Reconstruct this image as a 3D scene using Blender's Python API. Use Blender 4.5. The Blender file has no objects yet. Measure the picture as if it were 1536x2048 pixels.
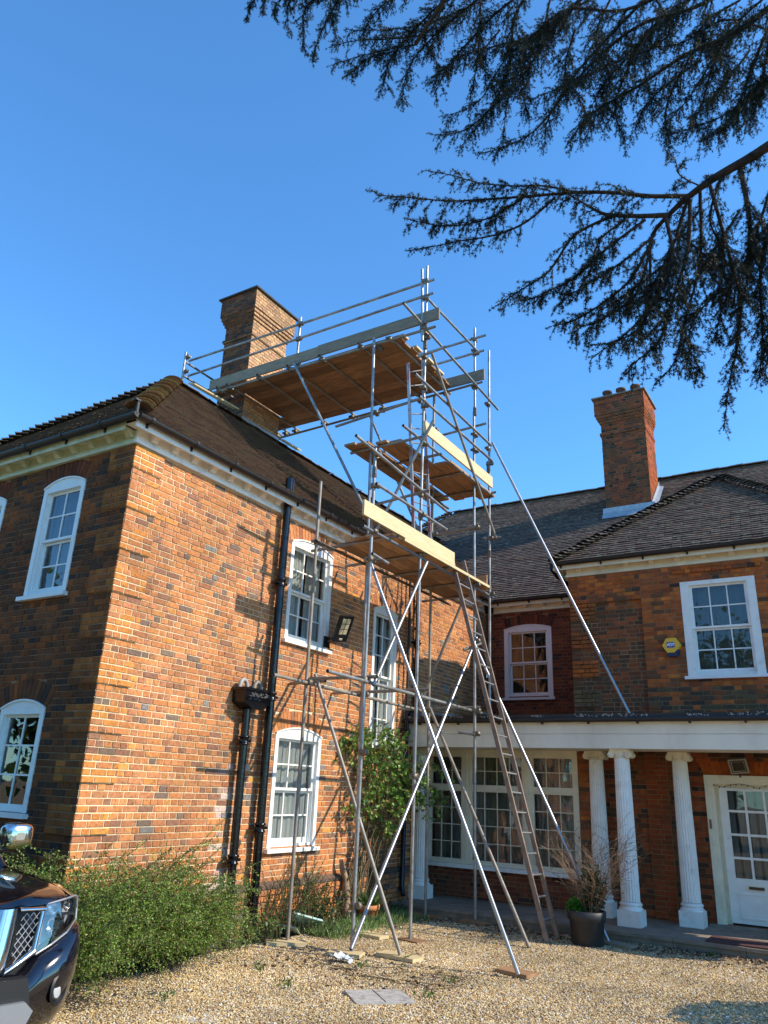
import bpy, math, random
import numpy as np
from mathutils import Vector, Matrix
random.seed(7)
rng = np.random.default_rng(11)
R = math.radians
scene = bpy.context.scene
col = scene.collection

# ---------------- camera, sky, sun, exposure ----------------
CAM = np.array([0.0, 0.0, 1.92])
pitch, roll, yaw = R(19.92965), R(2.40646), R(-32.30815)
FPX = 1522.3
fw = np.array([math.sin(yaw)*math.cos(pitch), math.cos(yaw)*math.cos(pitch), math.sin(pitch)])
r0 = np.array([math.cos(yaw), -math.sin(yaw), 0.0])
u0_ = np.cross(r0, fw)
rt = math.cos(roll)*r0 + math.sin(roll)*u0_
up = -math.sin(roll)*r0 + math.cos(roll)*u0_
cd = bpy.data.cameras.new('camera')
cam = bpy.data.objects.new('camera', cd)
col.objects.link(cam)
cam.matrix_world = Matrix(((rt[0], up[0], -fw[0], CAM[0]), (rt[1], up[1], -fw[1], CAM[1]), (rt[2], up[2], -fw[2], CAM[2]), (0, 0, 0, 1)))
cd.sensor_fit = 'VERTICAL'
cd.sensor_height = 36.0
cd.lens = FPX/2048.0*36.0
cd.clip_start = 0.05
cd.clip_end = 2000
scene.camera = cam
scene.render.resolution_x = 768
scene.render.resolution_y = 1024

SUN = Vector((1.0, 0.283, 0.76)).normalized()
sun_el = math.asin(SUN.z)
sun_rot = math.atan2(SUN.x, SUN.y)
w = bpy.data.worlds.new('World')
scene.world = w
w.use_nodes = True
nt = w.node_tree
nt.nodes.clear()
sky = nt.nodes.new('ShaderNodeTexSky')
sky.sky_type = 'NISHITA'
sky.sun_disc = False
sky.sun_elevation = sun_el
sky.sun_rotation = sun_rot
sky.air_density = 1.0
sky.dust_density = 0.0
sky.ozone_density = 4.5
bg = nt.nodes.new('ShaderNodeBackground')
bg.inputs['Strength'].default_value = 0.15
wo = nt.nodes.new('ShaderNodeOutputWorld')
tint_n = nt.nodes.new('ShaderNodeMix'); tint_n.data_type = 'RGBA'; tint_n.blend_type = 'MULTIPLY'; tint_n.inputs['Factor'].default_value = 1.0
tint_n.inputs['B'].default_value = (0.47, 0.80, 0.96, 1)
nt.links.new(sky.outputs[0], tint_n.inputs['A'])
nt.links.new(tint_n.outputs['Result'], bg.inputs[0])
nt.links.new(bg.outputs[0], wo.inputs[0])
sd = bpy.data.lights.new('sun', 'SUN')
sd.energy = 2.6
sd.angle = R(0.53)
sd.color = (1.0, 0.90, 0.73)
so = bpy.data.objects.new('sun', sd)
col.objects.link(so)
so.rotation_euler = SUN.to_track_quat('Z', 'Y').to_euler()
scene.view_settings.view_transform = 'Standard'
scene.view_settings.look = 'None'
scene.view_settings.exposure = 1.22
scene.view_settings.gamma = 1.0
scene.view_settings.use_curve_mapping = False

# ---------------- helpers ----------------
def proj(p):
    d = np.asarray(p, float) - CAM
    z = d @ fw
    return 768 + FPX*(d @ rt)/z, 1024 - FPX*(d @ up)/z, z

def tag(o, label=None, cat=None, group=None, kind=None):
    if label: o['label'] = label
    if cat: o['category'] = cat
    if group: o['group'] = group
    if kind: o['kind'] = kind
    return o

def thing(name, label, cat, loc=(0, 0, 0), rotz=0.0, group=None):
    o = bpy.data.objects.new(name, None)
    o.empty_display_size = 0.2
    col.objects.link(o)
    o.location = loc
    o.rotation_euler = (0, 0, rotz)
    WL[o.name] = Matrix.Translation(Vector(loc)) @ Matrix.Rotation(rotz, 4, 'Z')
    return tag(o, label, cat, group)

WL = {}
def link(name, me, parent=None, mtx=None):
    """link a mesh object; mtx = world matrix (default: same frame as the parent)"""
    o = bpy.data.objects.new(name, me)
    col.objects.link(o)
    if parent is not None:
        o.parent = parent
        pm = WL[parent.name]
        if mtx is not None:
            loc = pm.inverted() @ mtx
            o.matrix_local = loc
            WL[o.name] = mtx
        else:
            WL[o.name] = pm
    else:
        if mtx is not None:
            o.matrix_world = mtx
            WL[o.name] = mtx
        else:
            WL[o.name] = Matrix.Identity(4)
    return o

class MB:
    """mesh builder in WORLD coordinates (or local when local=True at build)"""
    def __init__(s):
        s.v = []; s.f = []; s.t = []; s.cur = None; s.sm = []
    def tint(s, c):
        s.cur = c; return s
    def add(s, vs, fs, smooth=False):
        n = len(s.v)
        s.v.extend([tuple(map(float, v)) for v in vs])
        for f in fs:
            s.f.append(tuple(n+i for i in f)); s.t.append(s.cur or (1, 1, 1)); s.sm.append(smooth)
        return s
    def box(s, a, b):
        x0, y0, z0 = [min(a[i], b[i]) for i in range(3)]
        x1, y1, z1 = [max(a[i], b[i]) for i in range(3)]
        vs = [(x0,y0,z0),(x1,y0,z0),(x1,y1,z0),(x0,y1,z0),(x0,y0,z1),(x1,y0,z1),(x1,y1,z1),(x0,y1,z1)]
        return s.add(vs, [(0,3,2,1),(4,5,6,7),(0,1,5,4),(1,2,6,5),(2,3,7,6),(3,0,4,7)])
    def obox(s, c, ax, ay, az):
        """oriented box: centre, three half-extent vectors"""
        c, ax, ay, az = [np.asarray(q, float) for q in (c, ax, ay, az)]
        vs = [c-ax-ay-az, c+ax-ay-az, c+ax+ay-az, c-ax+ay-az, c-ax-ay+az, c+ax-ay+az, c+ax+ay+az, c-ax+ay+az]
        return s.add(vs, [(0,3,2,1),(4,5,6,7),(0,1,5,4),(1,2,6,5),(2,3,7,6),(3,0,4,7)])
    def tube(s, p, q, r, n=10, r2=None, caps=True, smooth=True):
        return s.path([p, q], [r, r if r2 is None else r2], n, caps, smooth)
    def path(s, pts, rad, n=8, caps=True, smooth=True):
        pts = [np.asarray(p, float) for p in pts]
        if np.isscalar(rad): rad = [rad]*len(pts)
        vs = []; prev = None
        for i, p in enumerate(pts):
            d = pts[min(i+1, len(pts)-1)] - pts[max(i-1, 0)]
            d = d/(np.linalg.norm(d)+1e-12)
            if prev is None:
                h = np.array([0, 0, 1.]) if abs(d[2]) < .9 else np.array([1., 0, 0])
                a = np.cross(d, h)
            else:
                a = prev - d*(prev @ d)
            a = a/(np.linalg.norm(a)+1e-12); prev = a
            b = np.cross(d, a)
            for k in range(n):
                t = 2*math.pi*k/n
                vs.append(p + rad[i]*(math.cos(t)*a + math.sin(t)*b))
        fs = []
        for i in range(len(pts)-1):
            for k in range(n):
                k2 = (k+1) % n
                fs.append((i*n+k, i*n+k2, (i+1)*n+k2, (i+1)*n+k))
        s.add(vs, fs, smooth)
        if caps:
            s.add(vs[:n], [tuple(range(n))[::-1]]); s.add(vs[-n:], [tuple(range(n))])
        return s
    def lathe(s, c, prof, n=16, smooth=True, axis=2, wob=None):
        """prof: list of (radius, height) about a vertical axis through c"""
        vs = []
        for r_, h in prof:
            for k in range(n):
                t = 2*math.pi*k/n
                rr = r_*(wob(k, h) if wob else 1)
                if axis == 2: vs.append((c[0]+rr*math.cos(t), c[1]+rr*math.sin(t), c[2]+h))
                elif axis == 1: vs.append((c[0]+rr*math.cos(t), c[1]+h, c[2]+rr*math.sin(t)))
                else: vs.append((c[0]+h, c[1]+rr*math.cos(t), c[2]+rr*math.sin(t)))
        fs = []
        for i in range(len(prof)-1):
            for k in range(n):
                k2 = (k+1) % n
                fs.append((i*n+k, i*n+k2, (i+1)*n+k2, (i+1)*n+k))
        s.add(vs, fs, smooth)
        m = len(prof)-1
        s.add(vs[:n], [tuple(range(n))[::-1]]); s.add(vs[m*n:], [tuple(range(n))])
        return s
    def prism(s, poly, f0, f1):
        """poly list of 2D pts; f0,f1 map 2D->3D for the two ends"""
        n = len(poly)
        vs = [f0(p) for p in poly] + [f1(p) for p in poly]
        fs = [tuple(range(n))[::-1], tuple(range(n, 2*n))]
        for i in range(n):
            j = (i+1) % n
            fs.append((i, j, n+j, n+i))
        return s.add(vs, fs)
    def mesh(s, name, mats, inv=None, tint=False):
        me = bpy.data.meshes.new(name)
        vs = s.v
        if inv is not None:
            vs = [tuple(inv @ Vector(v)) for v in vs]
        me.from_pydata(vs, [], s.f)
        if not isinstance(mats, (list, tuple)): mats = [mats]
        for m in mats: me.materials.append(m)
        me.polygons.foreach_set('use_smooth', s.sm)
        if tint or any(t != (1, 1, 1) for t in s.t):
            a = me.attributes.new('tint', 'FLOAT_COLOR', 'FACE')
            a.data.foreach_set('color', np.array([(*t, 1.0) for t in s.t], np.float32).ravel())
        me.update()
        return me
    def build(s, name, mats, parent=None, **kw):
        inv = None
        if parent is not None:
            m = WL[parent.name]
            if m != Matrix.Identity(4): inv = m.inverted()
        return link(name, s.mesh(name, mats, inv, **kw), parent)
    def build_at(s, name, mats, parent, mtx):
        """verts given in local frame of mtx"""
        return link(name, s.mesh(name, mats), parent, mtx)

def np_mesh(name, verts, loops, nper, mat, tint=None, smooth=False):
    """fast mesh: verts (N,3), faces all with nper corners: loops (F,nper)"""
    me = bpy.data.meshes.new(name)
    verts = np.asarray(verts, np.float32); loops = np.asarray(loops, np.int32)
    me.vertices.add(len(verts)); me.vertices.foreach_set('co', verts.ravel())
    me.loops.add(loops.size); me.loops.foreach_set('vertex_index', loops.ravel())
    F = len(loops)
    me.polygons.add(F)
    me.polygons.foreach_set('loop_start', np.arange(F, dtype=np.int32)*nper)
    me.polygons.foreach_set('loop_total', np.full(F, nper, np.int32))
    me.polygons.foreach_set('use_smooth', np.full(F, smooth))
    me.materials.append(mat)
    if tint is not None:
        a = me.attributes.new('tint', 'FLOAT_COLOR', 'FACE')
        c = np.ones((F, 4), np.float32); c[:, :3] = tint
        a.data.foreach_set('color', c.ravel())
    me.update(calc_edges=True)
    me.validate()
    return me

# ---------------- materials ----------------
def mat(name, base=(.5, .5, .5), rough=.6, metal=0.0, var=0.0, vscale=8.0, dark=None, dscale=2.0, damt=.5, bump=0.0, bscale=60.0,
        use_tint=False, spec=.5, trans=0.0, coat=0.0, stretch=None, drift=0.0, rvar=0.0, objrand=0.0, dlo=.45, dhi=.65):
    m = bpy.data.materials.new(name)
    m.use_nodes = True
    N = m.node_tree.nodes; L = m.node_tree.links
    b = N['Principled BSDF']
    b.inputs['Base Color'].default_value = (*base, 1)
    b.inputs['Roughness'].default_value = rough
    b.inputs['Metallic'].default_value = metal
    b.inputs['Specular IOR Level'].default_value = spec
    if coat: b.inputs['Coat Weight'].default_value = coat; b.inputs['Coat Roughness'].default_value = .03
    geo = N.new('ShaderNodeNewGeometry')
    pos = geo.outputs['Position']
    if stretch:
        mp = N.new('ShaderNodeMapping'); mp.inputs['Scale'].default_value = stretch
        L.new(pos, mp.inputs['Vector']); spos = mp.outputs[0]
    else: spos = pos
    cur = None
    if use_tint:
        at = N.new('ShaderNodeAttribute'); at.attribute_name = 'tint'
        cur = at.outputs['Color']
        if base != (.5, .5, .5):
            mx = N.new('ShaderNodeMix'); mx.data_type = 'RGBA'; mx.blend_type = 'MULTIPLY'; mx.inputs['Factor'].default_value = 1
            L.new(cur, mx.inputs['A']); mx.inputs['B'].default_value = (*base, 1); cur = mx.outputs['Result']
    def rgb():
        r_ = N.new('ShaderNodeRGB'); r_.outputs[0].default_value = (*base, 1); return r_.outputs[0]
    if objrand:
        oi = N.new('ShaderNodeObjectInfo')
        mr = N.new('ShaderNodeMapRange'); mr.inputs['To Min'].default_value = 1-objrand; mr.inputs['To Max'].default_value = 1+objrand
        L.new(oi.outputs['Random'], mr.inputs['Value'])
        mx = N.new('ShaderNodeVectorMath'); mx.operation = 'SCALE'
        L.new(cur or rgb(), mx.inputs[0]); L.new(mr.outputs[0], mx.inputs['Scale']); cur = mx.outputs[0]
    if var:
        nz = N.new('ShaderNodeTexNoise'); nz.inputs['Scale'].default_value = vscale; nz.inputs['Detail'].default_value = 5
        L.new(spos, nz.inputs['Vector'])
        mr = N.new('ShaderNodeMapRange'); mr.inputs['From Min'].default_value = .3; mr.inputs['From Max'].default_value = .7
        mr.inputs['To Min'].default_value = 1-var; mr.inputs['To Max'].default_value = 1+var
        L.new(nz.outputs['Fac'], mr.inputs['Value'])
        mx = N.new('ShaderNodeVectorMath'); mx.operation = 'SCALE'
        L.new(cur or rgb(), mx.inputs[0]); L.new(mr.outputs[0], mx.inputs['Scale']); cur = mx.outputs[0]
    if drift:
        nz = N.new('ShaderNodeTexNoise'); nz.inputs['Scale'].default_value = .8; nz.inputs['Detail'].default_value = 3
        L.new(pos, nz.inputs['Vector'])
        mr = N.new('ShaderNodeMapRange'); mr.inputs['From Min'].default_value = .35; mr.inputs['From Max'].default_value = .65
        mr.inputs['To Min'].default_value = 1-drift; mr.inputs['To Max'].default_value = 1+drift
        L.new(nz.outputs['Fac'], mr.inputs['Value'])
        mx = N.new('ShaderNodeVectorMath'); mx.operation = 'SCALE'
        L.new(cur or rgb(), mx.inputs[0]); L.new(mr.outputs[0], mx.inputs['Scale']); cur = mx.outputs[0]
    if dark:
        nz = N.new('ShaderNodeTexNoise'); nz.inputs['Scale'].default_value = dscale; nz.inputs['Detail'].default_value = 6; nz.inputs['Roughness'].default_value = .65
        L.new(spos, nz.inputs['Vector'])
        mr = N.new('ShaderNodeMapRange'); mr.inputs['From Min'].default_value = dlo; mr.inputs['From Max'].default_value = dhi
        mr.inputs['To Min'].default_value = 0; mr.inputs['To Max'].default_value = damt
        L.new(nz.outputs['Fac'], mr.inputs['Value'])
        mx = N.new('ShaderNodeMix'); mx.data_type = 'RGBA'
        L.new(mr.outputs[0], mx.inputs['Factor']); L.new(cur or rgb(), mx.inputs['A']); mx.inputs['B'].default_value = (*dark, 1)
        cur = mx.outputs['Result']
    if cur is not None: L.new(cur, b.inputs['Base Color'])
    if rvar:
        nz = N.new('ShaderNodeTexNoise'); nz.inputs['Scale'].default_value = 12; L.new(pos, nz.inputs['Vector'])
        mr = N.new('ShaderNodeMapRange'); mr.inputs['To Min'].default_value = rough-rvar; mr.inputs['To Max'].default_value = rough+rvar
        L.new(nz.outputs['Fac'], mr.inputs['Value']); L.new(mr.outputs[0], b.inputs['Roughness'])
    if bump:
        nz = N.new('ShaderNodeTexNoise'); nz.inputs['Scale'].default_value = bscale; nz.inputs['Detail'].default_value = 4
        L.new(spos, nz.inputs['Vector'])
        bp = N.new('ShaderNodeBump'); bp.inputs['Strength'].default_value = bump; bp.inputs['Distance'].default_value = .01
        L.new(nz.outputs['Fac'], bp.inputs['Height']); L.new(bp.outputs[0], b.inputs['Normal'])
    if trans:
        tr = N.new('ShaderNodeBsdfTranslucent')
        if cur is not None: L.new(cur, tr.inputs['Color'])
        else: tr.inputs['Color'].default_value = (*base, 1)
        ms = N.new('ShaderNodeMixShader'); ms.inputs[0].default_value = trans
        L.new(b.outputs[0], ms.inputs[1]); L.new(tr.outputs[0], ms.inputs[2])
        L.new(ms.outputs[0], N['Material Output'].inputs['Surface'])
    return m

def glass_mat(name, refl=.12, tint=(.92, .96, .95), wave=.0):
    m = bpy.data.materials.new(name); m.use_nodes = True
    N = m.node_tree.nodes; L = m.node_tree.links; N.clear()
    o = N.new('ShaderNodeOutputMaterial'); g = N.new('ShaderNodeBsdfGlossy'); t = N.new('ShaderNodeBsdfTransparent')
    g.inputs['Roughness'].default_value = .015; g.inputs['Color'].default_value = (.95, .97, 1, 1); t.inputs['Color'].default_value = (*tint, 1)
    fr = N.new('ShaderNodeFresnel'); fr.inputs['IOR'].default_value = 1.52
    ad = N.new('ShaderNodeMath'); ad.operation = 'MULTIPLY_ADD'; ad.inputs[1].default_value = 1.35; ad.inputs[2].default_value = refl-.05; ad.use_clamp = True
    L.new(fr.outputs[0], ad.inputs[0])
    x = N.new('ShaderNodeMixShader'); L.new(ad.outputs[0], x.inputs[0]); L.new(t.outputs[0], x.inputs[1]); L.new(g.outputs[0], x.inputs[2]); L.new(x.outputs[0], o.inputs[0])
    geo = N.new('ShaderNodeNewGeometry'); nz = N.new('ShaderNodeTexNoise'); nz.inputs['Scale'].default_value = 2.5; nz.inputs['Detail'].default_value = 1
    L.new(geo.outputs['Position'], nz.inputs['Vector'])
    bp = N.new('ShaderNodeBump'); bp.inputs['Strength'].default_value = .12; bp.inputs['Distance'].default_value = .01 + wave
    L.new(nz.outputs['Fac'], bp.inputs['Height']); L.new(bp.outputs[0], g.inputs['Normal'])
    return m

M = {}
M['brick'] = mat('brick', use_tint=True, drift=.16, rough=.9, var=.22, vscale=24, dark=(.075, .04, .03), dscale=26, damt=.6, dlo=.54, dhi=.68, bump=.5, bscale=70, spec=.2)
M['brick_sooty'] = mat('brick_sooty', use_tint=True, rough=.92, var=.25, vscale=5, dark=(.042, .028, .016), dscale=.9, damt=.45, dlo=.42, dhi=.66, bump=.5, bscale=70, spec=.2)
M['brick_moss'] = mat('brick_moss', use_tint=True, rough=.92, var=.2, vscale=9, dark=(.085, .065, .035), dscale=1.3, damt=.7, dlo=.47, dhi=.66, bump=.5, bscale=70, spec=.2)
M['mortar'] = mat('mortar', (.74, .60, .38), .95, drift=.15, var=.18, vscale=5, bump=.5, bscale=160, spec=.1)
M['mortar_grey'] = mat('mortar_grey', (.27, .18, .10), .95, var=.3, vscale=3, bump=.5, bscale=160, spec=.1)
M['render'] = mat('cement_render', (.42, .37, .27), .95, var=.2, vscale=4, dark=(.2, .17, .12), dscale=3, damt=.6, bump=.5, bscale=50, spec=.1)
M['white'] = mat('white_paint', (.84, .82, .76), .5, var=.05, vscale=6, dark=(.42, .37, .28), dscale=5, damt=.5, dlo=.55, dhi=.75, bump=.12, bscale=40)
M['cream'] = mat('cream_paint', (.80, .72, .54), .55, var=.07, vscale=4, dark=(.40, .34, .22), dscale=2.5, damt=.45, dlo=.5, dhi=.75, bump=.12, bscale=40)
M['greenish'] = mat('weathered_paint', (.62, .66, .46), .6, var=.1, vscale=4, dark=(.26, .32, .14), dscale=2.2, damt=.6, dlo=.42, dhi=.7, bump=.15, bscale=40)
M['fascia'] = mat('fascia_paint', (.84, .78, .64), .6, var=.05, vscale=2, dark=(.52, .46, .34), dscale=1.5, damt=.6, dlo=.45, dhi=.75, bump=.1, bscale=30, stretch=(1, 1, .35))
M['tile'] = mat('roof_tile', use_tint=True, rough=.88, var=.25, vscale=25, dark=(.15, .13, .06), dscale=3.0, damt=.6, dlo=.45, dhi=.72, bump=.4, bscale=60, spec=.25)
M['tile_lichen'] = mat('roof_tile_lichen', use_tint=True, rough=.9, var=.25, vscale=25, dark=(.30, .29, .20), dscale=9, damt=.6, dlo=.52, dhi=.66, bump=.4, bscale=60, spec=.25)
M['felt'] = mat('roof_underlay', (.03, .025, .022), .95)
M['gutter'] = mat('gutter_metal', (.020, .016, .015), .5, var=.2, vscale=10, bump=.1, bscale=30)
M['black'] = mat('black_gloss_paint', (.006, .006, .007), .18, var=.3, vscale=20, bump=.25, bscale=25, rvar=.1)
M['lead'] = mat('lead_flashing', (.40, .42, .44), .45, metal=.3, var=.2, vscale=12, bump=.3, bscale=30)
M['galv'] = mat('galvanised_tube', (.30, .30, .29), .42, metal=.5, var=.35, vscale=5, dark=(.16, .09, .05), dscale=11, damt=.6, dlo=.55, dhi=.66, rvar=.12)
M['galv_dull'] = mat('dull_tube', (.27, .24, .20), .55, metal=.25, var=.25, vscale=5, dark=(.16, .11, .08), dscale=7, damt=.6, dlo=.5, dhi=.7, rvar=.12)
M['galv_new'] = mat('bright_tube', (.34, .35, .37), .36, metal=.75, var=.12, vscale=7, rvar=.08)
M['coupler'] = mat('coupler_steel', (.20, .17, .13), .5, metal=.6, var=.4, vscale=30)
M['board'] = mat('scaffold_board', (.42, .235, .11), .8, var=.22, vscale=5, dark=(.20, .10, .045), dscale=3, damt=.5, dlo=.45, dhi=.7, bump=.3, bscale=30, stretch=(4, 1, 4), objrand=.32)
M['board_x'] = mat('scaffold_board_weathered', (.33, .18, .085), .8, var=.22, vscale=5, dark=(.17, .09, .045), dscale=3, damt=.6, dlo=.45, dhi=.7, bump=.3, bscale=30, stretch=(1, 4, 4), objrand=.32)
M['board_new'] = mat('fresh_timber', (.62, .49, .27), .7, var=.10, vscale=5, dark=(.55, .40, .18), dscale=4, damt=.4, bump=.15, bscale=30, stretch=(6, 1, 6), objrand=.06)
M['board_grey'] = mat('grey_timber', (.27, .21, .14), .85, var=.2, vscale=5, dark=(.17, .14, .11), dscale=4, damt=.5, bump=.3, bscale=30, stretch=(1, 6, 6), objrand=.12)
M['wood_ladder'] = mat('ladder_wood', (.20, .145, .11), .7, var=.3, vscale=8, dark=(.3, .22, .16), dscale=6, damt=.4, bump=.2, bscale=40)
M['alu'] = mat('ladder_rung_metal', (.6, .6, .6), .35, metal=.8)
M['ladder_red'] = mat('ladder_metal', (.38, .34, .33), .45, metal=.6, dark=(.35, .06, .05), dscale=2, damt=.6, dlo=.5, dhi=.55)
M['glass'] = glass_mat('window_glass', .10)
M['glass_shade'] = glass_mat('window_glass_old', .06, wave=.004)
M['room'] = mat('dark_interior', (.03, .028, .026), .9)
M['curtain'] = mat('curtain_cloth', (.74, .74, .71), .9, trans=.3)
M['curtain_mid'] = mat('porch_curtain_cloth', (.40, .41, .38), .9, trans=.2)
M['curtain_dim'] = mat('curtain_cloth_shaded', (.16, .17, .155), .9, trans=.2)  # pale cloth darkened: the shade at these windows is put into its colour
M['stone'] = mat('step_stone', (.25, .20, .15), .9, var=.2, vscale=6, dark=(.12, .10, .08), dscale=2, damt=.6, bump=.4, bscale=40)
M['soil'] = mat('bed_soil', (.07, .05, .035), .95, var=.4, vscale=20, bump=.8, bscale=30)
M['felt_roof'] = mat('flat_roof_lead', (.10, .105, .11), .6, var=.5, vscale=3, dark=(.35, .35, .33), dscale=9, damt=.5, dlo=.5, dhi=.6, bump=.3, bscale=20)
def lace_mat(nm='net_curtain', c=(.78, .79, .77), lo=.58, k=.40):
    m = mat(nm, c, .9, trans=.35)
    N = m.node_tree.nodes; L = m.node_tree.links
    geo = N.new('ShaderNodeNewGeometry'); sx = N.new('ShaderNodeSeparateXYZ'); L.new(geo.outputs['Position'], sx.inputs[0])
    add = N.new('ShaderNodeMath'); add.operation = 'ADD'; L.new(sx.outputs[0], add.inputs[0]); L.new(sx.outputs[1], add.inputs[1])
    pp = N.new('ShaderNodeMath'); pp.operation = 'PINGPONG'; pp.inputs[1].default_value = .022; L.new(add.outputs[0], pp.inputs[0])
    a2 = N.new('ShaderNodeMath'); a2.operation = 'ADD'; L.new(pp.outputs[0], a2.inputs[0]); L.new(sx.outputs[2], a2.inputs[1])
    p2 = N.new('ShaderNodeMath'); p2.operation = 'PINGPONG'; p2.inputs[1].default_value = .012; L.new(a2.outputs[0], p2.inputs[0])
    gt = N.new('ShaderNodeMath'); gt.operation = 'GREATER_THAN'; gt.inputs[1].default_value = .0062; L.new(p2.outputs[0], gt.inputs[0])
    out = N['Material Output']; src = out.inputs['Surface'].links[0].from_socket
    t = N.new('ShaderNodeBsdfTransparent'); x = N.new('ShaderNodeMixShader')
    ml = N.new('ShaderNodeMath'); ml.operation = 'MULTIPLY_ADD'; ml.inputs[1].default_value = k; ml.inputs[2].default_value = lo; L.new(gt.outputs[0], ml.inputs[0])
    L.new(ml.outputs[0], x.inputs[0]); L.new(t.outputs[0], x.inputs[1]); L.new(src, x.inputs[2]); L.new(x.outputs[0], out.inputs['Surface'])
    return m
M['lace'] = lace_mat()
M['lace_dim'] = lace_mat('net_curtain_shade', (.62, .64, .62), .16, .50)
# ================= THE HOUSE =================
X0, YS, YB, YW, YBAY = -7.335, 5.717, 16.32, 13.90, 13.62
ZE = 5.866                      # top of brickwork
CH = 0.07562                    # brick course
ZREF = 5.552
HL = (-7.335, 5.717, 0.0)
house = thing('brick_house', 'red brick house with white sash windows, hipped tiled roofs and white columned porch', 'house', HL)

class Fr:
    def __init__(s, kind, c): s.k, s.c = kind, c
    def P(s, u, n, z):
        if s.k == 'E': return (s.c+n, u, z)
        if s.k == 'S': return (u, s.c-n, z)
        if s.k == 'W': return (s.c-n, u, z)
        if s.k == 'N': return (u, s.c+n, z)
    def box(s, mb, u0, u1, n0, n1, z0, z1):
        return mb.box(s.P(u0, n0, z0), s.P(u1, n1, z1))
    def nrm(s): return np.array({'E': (1, 0, 0), 'S': (0, -1, 0), 'W': (-1, 0, 0), 'N': (0, 1, 0)}[s.k], float)
FE, FS, FB, FW, FBAY = Fr('E', X0), Fr('S', YS), Fr('S', YB), Fr('S', YW), Fr('S', YBAY)

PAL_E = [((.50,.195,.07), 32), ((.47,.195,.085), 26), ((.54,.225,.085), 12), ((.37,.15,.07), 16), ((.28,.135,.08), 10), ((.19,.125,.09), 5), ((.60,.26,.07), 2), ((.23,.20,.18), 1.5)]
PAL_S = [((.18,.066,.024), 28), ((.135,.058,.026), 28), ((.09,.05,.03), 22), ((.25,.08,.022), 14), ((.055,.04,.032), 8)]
PAL_W = [((.44,.115,.03), 30), ((.37,.10,.032), 26), ((.26,.08,.035), 18), ((.52,.155,.035), 12), ((.16,.07,.035), 8), ((.07,.045,.035), 4)]
PAL_B = [((.22,.055,.028), 40), ((.16,.045,.028), 30), ((.27,.075,.03), 18), ((.08,.034,.028), 12)]
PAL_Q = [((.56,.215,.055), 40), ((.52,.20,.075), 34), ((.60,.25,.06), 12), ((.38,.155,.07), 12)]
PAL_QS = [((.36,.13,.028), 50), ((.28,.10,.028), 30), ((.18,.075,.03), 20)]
PAL_QW = [((.46,.12,.025), 50), ((.38,.10,.03), 40), ((.3,.09,.03), 10)]
PAL_C = [((.32,.12,.06), 30), ((.24,.085,.045), 30), ((.12,.06,.045), 22), ((.06,.045,.04), 18)]
PAL_CR = [((.30,.075,.03), 40), ((.22,.06,.03), 30), ((.14,.05,.03), 20), ((.05,.035,.03), 10)]
def pick(pal):
    t = random.random()*sum(p[1] for p in pal)
    for c, wgt in pal:
        t -= wgt
        if t <= 0: break
    j = random.uniform(.86, 1.14)
    return (c[0]*j, c[1]*j*random.uniform(.95, 1.05), c[2]*j)

BR = []      # all bricks: frame, u0,u1,z0,z1,n0,n1,tint,mat,wall
def subtract(iv, cuts):
    out = [iv]
    for a, b in cuts:
        nx = []
        for c, d in out:
            if b <= c or a >= d: nx.append((c, d)); continue
            if a > c: nx.append((c, a))
            if b < d: nx.append((b, d))
        out = nx
    return out
def arc_geo(w_, h_):
    Rr = (w_*w_/4+h_*h_)/(2*h_)
    return Rr
class Opening:
    def __init__(s, u0, u1, z0, zs, rise=0.0, ring=.24, skew=.07):
        s.u0, s.u1, s.z0, s.zs, s.rise, s.ring, s.skew = u0, u1, z0, zs, rise, ring, skew
        s.c = (u0+u1)/2
        if rise: s.R = arc_geo(u1-u0, rise); s.zc = zs+rise-s.R
    def cut(s, z):
        if z < s.z0: return None
        if z < s.zs: return (s.u0, s.u1)
        if not s.ring: return None
        if s.rise:
            d = (s.R+s.ring)**2-(z-s.zc)**2
            if d <= 0: return None
            hw = min(math.sqrt(d), (s.u1-s.u0)/2 + s.skew*(z-s.zs)/s.ring + .0)
            return (s.c-hw, s.c+hw)
        if z < s.zs+s.ring:
            hw = (s.u1-s.u0)/2 + s.skew*(z-s.zs)/s.ring
            return (s.c-hw, s.c+hw)
        return None

def bricks(frame, ua, ub, za, zb, opens, pal, matname, wall, bond='english', n_off=0.0, phase=0.0, palfn=None, proud=.0, jn=.0035, quoin=None):
    k0 = int(math.floor((za-ZREF)/CH))
    k1 = int(math.ceil((zb-ZREF)/CH))
    for k in range(k0, k1+1):
        z0, z1 = ZREF+k*CH, ZREF+(k+1)*CH
        if z1 < za+.02 or z0 > zb-.015: continue
        z0, z1 = max(z0, za), min(z1, zb)
        zm = (z0+z1)/2
        cuts = [c for c in (o.cut(zm) for o in opens) if c]
        q = quoin(k) if quoin else None
        if q: cuts.append(q)
        for a, b in subtract((ua, ub), cuts):
            u = a; i = 0
            first = True
            while u < b-.012:
                if bond == 'english':
                    hd = (k % 2 == 0) if random.random() > .10 else (k % 2 != 0)
                    L = .1125 if hd else .225
                    if first and not hd: L = .17
                else:
                    L = .225 if (i+k) % 2 == 0 else .1125
                    if first and k % 2: L = .17
                first = False; i += 1
                e = min(u+L*random.uniform(.97, 1.03), b)
                if b-e < .04: e = b
                n1 = n_off + random.uniform(-jn, jn)
                t = pick(palfn(u, zm) if palfn else pal)
                g = .0058
                BR.append((frame, u+g, e-g, z0+.0054+random.uniform(-.0008, .0008), z1-.0054, n_off-.03, n1+proud, t, matname, wall))
                u = e
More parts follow.
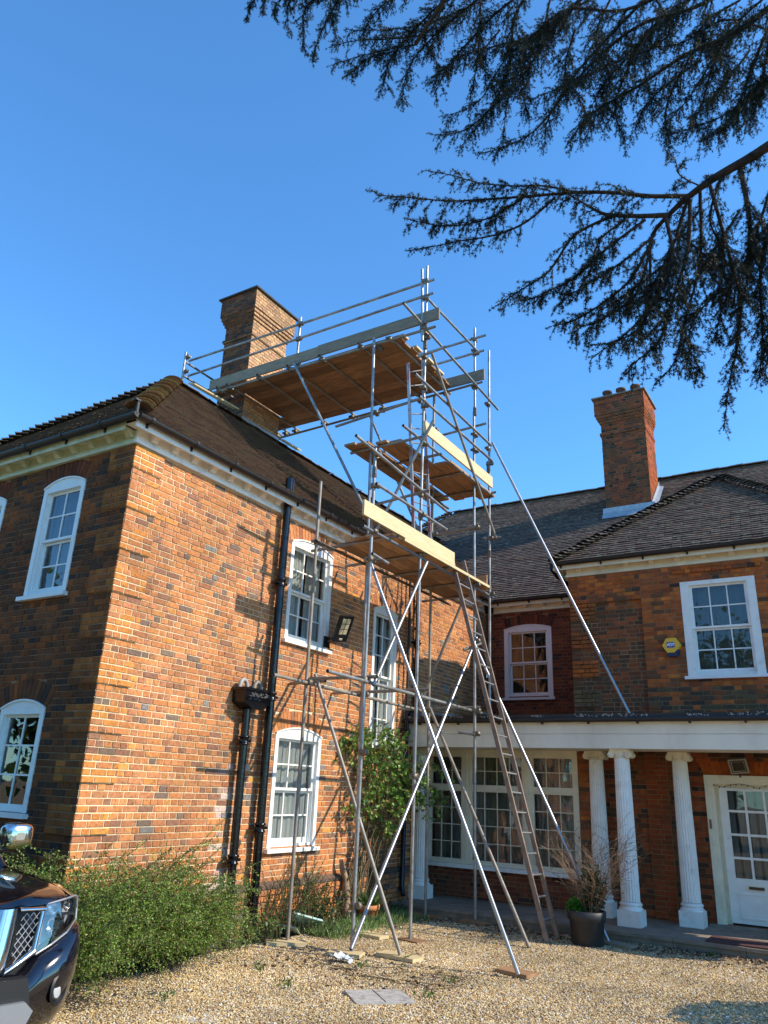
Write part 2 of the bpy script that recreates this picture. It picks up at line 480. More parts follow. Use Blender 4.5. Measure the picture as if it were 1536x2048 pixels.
def holes_grid(frame, mb, ua, ub, za, zb, opens, n):
    us = sorted({ua, ub} | {o.u0 for o in opens} | {o.u1 for o in opens})
    zs = sorted({za, zb} | {o.z0 for o in opens} | {o.zs for o in opens})
    us = [u for u in us if ua <= u <= ub]; zs = [z for z in zs if za <= z <= zb]
    for i in range(len(us)-1):
        for j in range(len(zs)-1):
            cu, cz = (us[i]+us[i+1])/2, (zs[j]+zs[j+1])/2
            if any(o.u0 < cu < o.u1 and o.z0 < cz < o.zs for o in opens): continue
            mb.add([frame.P(us[i], n, zs[j]), frame.P(us[i+1], n, zs[j]), frame.P(us[i+1], n, zs[j+1]), frame.P(us[i], n, zs[j+1])], [(0, 1, 2, 3)])
def reveal(frame, mb, o, depth=.22):
    for (a, b) in (((o.u0, o.z0), (o.u1, o.z0)), ((o.u1, o.z0), (o.u1, o.zs)), ((o.u0, o.zs), (o.u1, o.zs)), ((o.u0, o.z0), (o.u0, o.zs))):
        mb.add([frame.P(a[0], -.009, a[1]), frame.P(b[0], -.009, b[1]), frame.P(b[0], -depth, b[1]), frame.P(a[0], -depth, a[1])], [(0, 1, 2, 3)])
def wallpart(frame, ua, ub, za, zb, opens, mort, n=-.009, label=None):
    mb = MB(); holes_grid(frame, mb, ua, ub, za, zb, opens, n)
    for o in opens: reveal(frame, mb, o)
    w_ = mb.build('wall', M[mort], house)
    if label: w_['label'] = label
    return w_
def arch(frame, o, pal, matname, wall, proud=.002):
    """gauged arch of voussoirs over an opening"""
    hw = (o.u1-o.u0)/2
    if o.rise:
        th = math.asin(hw/o.R)*1.04; n = max(6, int(2*o.R*th/.072))
        for i in range(n):
            a0, a1 = -th+2*th*i/n, -th+2*th*(i+1)/n
            g = .0045/o.R
            ps = []
            for a, r_ in ((a0+g, o.R+.004), (a1-g, o.R+.004), (a1-g, o.R+o.ring-.004), (a0+g, o.R+o.ring-.004)):
                ps.append((o.c+r_*math.sin(a), o.zc+r_*math.cos(a)))
            VOU.append((frame, ps, pick(pal), matname, wall, proud))
    else:
        n = int((o.u1-o.u0)/.072)
        for i in range(n):
            t0, t1 = i/n, (i+1)/n
            b0, b1 = o.u0+(o.u1-o.u0)*t0, o.u0+(o.u1-o.u0)*t1
            c0, c1 = o.u0-o.skew+(o.u1-o.u0+2*o.skew)*t0, o.u0-o.skew+(o.u1-o.u0+2*o.skew)*t1
            VOU.append((frame, [(b0+.003, o.zs+.004), (b1-.003, o.zs+.004), (c1-.003, o.zs+o.ring-.004), (c0+.003, o.zs+o.ring-.004)], pick(pal), matname, wall, proud))
VOU = []

# ---- openings ----
oE1 = Opening(8.925, 10.045, 3.985, 5.545, .10)
oE2 = Opening(8.925, 10.045, 1.075, 2.625, .10)
oE3 = Opening(11.40, 12.23, 2.62, 4.99, .09)
oS1 = Opening(-9.06, -8.215, 4.05, 5.545, .10)
oS2 = Opening(-10.78, -9.93, 4.05, 5.545, .10)
oS3 = Opening(-9.03, -8.18, 1.50, 2.655, .10)
oB1 = Opening(-6.895, -5.76, 3.935, 5.475, .085)
oW1 = Opening(-2.50, -1.295, 3.915, 5.555, 0, ring=.0)
oBAY = Opening(-7.33, -4.42, .70, 2.66, 0, ring=0)
oDR = Opening(-2.42, -1.15, .17, 2.33, 0, ring=.22, skew=.08)

# ---- east wall of the left wing (sunlit) ----
wE = wallpart(FE, YS, YB, 0, ZE+.02, [oE1, oE2, oE3], 'mortar', label='sunlit orange brick wall with a sash window on each floor')
def isq(k):      # quoin blocks: four courses proud, three courses back
    return (k % 7) in (0, 1, 2, 3)
def qE(k): return (YS, YS+.46) if isq(k) and ZREF+k*CH > .70 else None
def palE(u, z):
    if z < .66 and z > .57: return [((.10, .075, .065), 10), ((.15, .09, .07), 6)]
    if 7.75 < u < 8.25 and z < 2.2 and random.random() < .35: return [((.50, .36, .30), 1), ((.42, .26, .2), 1)]
    return PAL_E
bricks(FE, YS, YB, .62, ZE, [oE1, oE2, oE3], PAL_E, 'brick', wE, quoin=qE, palfn=palE)
bricks(FE, YS, 13.6, .0, .62, [], PAL_E, 'brick', wE, n_off=.045, palfn=palE)
for k in range(-80, 5):
    if isq(k) and ZREF+k*CH > .70 and ZREF+k*CH < ZE:
        z0 = ZREF+k*CH
        bricks(FE, YS-.026, YS+.46, z0+.002, min(z0+CH-.002, ZE), [], PAL_Q, 'brick', wE, n_off=.028, jn=.002)
        bricks(FS, X0-.45, X0+.026, z0+.002, min(z0+CH-.002, ZE), [], PAL_QS, 'brick_sooty', wE, n_off=.026, jn=.002)
mb = MB()
for k in range(-70, 5, 7):      # mortar cores behind the proud quoin blocks
    z0 = ZREF+k*CH; z1 = min(z0+4*CH, ZE)
    if z0 < .7 or z1-z0 < .05: continue
    mb.box((X0-.448, YS-.018, z0+.004), (X0+.02, YS+.458, z1-.004))
mb.build('quoin', M['mortar'], house)
mb = MB()
for k in range(-70, 5, 7):
    z0 = ZREF+k*CH; z1 = min(z0+4*CH, ZE)
    if z0 < .7 or z1-z0 < .05: continue
    mb.box((X0-.449, YS-.0185, z0+.0035), (X0+.019, YS-.001, z1-.0035))
mb.build('quoin', M['mortar_grey'], house)
mb = MB()
mb.add([(X0+.06, YS-.04, 0), (X0+.06, 8.35, 0), (X0+.06, 8.35, .34), (X0+.06, YS-.04, .34)], [(0, 1, 2, 3)])
mb.add([(X0+.06, YS-.04, .34), (X0+.06, 8.35, .34), (X0+.0, 8.35, .36), (X0+.0, YS-.04, .36)], [(0, 1, 2, 3)])
mb.add([(X0+.06, 8.35, 0), (X0, 8.35, 0), (X0, 8.35, .36), (X0+.06, 8.35, .34)], [(0, 1, 2, 3)])
mb.build('plinth_render', M['render'], house)
arch(FE, oE1, PAL_E, 'brick', wE); arch(FE, oE2, PAL_E, 'brick', wE); arch(FE, oE3, PAL_E, 'brick', wE)

mb = MB(); mb.tint((.13,.085,.06))
yq = 8.36
while yq < 13.55:
    mb.prism([(0, .60), (.047, .60), (.047, .618), (.004, .66), (0, .66)], lambda p: (X0+p[0], yq+.004, p[1]), lambda p: (X0+p[0], yq+.108, p[1])); yq += .1125
o_ = mb.build('plinth_cap', M['brick'], house); o_['kind'] = 'stuff'
# ---- south wall (in shade) ----
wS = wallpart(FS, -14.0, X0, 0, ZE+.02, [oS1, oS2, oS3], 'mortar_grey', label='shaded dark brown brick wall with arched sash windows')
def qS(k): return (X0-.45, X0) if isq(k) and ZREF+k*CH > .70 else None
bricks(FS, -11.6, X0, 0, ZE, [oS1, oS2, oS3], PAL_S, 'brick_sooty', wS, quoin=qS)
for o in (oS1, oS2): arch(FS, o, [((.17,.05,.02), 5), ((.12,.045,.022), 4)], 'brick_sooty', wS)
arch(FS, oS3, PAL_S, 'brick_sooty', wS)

# ---- back wall over the flat roof ----
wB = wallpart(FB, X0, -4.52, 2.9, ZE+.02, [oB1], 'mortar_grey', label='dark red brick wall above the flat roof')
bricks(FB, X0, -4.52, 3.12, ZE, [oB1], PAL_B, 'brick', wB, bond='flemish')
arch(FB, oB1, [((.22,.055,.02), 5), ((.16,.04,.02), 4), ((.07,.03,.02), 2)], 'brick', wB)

# ---- projecting right wing ----
wW = wallpart(FW, -4.52, 1.2, 0, ZE+.02, [oW1, oDR], 'mortar_grey', label='orange red brick wall with moss stained lower courses')
ZN = ZREF-3*CH       # 5.325: recessed panel below this height
def palW(u, z):
    if z > 3.0 and z < 3.75 and random.random() < .6: return [((.13,.085,.045), 5), ((.09,.06,.04), 4), ((.2,.07,.03), 3)]
    return PAL_W
def qW(k): return (-4.52, -4.02) if isq(k) and 3.2 < ZREF+k*CH < ZN-.02 else None
def palP(u, z):
    if u < -3.2 and z < 5.2 and z > 3.0: return [((.20,.065,.03), 3), ((.13,.06,.035), 3), ((.10,.06,.035), 3), ((.28,.08,.03), 2)]
    return palW(u, z)
bricks(FW, -4.52, -3.19, 3.12, ZN, [], PAL_W, 'brick_moss', wW, bond='flemish', palfn=palP, quoin=qW, n_off=-.004)
bricks(FW, -4.52, -3.19, ZN, ZE, [], PAL_W, 'brick_moss', wW, bond='flemish', n_off=.05)
bricks(FW, -3.19, 1.2, 3.12, ZE, [oW1], PAL_W, 'brick_moss', wW, bond='flemish', palfn=palW, n_off=.05)
bricks(FW, -2.62, -1.17, 5.705, 5.78, [], PAL_W, 'brick_moss', wW, bond='flemish', n_off=.085)
bricks(FW, -4.2, 1.2, .14, 3.08, [oDR], [((.38,.09,.028), 5), ((.30,.075,.028), 5), ((.13,.055,.03), 3), ((.07,.04,.03), 2)], 'brick_moss', wW, bond='flemish', n_off=0)
bricks(FW, -3.33, -2.98, .14, 2.66, [], [((.30,.065,.02), 5), ((.24,.06,.02), 5)], 'brick_moss', wW, bond='flemish', n_off=.07)
arch(FW, oDR, [((.46,.10,.02), 5), ((.38,.09,.02), 4)], 'brick_moss', wW, proud=.004)
mb = MB()
mb.box((-4.52, YW-.04, ZN), (-3.19, YW-.0, ZE)); mb.box((-3.19, YW-.042, 3.1), (-2.50, YW, ZE)); mb.box((-1.295, YW-.042, 3.1), (1.2, YW, ZE))
mb.box((-2.50, YW-.042, 3.1), (-1.295, YW, 3.915)); mb.box((-2.50, YW-.042, 5.555), (-1.295, YW, ZE)); mb.box((-3.33, YW-.062, .14), (-2.98, YW, 2.66))
mb.build('wall_projection', M['mortar_grey'], house)
for k in range(-29, -3, 7):
    z0 = ZREF+k*CH
for k in range(-40, 0):
    z0 = ZREF+k*CH
    if isq(k) and 3.2 < z0 < ZN-.02:
        bricks(FW, -4.52, -4.02, z0+.002, z0+CH-.002, [], PAL_QW if z0 > 3.75 else [((.2,.12,.06), 1)], 'brick_moss', wW, bond='flemish', n_off=.034, jn=.002)
# ---- wall under the big ground floor window ----
wY = wallpart(FBAY, X0, -4.2, .0, 3.1, [oBAY], 'mortar_grey', label='low brick wall under the wide porch window')
bricks(FBAY, X0, -4.2, .14, .70, [], PAL_B+[((.26,.07,.03), 20)], 'brick_moss', wY)
bricks(FBAY, -4.42, -4.2, .70, 2.66, [], PAL_W, 'brick_moss', wY, bond='flemish')
# ---- hidden closing walls ----
mb = MB()
for a, b in (((-14, 5.717), (-14, 26)), ((-14, 26), (6, 26)), ((6, 26), (6, 16.32)), ((6, 16.32), (1.2, 16.32)), ((1.2, 16.32), (1.2, 13.9)), ((-4.52, 13.9), (-4.52, 16.32)), ((-4.2, 13.62), (-4.2, 13.9))):
    z1 = ZE if a != (-4.2, 13.62) else 3.1
    mb.add([(a[0], a[1], 0), (b[0], b[1], 0), (b[0], b[1], z1), (a[0], a[1], z1)], [(0, 1, 2, 3)])
mb.build('rear_wall', mat('plain_brick', (.2, .08, .045), .9, var=.3, vscale=12), house)

# ================= ROOFS =================
KP = (8.85-6.12)/3.01
TL = []
def slope(name, O, e, inw, k, wmax, urange, pal, matn, gauge=.10, part=None):
    """O origin of eave line, e unit vector along eave, inw unit vector horizontally inward; urange(w)->list of (u0,u1)"""
    O, e, inw = [np.array(q, float) for q in (O, e, inw)]
    s = inw + np.array([0, 0, k]); sl = np.linalg.norm(s); s /= sl
    nn = np.cross(e, s); nn = nn if nn[2] > 0 else -nn
    mb = MB()
    steps = 24
    for i in range(steps):
        w0, w1 = wmax*i/steps, wmax*(i+1)/steps
        for (a, b), (c, d) in zip(urange(w0+1e-6), urange(w1-1e-6)):
            if b-a < 1e-3 and d-c < 1e-3: continue
            mb.add([O+e*a+s*w0*sl-nn*.03, O+e*b+s*w0*sl-nn*.03, O+e*d+s*w1*sl-nn*.03, O+e*c+s*w1*sl-nn*.03], [(0, 1, 2, 3)])
    r_ = mb.build('roof', M['felt'], house)
    if part: r_['label'] = part
    if pal is None: return r_
    n = int(wmax*sl/gauge)
    for i in range(n+1):
        v = i*gauge
        w_ = min((v+gauge*.5)/sl, wmax); rowf = random.uniform(.78, 1.22)
        for a, b in urange(w_):
            u = a - (.0825 if i % 2 else 0)
            while u < b:
                u0, u1 = max(u, a), min(u+.165, b)
                if u1-u0 > .02:
                    TL.append((O+e*((u0+u1)/2)+s*v, e, s, nn, (u1-u0)/2-.0004, gauge*1.3, random.gauss(0, .0028)+(.006 if random.random() < .02 else 0), tuple(rowf*q for q in pick(pal)), matn, r_))
                u += .165
    return r_
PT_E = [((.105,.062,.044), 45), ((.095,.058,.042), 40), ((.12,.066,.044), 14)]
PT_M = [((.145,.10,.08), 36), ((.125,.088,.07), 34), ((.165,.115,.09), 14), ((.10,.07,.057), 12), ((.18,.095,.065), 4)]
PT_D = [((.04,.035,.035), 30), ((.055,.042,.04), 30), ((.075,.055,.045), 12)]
ZEV = 6.12
rE = slope('roof', (-7.09, 0, ZEV), (0, 1, 0), (-1, 0, 0), KP, 3.01, lambda w: [(5.47+w, 16.07+w)], PT_E, 'tile', part='moss flecked brown tiled slope above the sunlit wall')
rS = slope('roof', (0, 5.47, ZEV), (1, 0, 0), (0, 1, 0), KP, 3.01, lambda w: [(-13.11+w, -7.09-w)], PT_E, 'tile', part='hipped end slope above the shaded wall')
slope('roof', (-13.11, 0, ZEV), (0, 1, 0), (1, 0, 0), KP, 3.01, lambda w: [(5.47+w, 21.)], None, 'tile')
rM = slope('roof', (0, 16.08, ZEV), (1, 0, 0), (0, 1, 0), .878, 4.92, lambda w: [((-7.09-w) if w < 3.01 else max(-15.5+w, -12.5), (-4.74+w) if w < 2.74 else 5.0)] + ([(.74-w, 5.0)] if w < 2.74 else [(5.0, 5.0)]), PT_M, 'tile_lichen', part='long grey brown tiled slope behind, below the right chimney')
slope('roof', (0, 25.92, ZEV), (1, 0, 0), (0, -1, 0), .878, 4.92, lambda w: [(-15.5+w, 5.0)], None, 'tile')
slope('roof', (-15.5, 0, ZEV), (0, 1, 0), (1, 0, 0), .878, 4.92, lambda w: [(16.08+w, 25.92-w)], None, 'tile')
KW = .83
rW = slope('roof', (0, 13.68, 6.12), (1, 0, 0), (0, 1, 0), KW, 2.74, lambda w: [(-4.74+w, .74-w)], PT_M, 'tile_lichen', part='hipped tiled end of the right wing')
slope('roof', (-4.74, 0, 6.12), (0, 1, 0), (1, 0, 0), KW, 2.74, lambda w: [(13.68+w, 16.1+w)], PT_D, 'tile')
slope('roof', (.74, 0, 6.12), (0, 1, 0), (-1, 0, 0), KW, 2.74, lambda w: [(13.68+w, 16.1+w)], None, 'tile')

def bonnet_mesh(tint, r=.115, L=.17, lf=.055):
    mb = MB(); mb.tint(tint)
    n = 7; vs = []
    for j, (v, lift, rr) in enumerate(((0, lf, r*(1+lf*2)), (L, .0, r*(1-lf*3.6)))):
        for th in (0, .014):
            for i in range(n):
                a = math.pi*(.08+.84*i/(n-1))
                vs.append(((rr+th)*math.cos(a)*1.15, v, (rr+th)*math.sin(a)*.72+lift-.03))
    fs = []
    for i in range(n-1):
        fs += [(n+i, n+i+1, 3*n+i+1, 3*n+i), (i, i+1, n+i+1, n+i), (i, i+1, 2*n+i+1, 2*n+i)]
    mb.add(vs, fs)
    return mb.mesh('bonnet_tile', M['tile'])
BON = {}
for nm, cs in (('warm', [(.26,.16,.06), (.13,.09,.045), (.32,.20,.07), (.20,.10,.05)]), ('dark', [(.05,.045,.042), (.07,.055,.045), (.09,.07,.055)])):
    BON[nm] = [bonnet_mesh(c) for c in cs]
def hipline(a, b, pal, parent, step=.115, name='bonnet_tile', sc=1.0):
    a, b = np.array(a, float), np.array(b, float)
    d = b-a; L = np.linalg.norm(d); d /= L
    side = np.cross(d, (0, 0, 1)); side /= np.linalg.norm(side); upv = np.cross(side, d)
    for i in range(int(L/step)):
        p = a+d*(i*step)
        m = Matrix(((side[0]*sc, d[0], upv[0]*sc, p[0]), (side[1]*sc, d[1], upv[1]*sc, p[1]), (side[2]*sc, d[2], upv[2]*sc, p[2]), (0, 0, 0, 1)))
        m = m @ Matrix.Rotation(random.gauss(0, .05), 4, 'Z') @ Matrix.Rotation(random.gauss(.03, .035), 4, 'X') @ Matrix.Scale(random.uniform(.93, 1.07), 4)
        link(name, random.choice(BON[pal]), parent, m)
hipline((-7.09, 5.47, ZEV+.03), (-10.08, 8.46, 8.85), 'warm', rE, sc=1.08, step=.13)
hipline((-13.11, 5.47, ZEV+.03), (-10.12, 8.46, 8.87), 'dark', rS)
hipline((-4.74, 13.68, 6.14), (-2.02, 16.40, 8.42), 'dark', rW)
hipline((.74, 13.68, 6.14), (-1.98, 16.40, 8.42), 'dark', rW)
hipline((-13.2, 18.37, 8.22), (-10.6, 20.97, 10.45), 'dark', rM)
def ridge(a, b, pal, parent):
    hipline(a, b, pal, parent, step=.30, name='ridge_tile')
BON['ridge'] = [bonnet_mesh(c, r=.10, L=.31, lf=.006) for c in ((.15,.10,.07), (.12,.085,.065), (.10,.08,.06))]
BON['ridge_pale'] = [bonnet_mesh(c, r=.10, L=.31, lf=.006) for c in ((.16,.155,.14), (.12,.115,.10), (.10,.09,.08))]
ridge((-10.1, 8.40, 8.87), (-10.1, 19.2, 8.87), 'ridge', rE)
ridge((-10.6, 21.0, 10.47), (5, 21.0, 10.47), 'ridge_pale', rM)
ridge((-2.0, 16.35, 8.43), (-2.0, 18.8, 8.43), 'ridge_pale', rW)

# ================= CORNICES AND GUTTERS =================
def bracket_mesh(frame_kind, mt):
    prof = [(0, 0), (.165, 0), (.165, -.022), (.15, -.034), (.115, -.038), (.08, -.055), (.06, -.085), (.035, -.10), (0, -.10)]
    mb = MB()
    ax = {'E': (lambda p, o: (p[0], o, p[1])), 'S': (lambda p, o: (o, -p[0], p[1]))}[frame_kind]
    mb.prism(prof, lambda p: ax(p, -.045), lambda p: ax(p, .045))
    return mb.mesh('bracket', mt)
def cornice(frame, ua, ub, mt, first, step=.355, ov=.20, gut=True, gext=(0, 0), ztop=0.0, mitre0=False):
    mb = MB()
    frame.box(mb, ua-(.05 if mitre0 == 'a' else 0), ub+(.05 if mitre0 == 'b' else 0), 0.0, .05, ZE, 5.91)
    frame.box(mb, ua-(.035 if mitre0 == 'a' else 0), ub+(.035 if mitre0 == 'b' else 0), 0.0, .035, 5.91, 6.045)
    frame.box(mb, ua-(ov if mitre0 == 'a' else 0), ub+(ov if mitre0 == 'b' else 0), -.05, ov, 6.045, 6.06)
    frame.box(mb, ua-(ov+.02 if mitre0 == 'a' else 0), ub+(ov+.02 if mitre0 == 'b' else 0), ov, ov+.022, 5.975, 6.09)
    c = mb.build('cornice', mt, house)
    bm = bracket_mesh(frame.k, mt)
    u = first
    while u < ub-.05:
        if u > ua+.02:
            link('bracket', bm, c, Matrix.Translation(Vector(frame.P(u, .036, 6.043))))
        u += step
    if gut:
        g = MB(); n = 9; a0, a1 = ua+gext[0], ub+gext[1]
        L = a1-a0
        for r_, zz in ((.062, 0), (.055, 0)):
            vs = []
            for j, u in enumerate((a0, a1)):
                for i in range(n):
                    t = math.pi*(1+i/(n-1))
                    vs.append(frame.P(u, ov+.085+r_*math.cos(t), 6.10+r_*math.sin(t)))
            g.add(vs, [(i, i+1, n+i+1, n+i) for i in range(n-1)], True)
        for sgn in (-1, 1):
            g.add([frame.P(a0, ov+.085+sgn*.055, 6.10), frame.P(a1, ov+.085+sgn*.055, 6.10), frame.P(a1, ov+.085+sgn*.066, 6.103), frame.P(a0, ov+.085+sgn*.066, 6.103)], [(0, 1, 2, 3)])
        for u in (a0, a1):
            g.add([frame.P(u, ov+.085+.058*math.cos(math.pi*(1+i/8)), 6.10+.058*math.sin(math.pi*(1+i/8))) for i in range(9)], [tuple(range(9))])
        go = g.build('gutter', M['gutter'], house)
        b2 = MB()
        vs = []
        for u in (-.02, .02):
            for i in range(n):
                t = math.pi*(1+i/(n-1)*1.05)
                q = frame.P(u, .072*math.cos(t), .072*math.sin(t)); o_ = frame.P(0, 0, 0)
                vs.append((q[0]-o_[0]*1, q[1]-o_[1]*1, q[2]))
        b2.add(vs, [(i, i+1, n+i+1, n+i) for i in range(n-1)])
        a_ = frame.P(-.015, -.085, -.10); b_ = frame.P(.015, -.045, .0); o_ = frame.P(0, 0, 0)
        b2.box([a_[i]-o_[i] for i in range(3)], [b_[i]-o_[i] for i in range(3)])
        gm = b2.mesh('gutter_bracket', M['gutter'])
        u = a0+.19
        while u < a1:
            link('gutter_bracket', gm, go, Matrix.Translation(Vector(frame.P(u, ov+.085, 6.10))))
            u += .765
    return c
cornice(FE, YS, YB-.20, M['white'], 5.925, gext=(-.26, 0), mitre0='a')
cornice(FS, -14., X0, M['greenish'], -13.8, gext=(0, .30))
cornice(FB, X0+.20, -4.52, M['cream'], -6.75, step=.42)
cornice(FW, -4.52, 1.2, M['cream'], -4.30, step=.45, gext=(-.26, 0), mitre0='a')
mb = MB()
mb.box((-4.75, 13.67, 5.975), (-4.72, 16.09, 6.09)); mb.box((-4.72, 13.9, 6.045), (-4.5, 16.09, 6.06))
mb.box((-14.0, 5.5, 6.06), (-13.1, 26, 6.08))
mb.build('side_cornice', M['cream'], house)
# spike of the gutter end and flashing at the near corner
mb = MB(); mb.box((-7.06, 5.40, 6.08), (-7.03, 5.43, 6.27)); mb.box((-7.07, 5.36, 6.25), (-7.02, 5.45, 6.275))
mb.build('gutter_stop', M['gutter'], house)

# ================= CHIMNEYS =================
def chimney(x0, x1, y0, y1, zb, prof, pal, matn, capz, pots, label, flash, rk=1.0):
    """prof: list of (z0, z1, offset)"""
    mb = MB()
    for z0, z1, off in prof: mb.box((x0-off+.008, y0-off+.008, z0), (x1+off*rk-.008, y1+off-.008, z1))
    ch = mb.build('chimney', M['mortar_grey'], house)
    ch['label'] = label
    for z0, z1, off in prof:
        fe, fs = Fr('E', x1+off*rk), Fr('S', y0-off)
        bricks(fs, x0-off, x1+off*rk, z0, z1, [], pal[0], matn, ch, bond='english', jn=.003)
        bricks(fe, y0-off, y1+off, z0, z1, [], pal[1], matn, ch, bond='english', jn=.003)  # sunlit side takes its own paler palette, light put into the brick colour
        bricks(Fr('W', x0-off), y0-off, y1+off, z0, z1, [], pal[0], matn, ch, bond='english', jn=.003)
    off = prof[-1][2]
    c = MB(); c.box((x0-off-.05, y0-off-.05, capz), (x1+off*rk+.05, y1+off+.05, capz+.035))
    c.add([(x0-off-.05, y0-off-.05, capz+.036), (x1+off*rk+.05, y0-off-.05, capz+.036), (x1+off*rk+.05, y1+off+.05, capz+.036), (x0-off-.05, y1+off+.05, capz+.036),
           (x0+.1, y0+.1, capz+.11), (x1-.1, y0+.1, capz+.11), (x1-.1, y1-.1, capz+.11), (x0+.1, y1-.1, capz+.11)], [(0,1,5,4),(1,2,6,5),(2,3,7,6),(3,0,4,7),(4,5,6,7)])
    c.build('cap', mat('chimney_cap', (.06, .055, .05) if x0 < -8 else (.22, .19, .15), .9, var=.3, vscale=8), ch)
    for px_, py_ in pots:
        p = MB(); p.lathe((px_, py_, 0), [(.12, capz+.03), (.115, capz+.27), (.14, capz+.28), (.14, capz+.33), (.10, capz+.33)], 12); p.build('pot', mat('pot_clay', (.10, .045, .03), .9, var=.3), ch)
    f = MB()
    for q in flash: f.add(q, [(0, 1, 2, 3)])
    f.build('flashing', M['lead'], ch)
    return ch
shade_side_p = [((.07,.045,.035), 5), ((.12,.055,.035), 4), ((.2,.075,.035), 3)]  # darker bricks: shade on the unlit chimney sides put into the colour
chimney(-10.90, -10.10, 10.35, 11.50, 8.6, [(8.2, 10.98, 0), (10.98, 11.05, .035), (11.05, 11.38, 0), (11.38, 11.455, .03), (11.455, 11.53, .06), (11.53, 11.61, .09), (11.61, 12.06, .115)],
        (shade_side_p, [((.52,.29,.15), 5), ((.42,.24,.13), 4), ((.58,.33,.16), 3)]), 'brick', 12.06, [], 'tall chimney beside the scaffold platform, its shaded sides coloured darker',
        [[(-10.085, 10.32, 8.84), (-10.085, 11.53, 8.84), (-10.085, 11.53, 9.02), (-10.085, 10.32, 9.02)], [(-10.085, 10.32, 8.86), (-10.085, 11.53, 8.86), (-9.93, 11.53, 8.73), (-9.93, 10.32, 8.73)]])
chimney(-5.17, -3.98, 19.30, 20.35, 8.7, [(8.3, 11.33, 0), (11.33, 11.42, .035), (11.42, 11.70, 0), (11.70, 11.775, .035), (11.775, 11.85, .07), (11.85, 11.93, .105), (11.93, 12.44, .13)],
        (PAL_CR, [((.40,.10,.03), 5), ((.30,.08,.03), 4)]), 'brick_moss', 12.44, [(-4.98, 19.5), (-4.6, 19.5), (-4.2, 19.5)], 'slender red brick chimney on the rear roof',
        [[(-5.25, 19.28, 9.06), (-3.9, 19.28, 9.06), (-3.9, 19.285, 9.20), (-5.25, 19.285, 9.20)], [(-5.25, 19.28, 9.06), (-3.9, 19.28, 9.06), (-3.9, 19.12, 8.86), (-5.25, 19.12, 8.86)],
         [(-3.965, 19.28, 9.0), (-3.965, 20.4, 9.98), (-3.965, 20.4, 10.18), (-3.965, 19.28, 9.2)], [(-3.965, 19.28, 9.06), (-3.965, 20.4, 10.04), (-3.85, 20.4, 10.02), (-3.85, 19.28, 9.02)]], rk=.4)

# ================= EMIT BRICKS AND TILES =================
def px_area(fr, u0, u1, z0, z1, n):
    ps = [proj(fr.P(u, n, z)) for u, z in ((u0, z0), (u1, z0), (u1, z1), (u0, z1))]
    if min(p[2] for p in ps) < .5: return 0
    a = 0
    for i in range(4):
        a += ps[i][0]*ps[(i+1) % 4][1]-ps[(i+1) % 4][0]*ps[i][1]
    c = (sum(p[0] for p in ps)/4, sum(p[1] for p in ps)/4)
    if not (0 < c[0] < 1536 and 0 < c[1] < 2048): return 0
    nn = fr.nrm(); v = CAM-np.array(fr.P(u0, n, z0))
    if v @ nn < 0: return 0
    return abs(a)/2
def hid(fr, u, z):      # behind the shrub or the car: count as not shown
    q = proj(fr.P(u, 0, z)); return q[1] > 1640 and q[0] < 430
areas = [px_area(b[0], b[1], b[2], b[3], b[4], b[6]) if not hid(b[0], b[1], b[3]) else 0 for b in BR]
order = np.argsort(areas)[::-1]
part_ids = set(int(i) for i in order[:300])
def brick_verts(u0, u1, z0, z1, n0, n1, ch=.0035):
    return [(u0, n0, z0), (u1, n0, z0), (u1, n0, z1), (u0, n0, z1), (u0, n1-ch, z0), (u1, n1-ch, z0), (u1, n1-ch, z1), (u0, n1-ch, z1),
            (u0+ch, n1, z0+ch), (u1-ch, n1, z0+ch), (u1-ch, n1, z1-ch), (u0+ch, n1, z1-ch)]
BF = [(0,1,5,4), (1,2,6,5), (2,3,7,6), (3,0,4,7), (4,5,9,8), (5,6,10,9), (6,7,11,10), (7,4,8,11), (8,9,10,11)]
bm_cache = {}
groups = {}
for i, b in enumerate(BR):
    fr, u0, u1, z0, z1, n0, n1, t, mn, wl = b
    if i in part_ids:
        wd = round((u1-u0)/.005)*.005; hh = round((z1-z0), 3)
        ti = min(9, int(random.random()*10))
        key = (fr.k, wd, hh, mn, tuple(round(c*12) for c in t))
        if key not in bm_cache:
            mb = MB(); mb.tint(t)
            o_ = np.array(fr.P(0, 0, 0)); vs = [np.array(fr.P(*q))-o_ for q in brick_verts(-wd/2, wd/2, -hh/2, hh/2, -.03, 0)]
            mb.add(vs, BF); bm_cache[key] = mb.mesh('brick', M[mn])
        link('brick', bm_cache[key], wl, Matrix.Translation(Vector(fr.P((u0+u1)/2, n1, (z0+z1)/2))))
    else:
        groups.setdefault((wl.name, mn), []).append(b)
for (wn, mn), lst in groups.items():
    V = np.empty((len(lst), 12, 3)); T = np.empty((len(lst), 9, 3))
    o = np.array(HL)
    for j, b in enumerate(lst):
        V[j] = [b[0].P(*q) for q in brick_verts(b[1], b[2], b[3], b[4], b[5], b[6])]
        T[j] = b[7]
    V -= o
    F = (np.array(BF)[None] + (np.arange(len(lst))*12)[:, None, None]).reshape(-1, 4)
    me = np_mesh('brickwork', V.reshape(-1, 3), F, 4, M[mn], T.reshape(-1, 3))
    ob = link('brickwork', me, bpy.data.objects[wn]); ob['kind'] = 'stuff'
vg = {}
for fr, ps, t, mn, wl, proud in VOU: vg.setdefault((wl.name, mn), []).append((fr, ps, t, proud))
for (wn, mn), lst in vg.items():
    mb = MB()
    for fr, ps, t, proud in lst:
        mb.tint(t); mb.prism(ps, lambda p: fr.P(p[0], -.03, p[1]), lambda p: fr.P(p[0], proud, p[1]))
    ob = mb.build('arch_bricks', M[mn], bpy.data.objects[wn]); ob['kind'] = 'stuff'

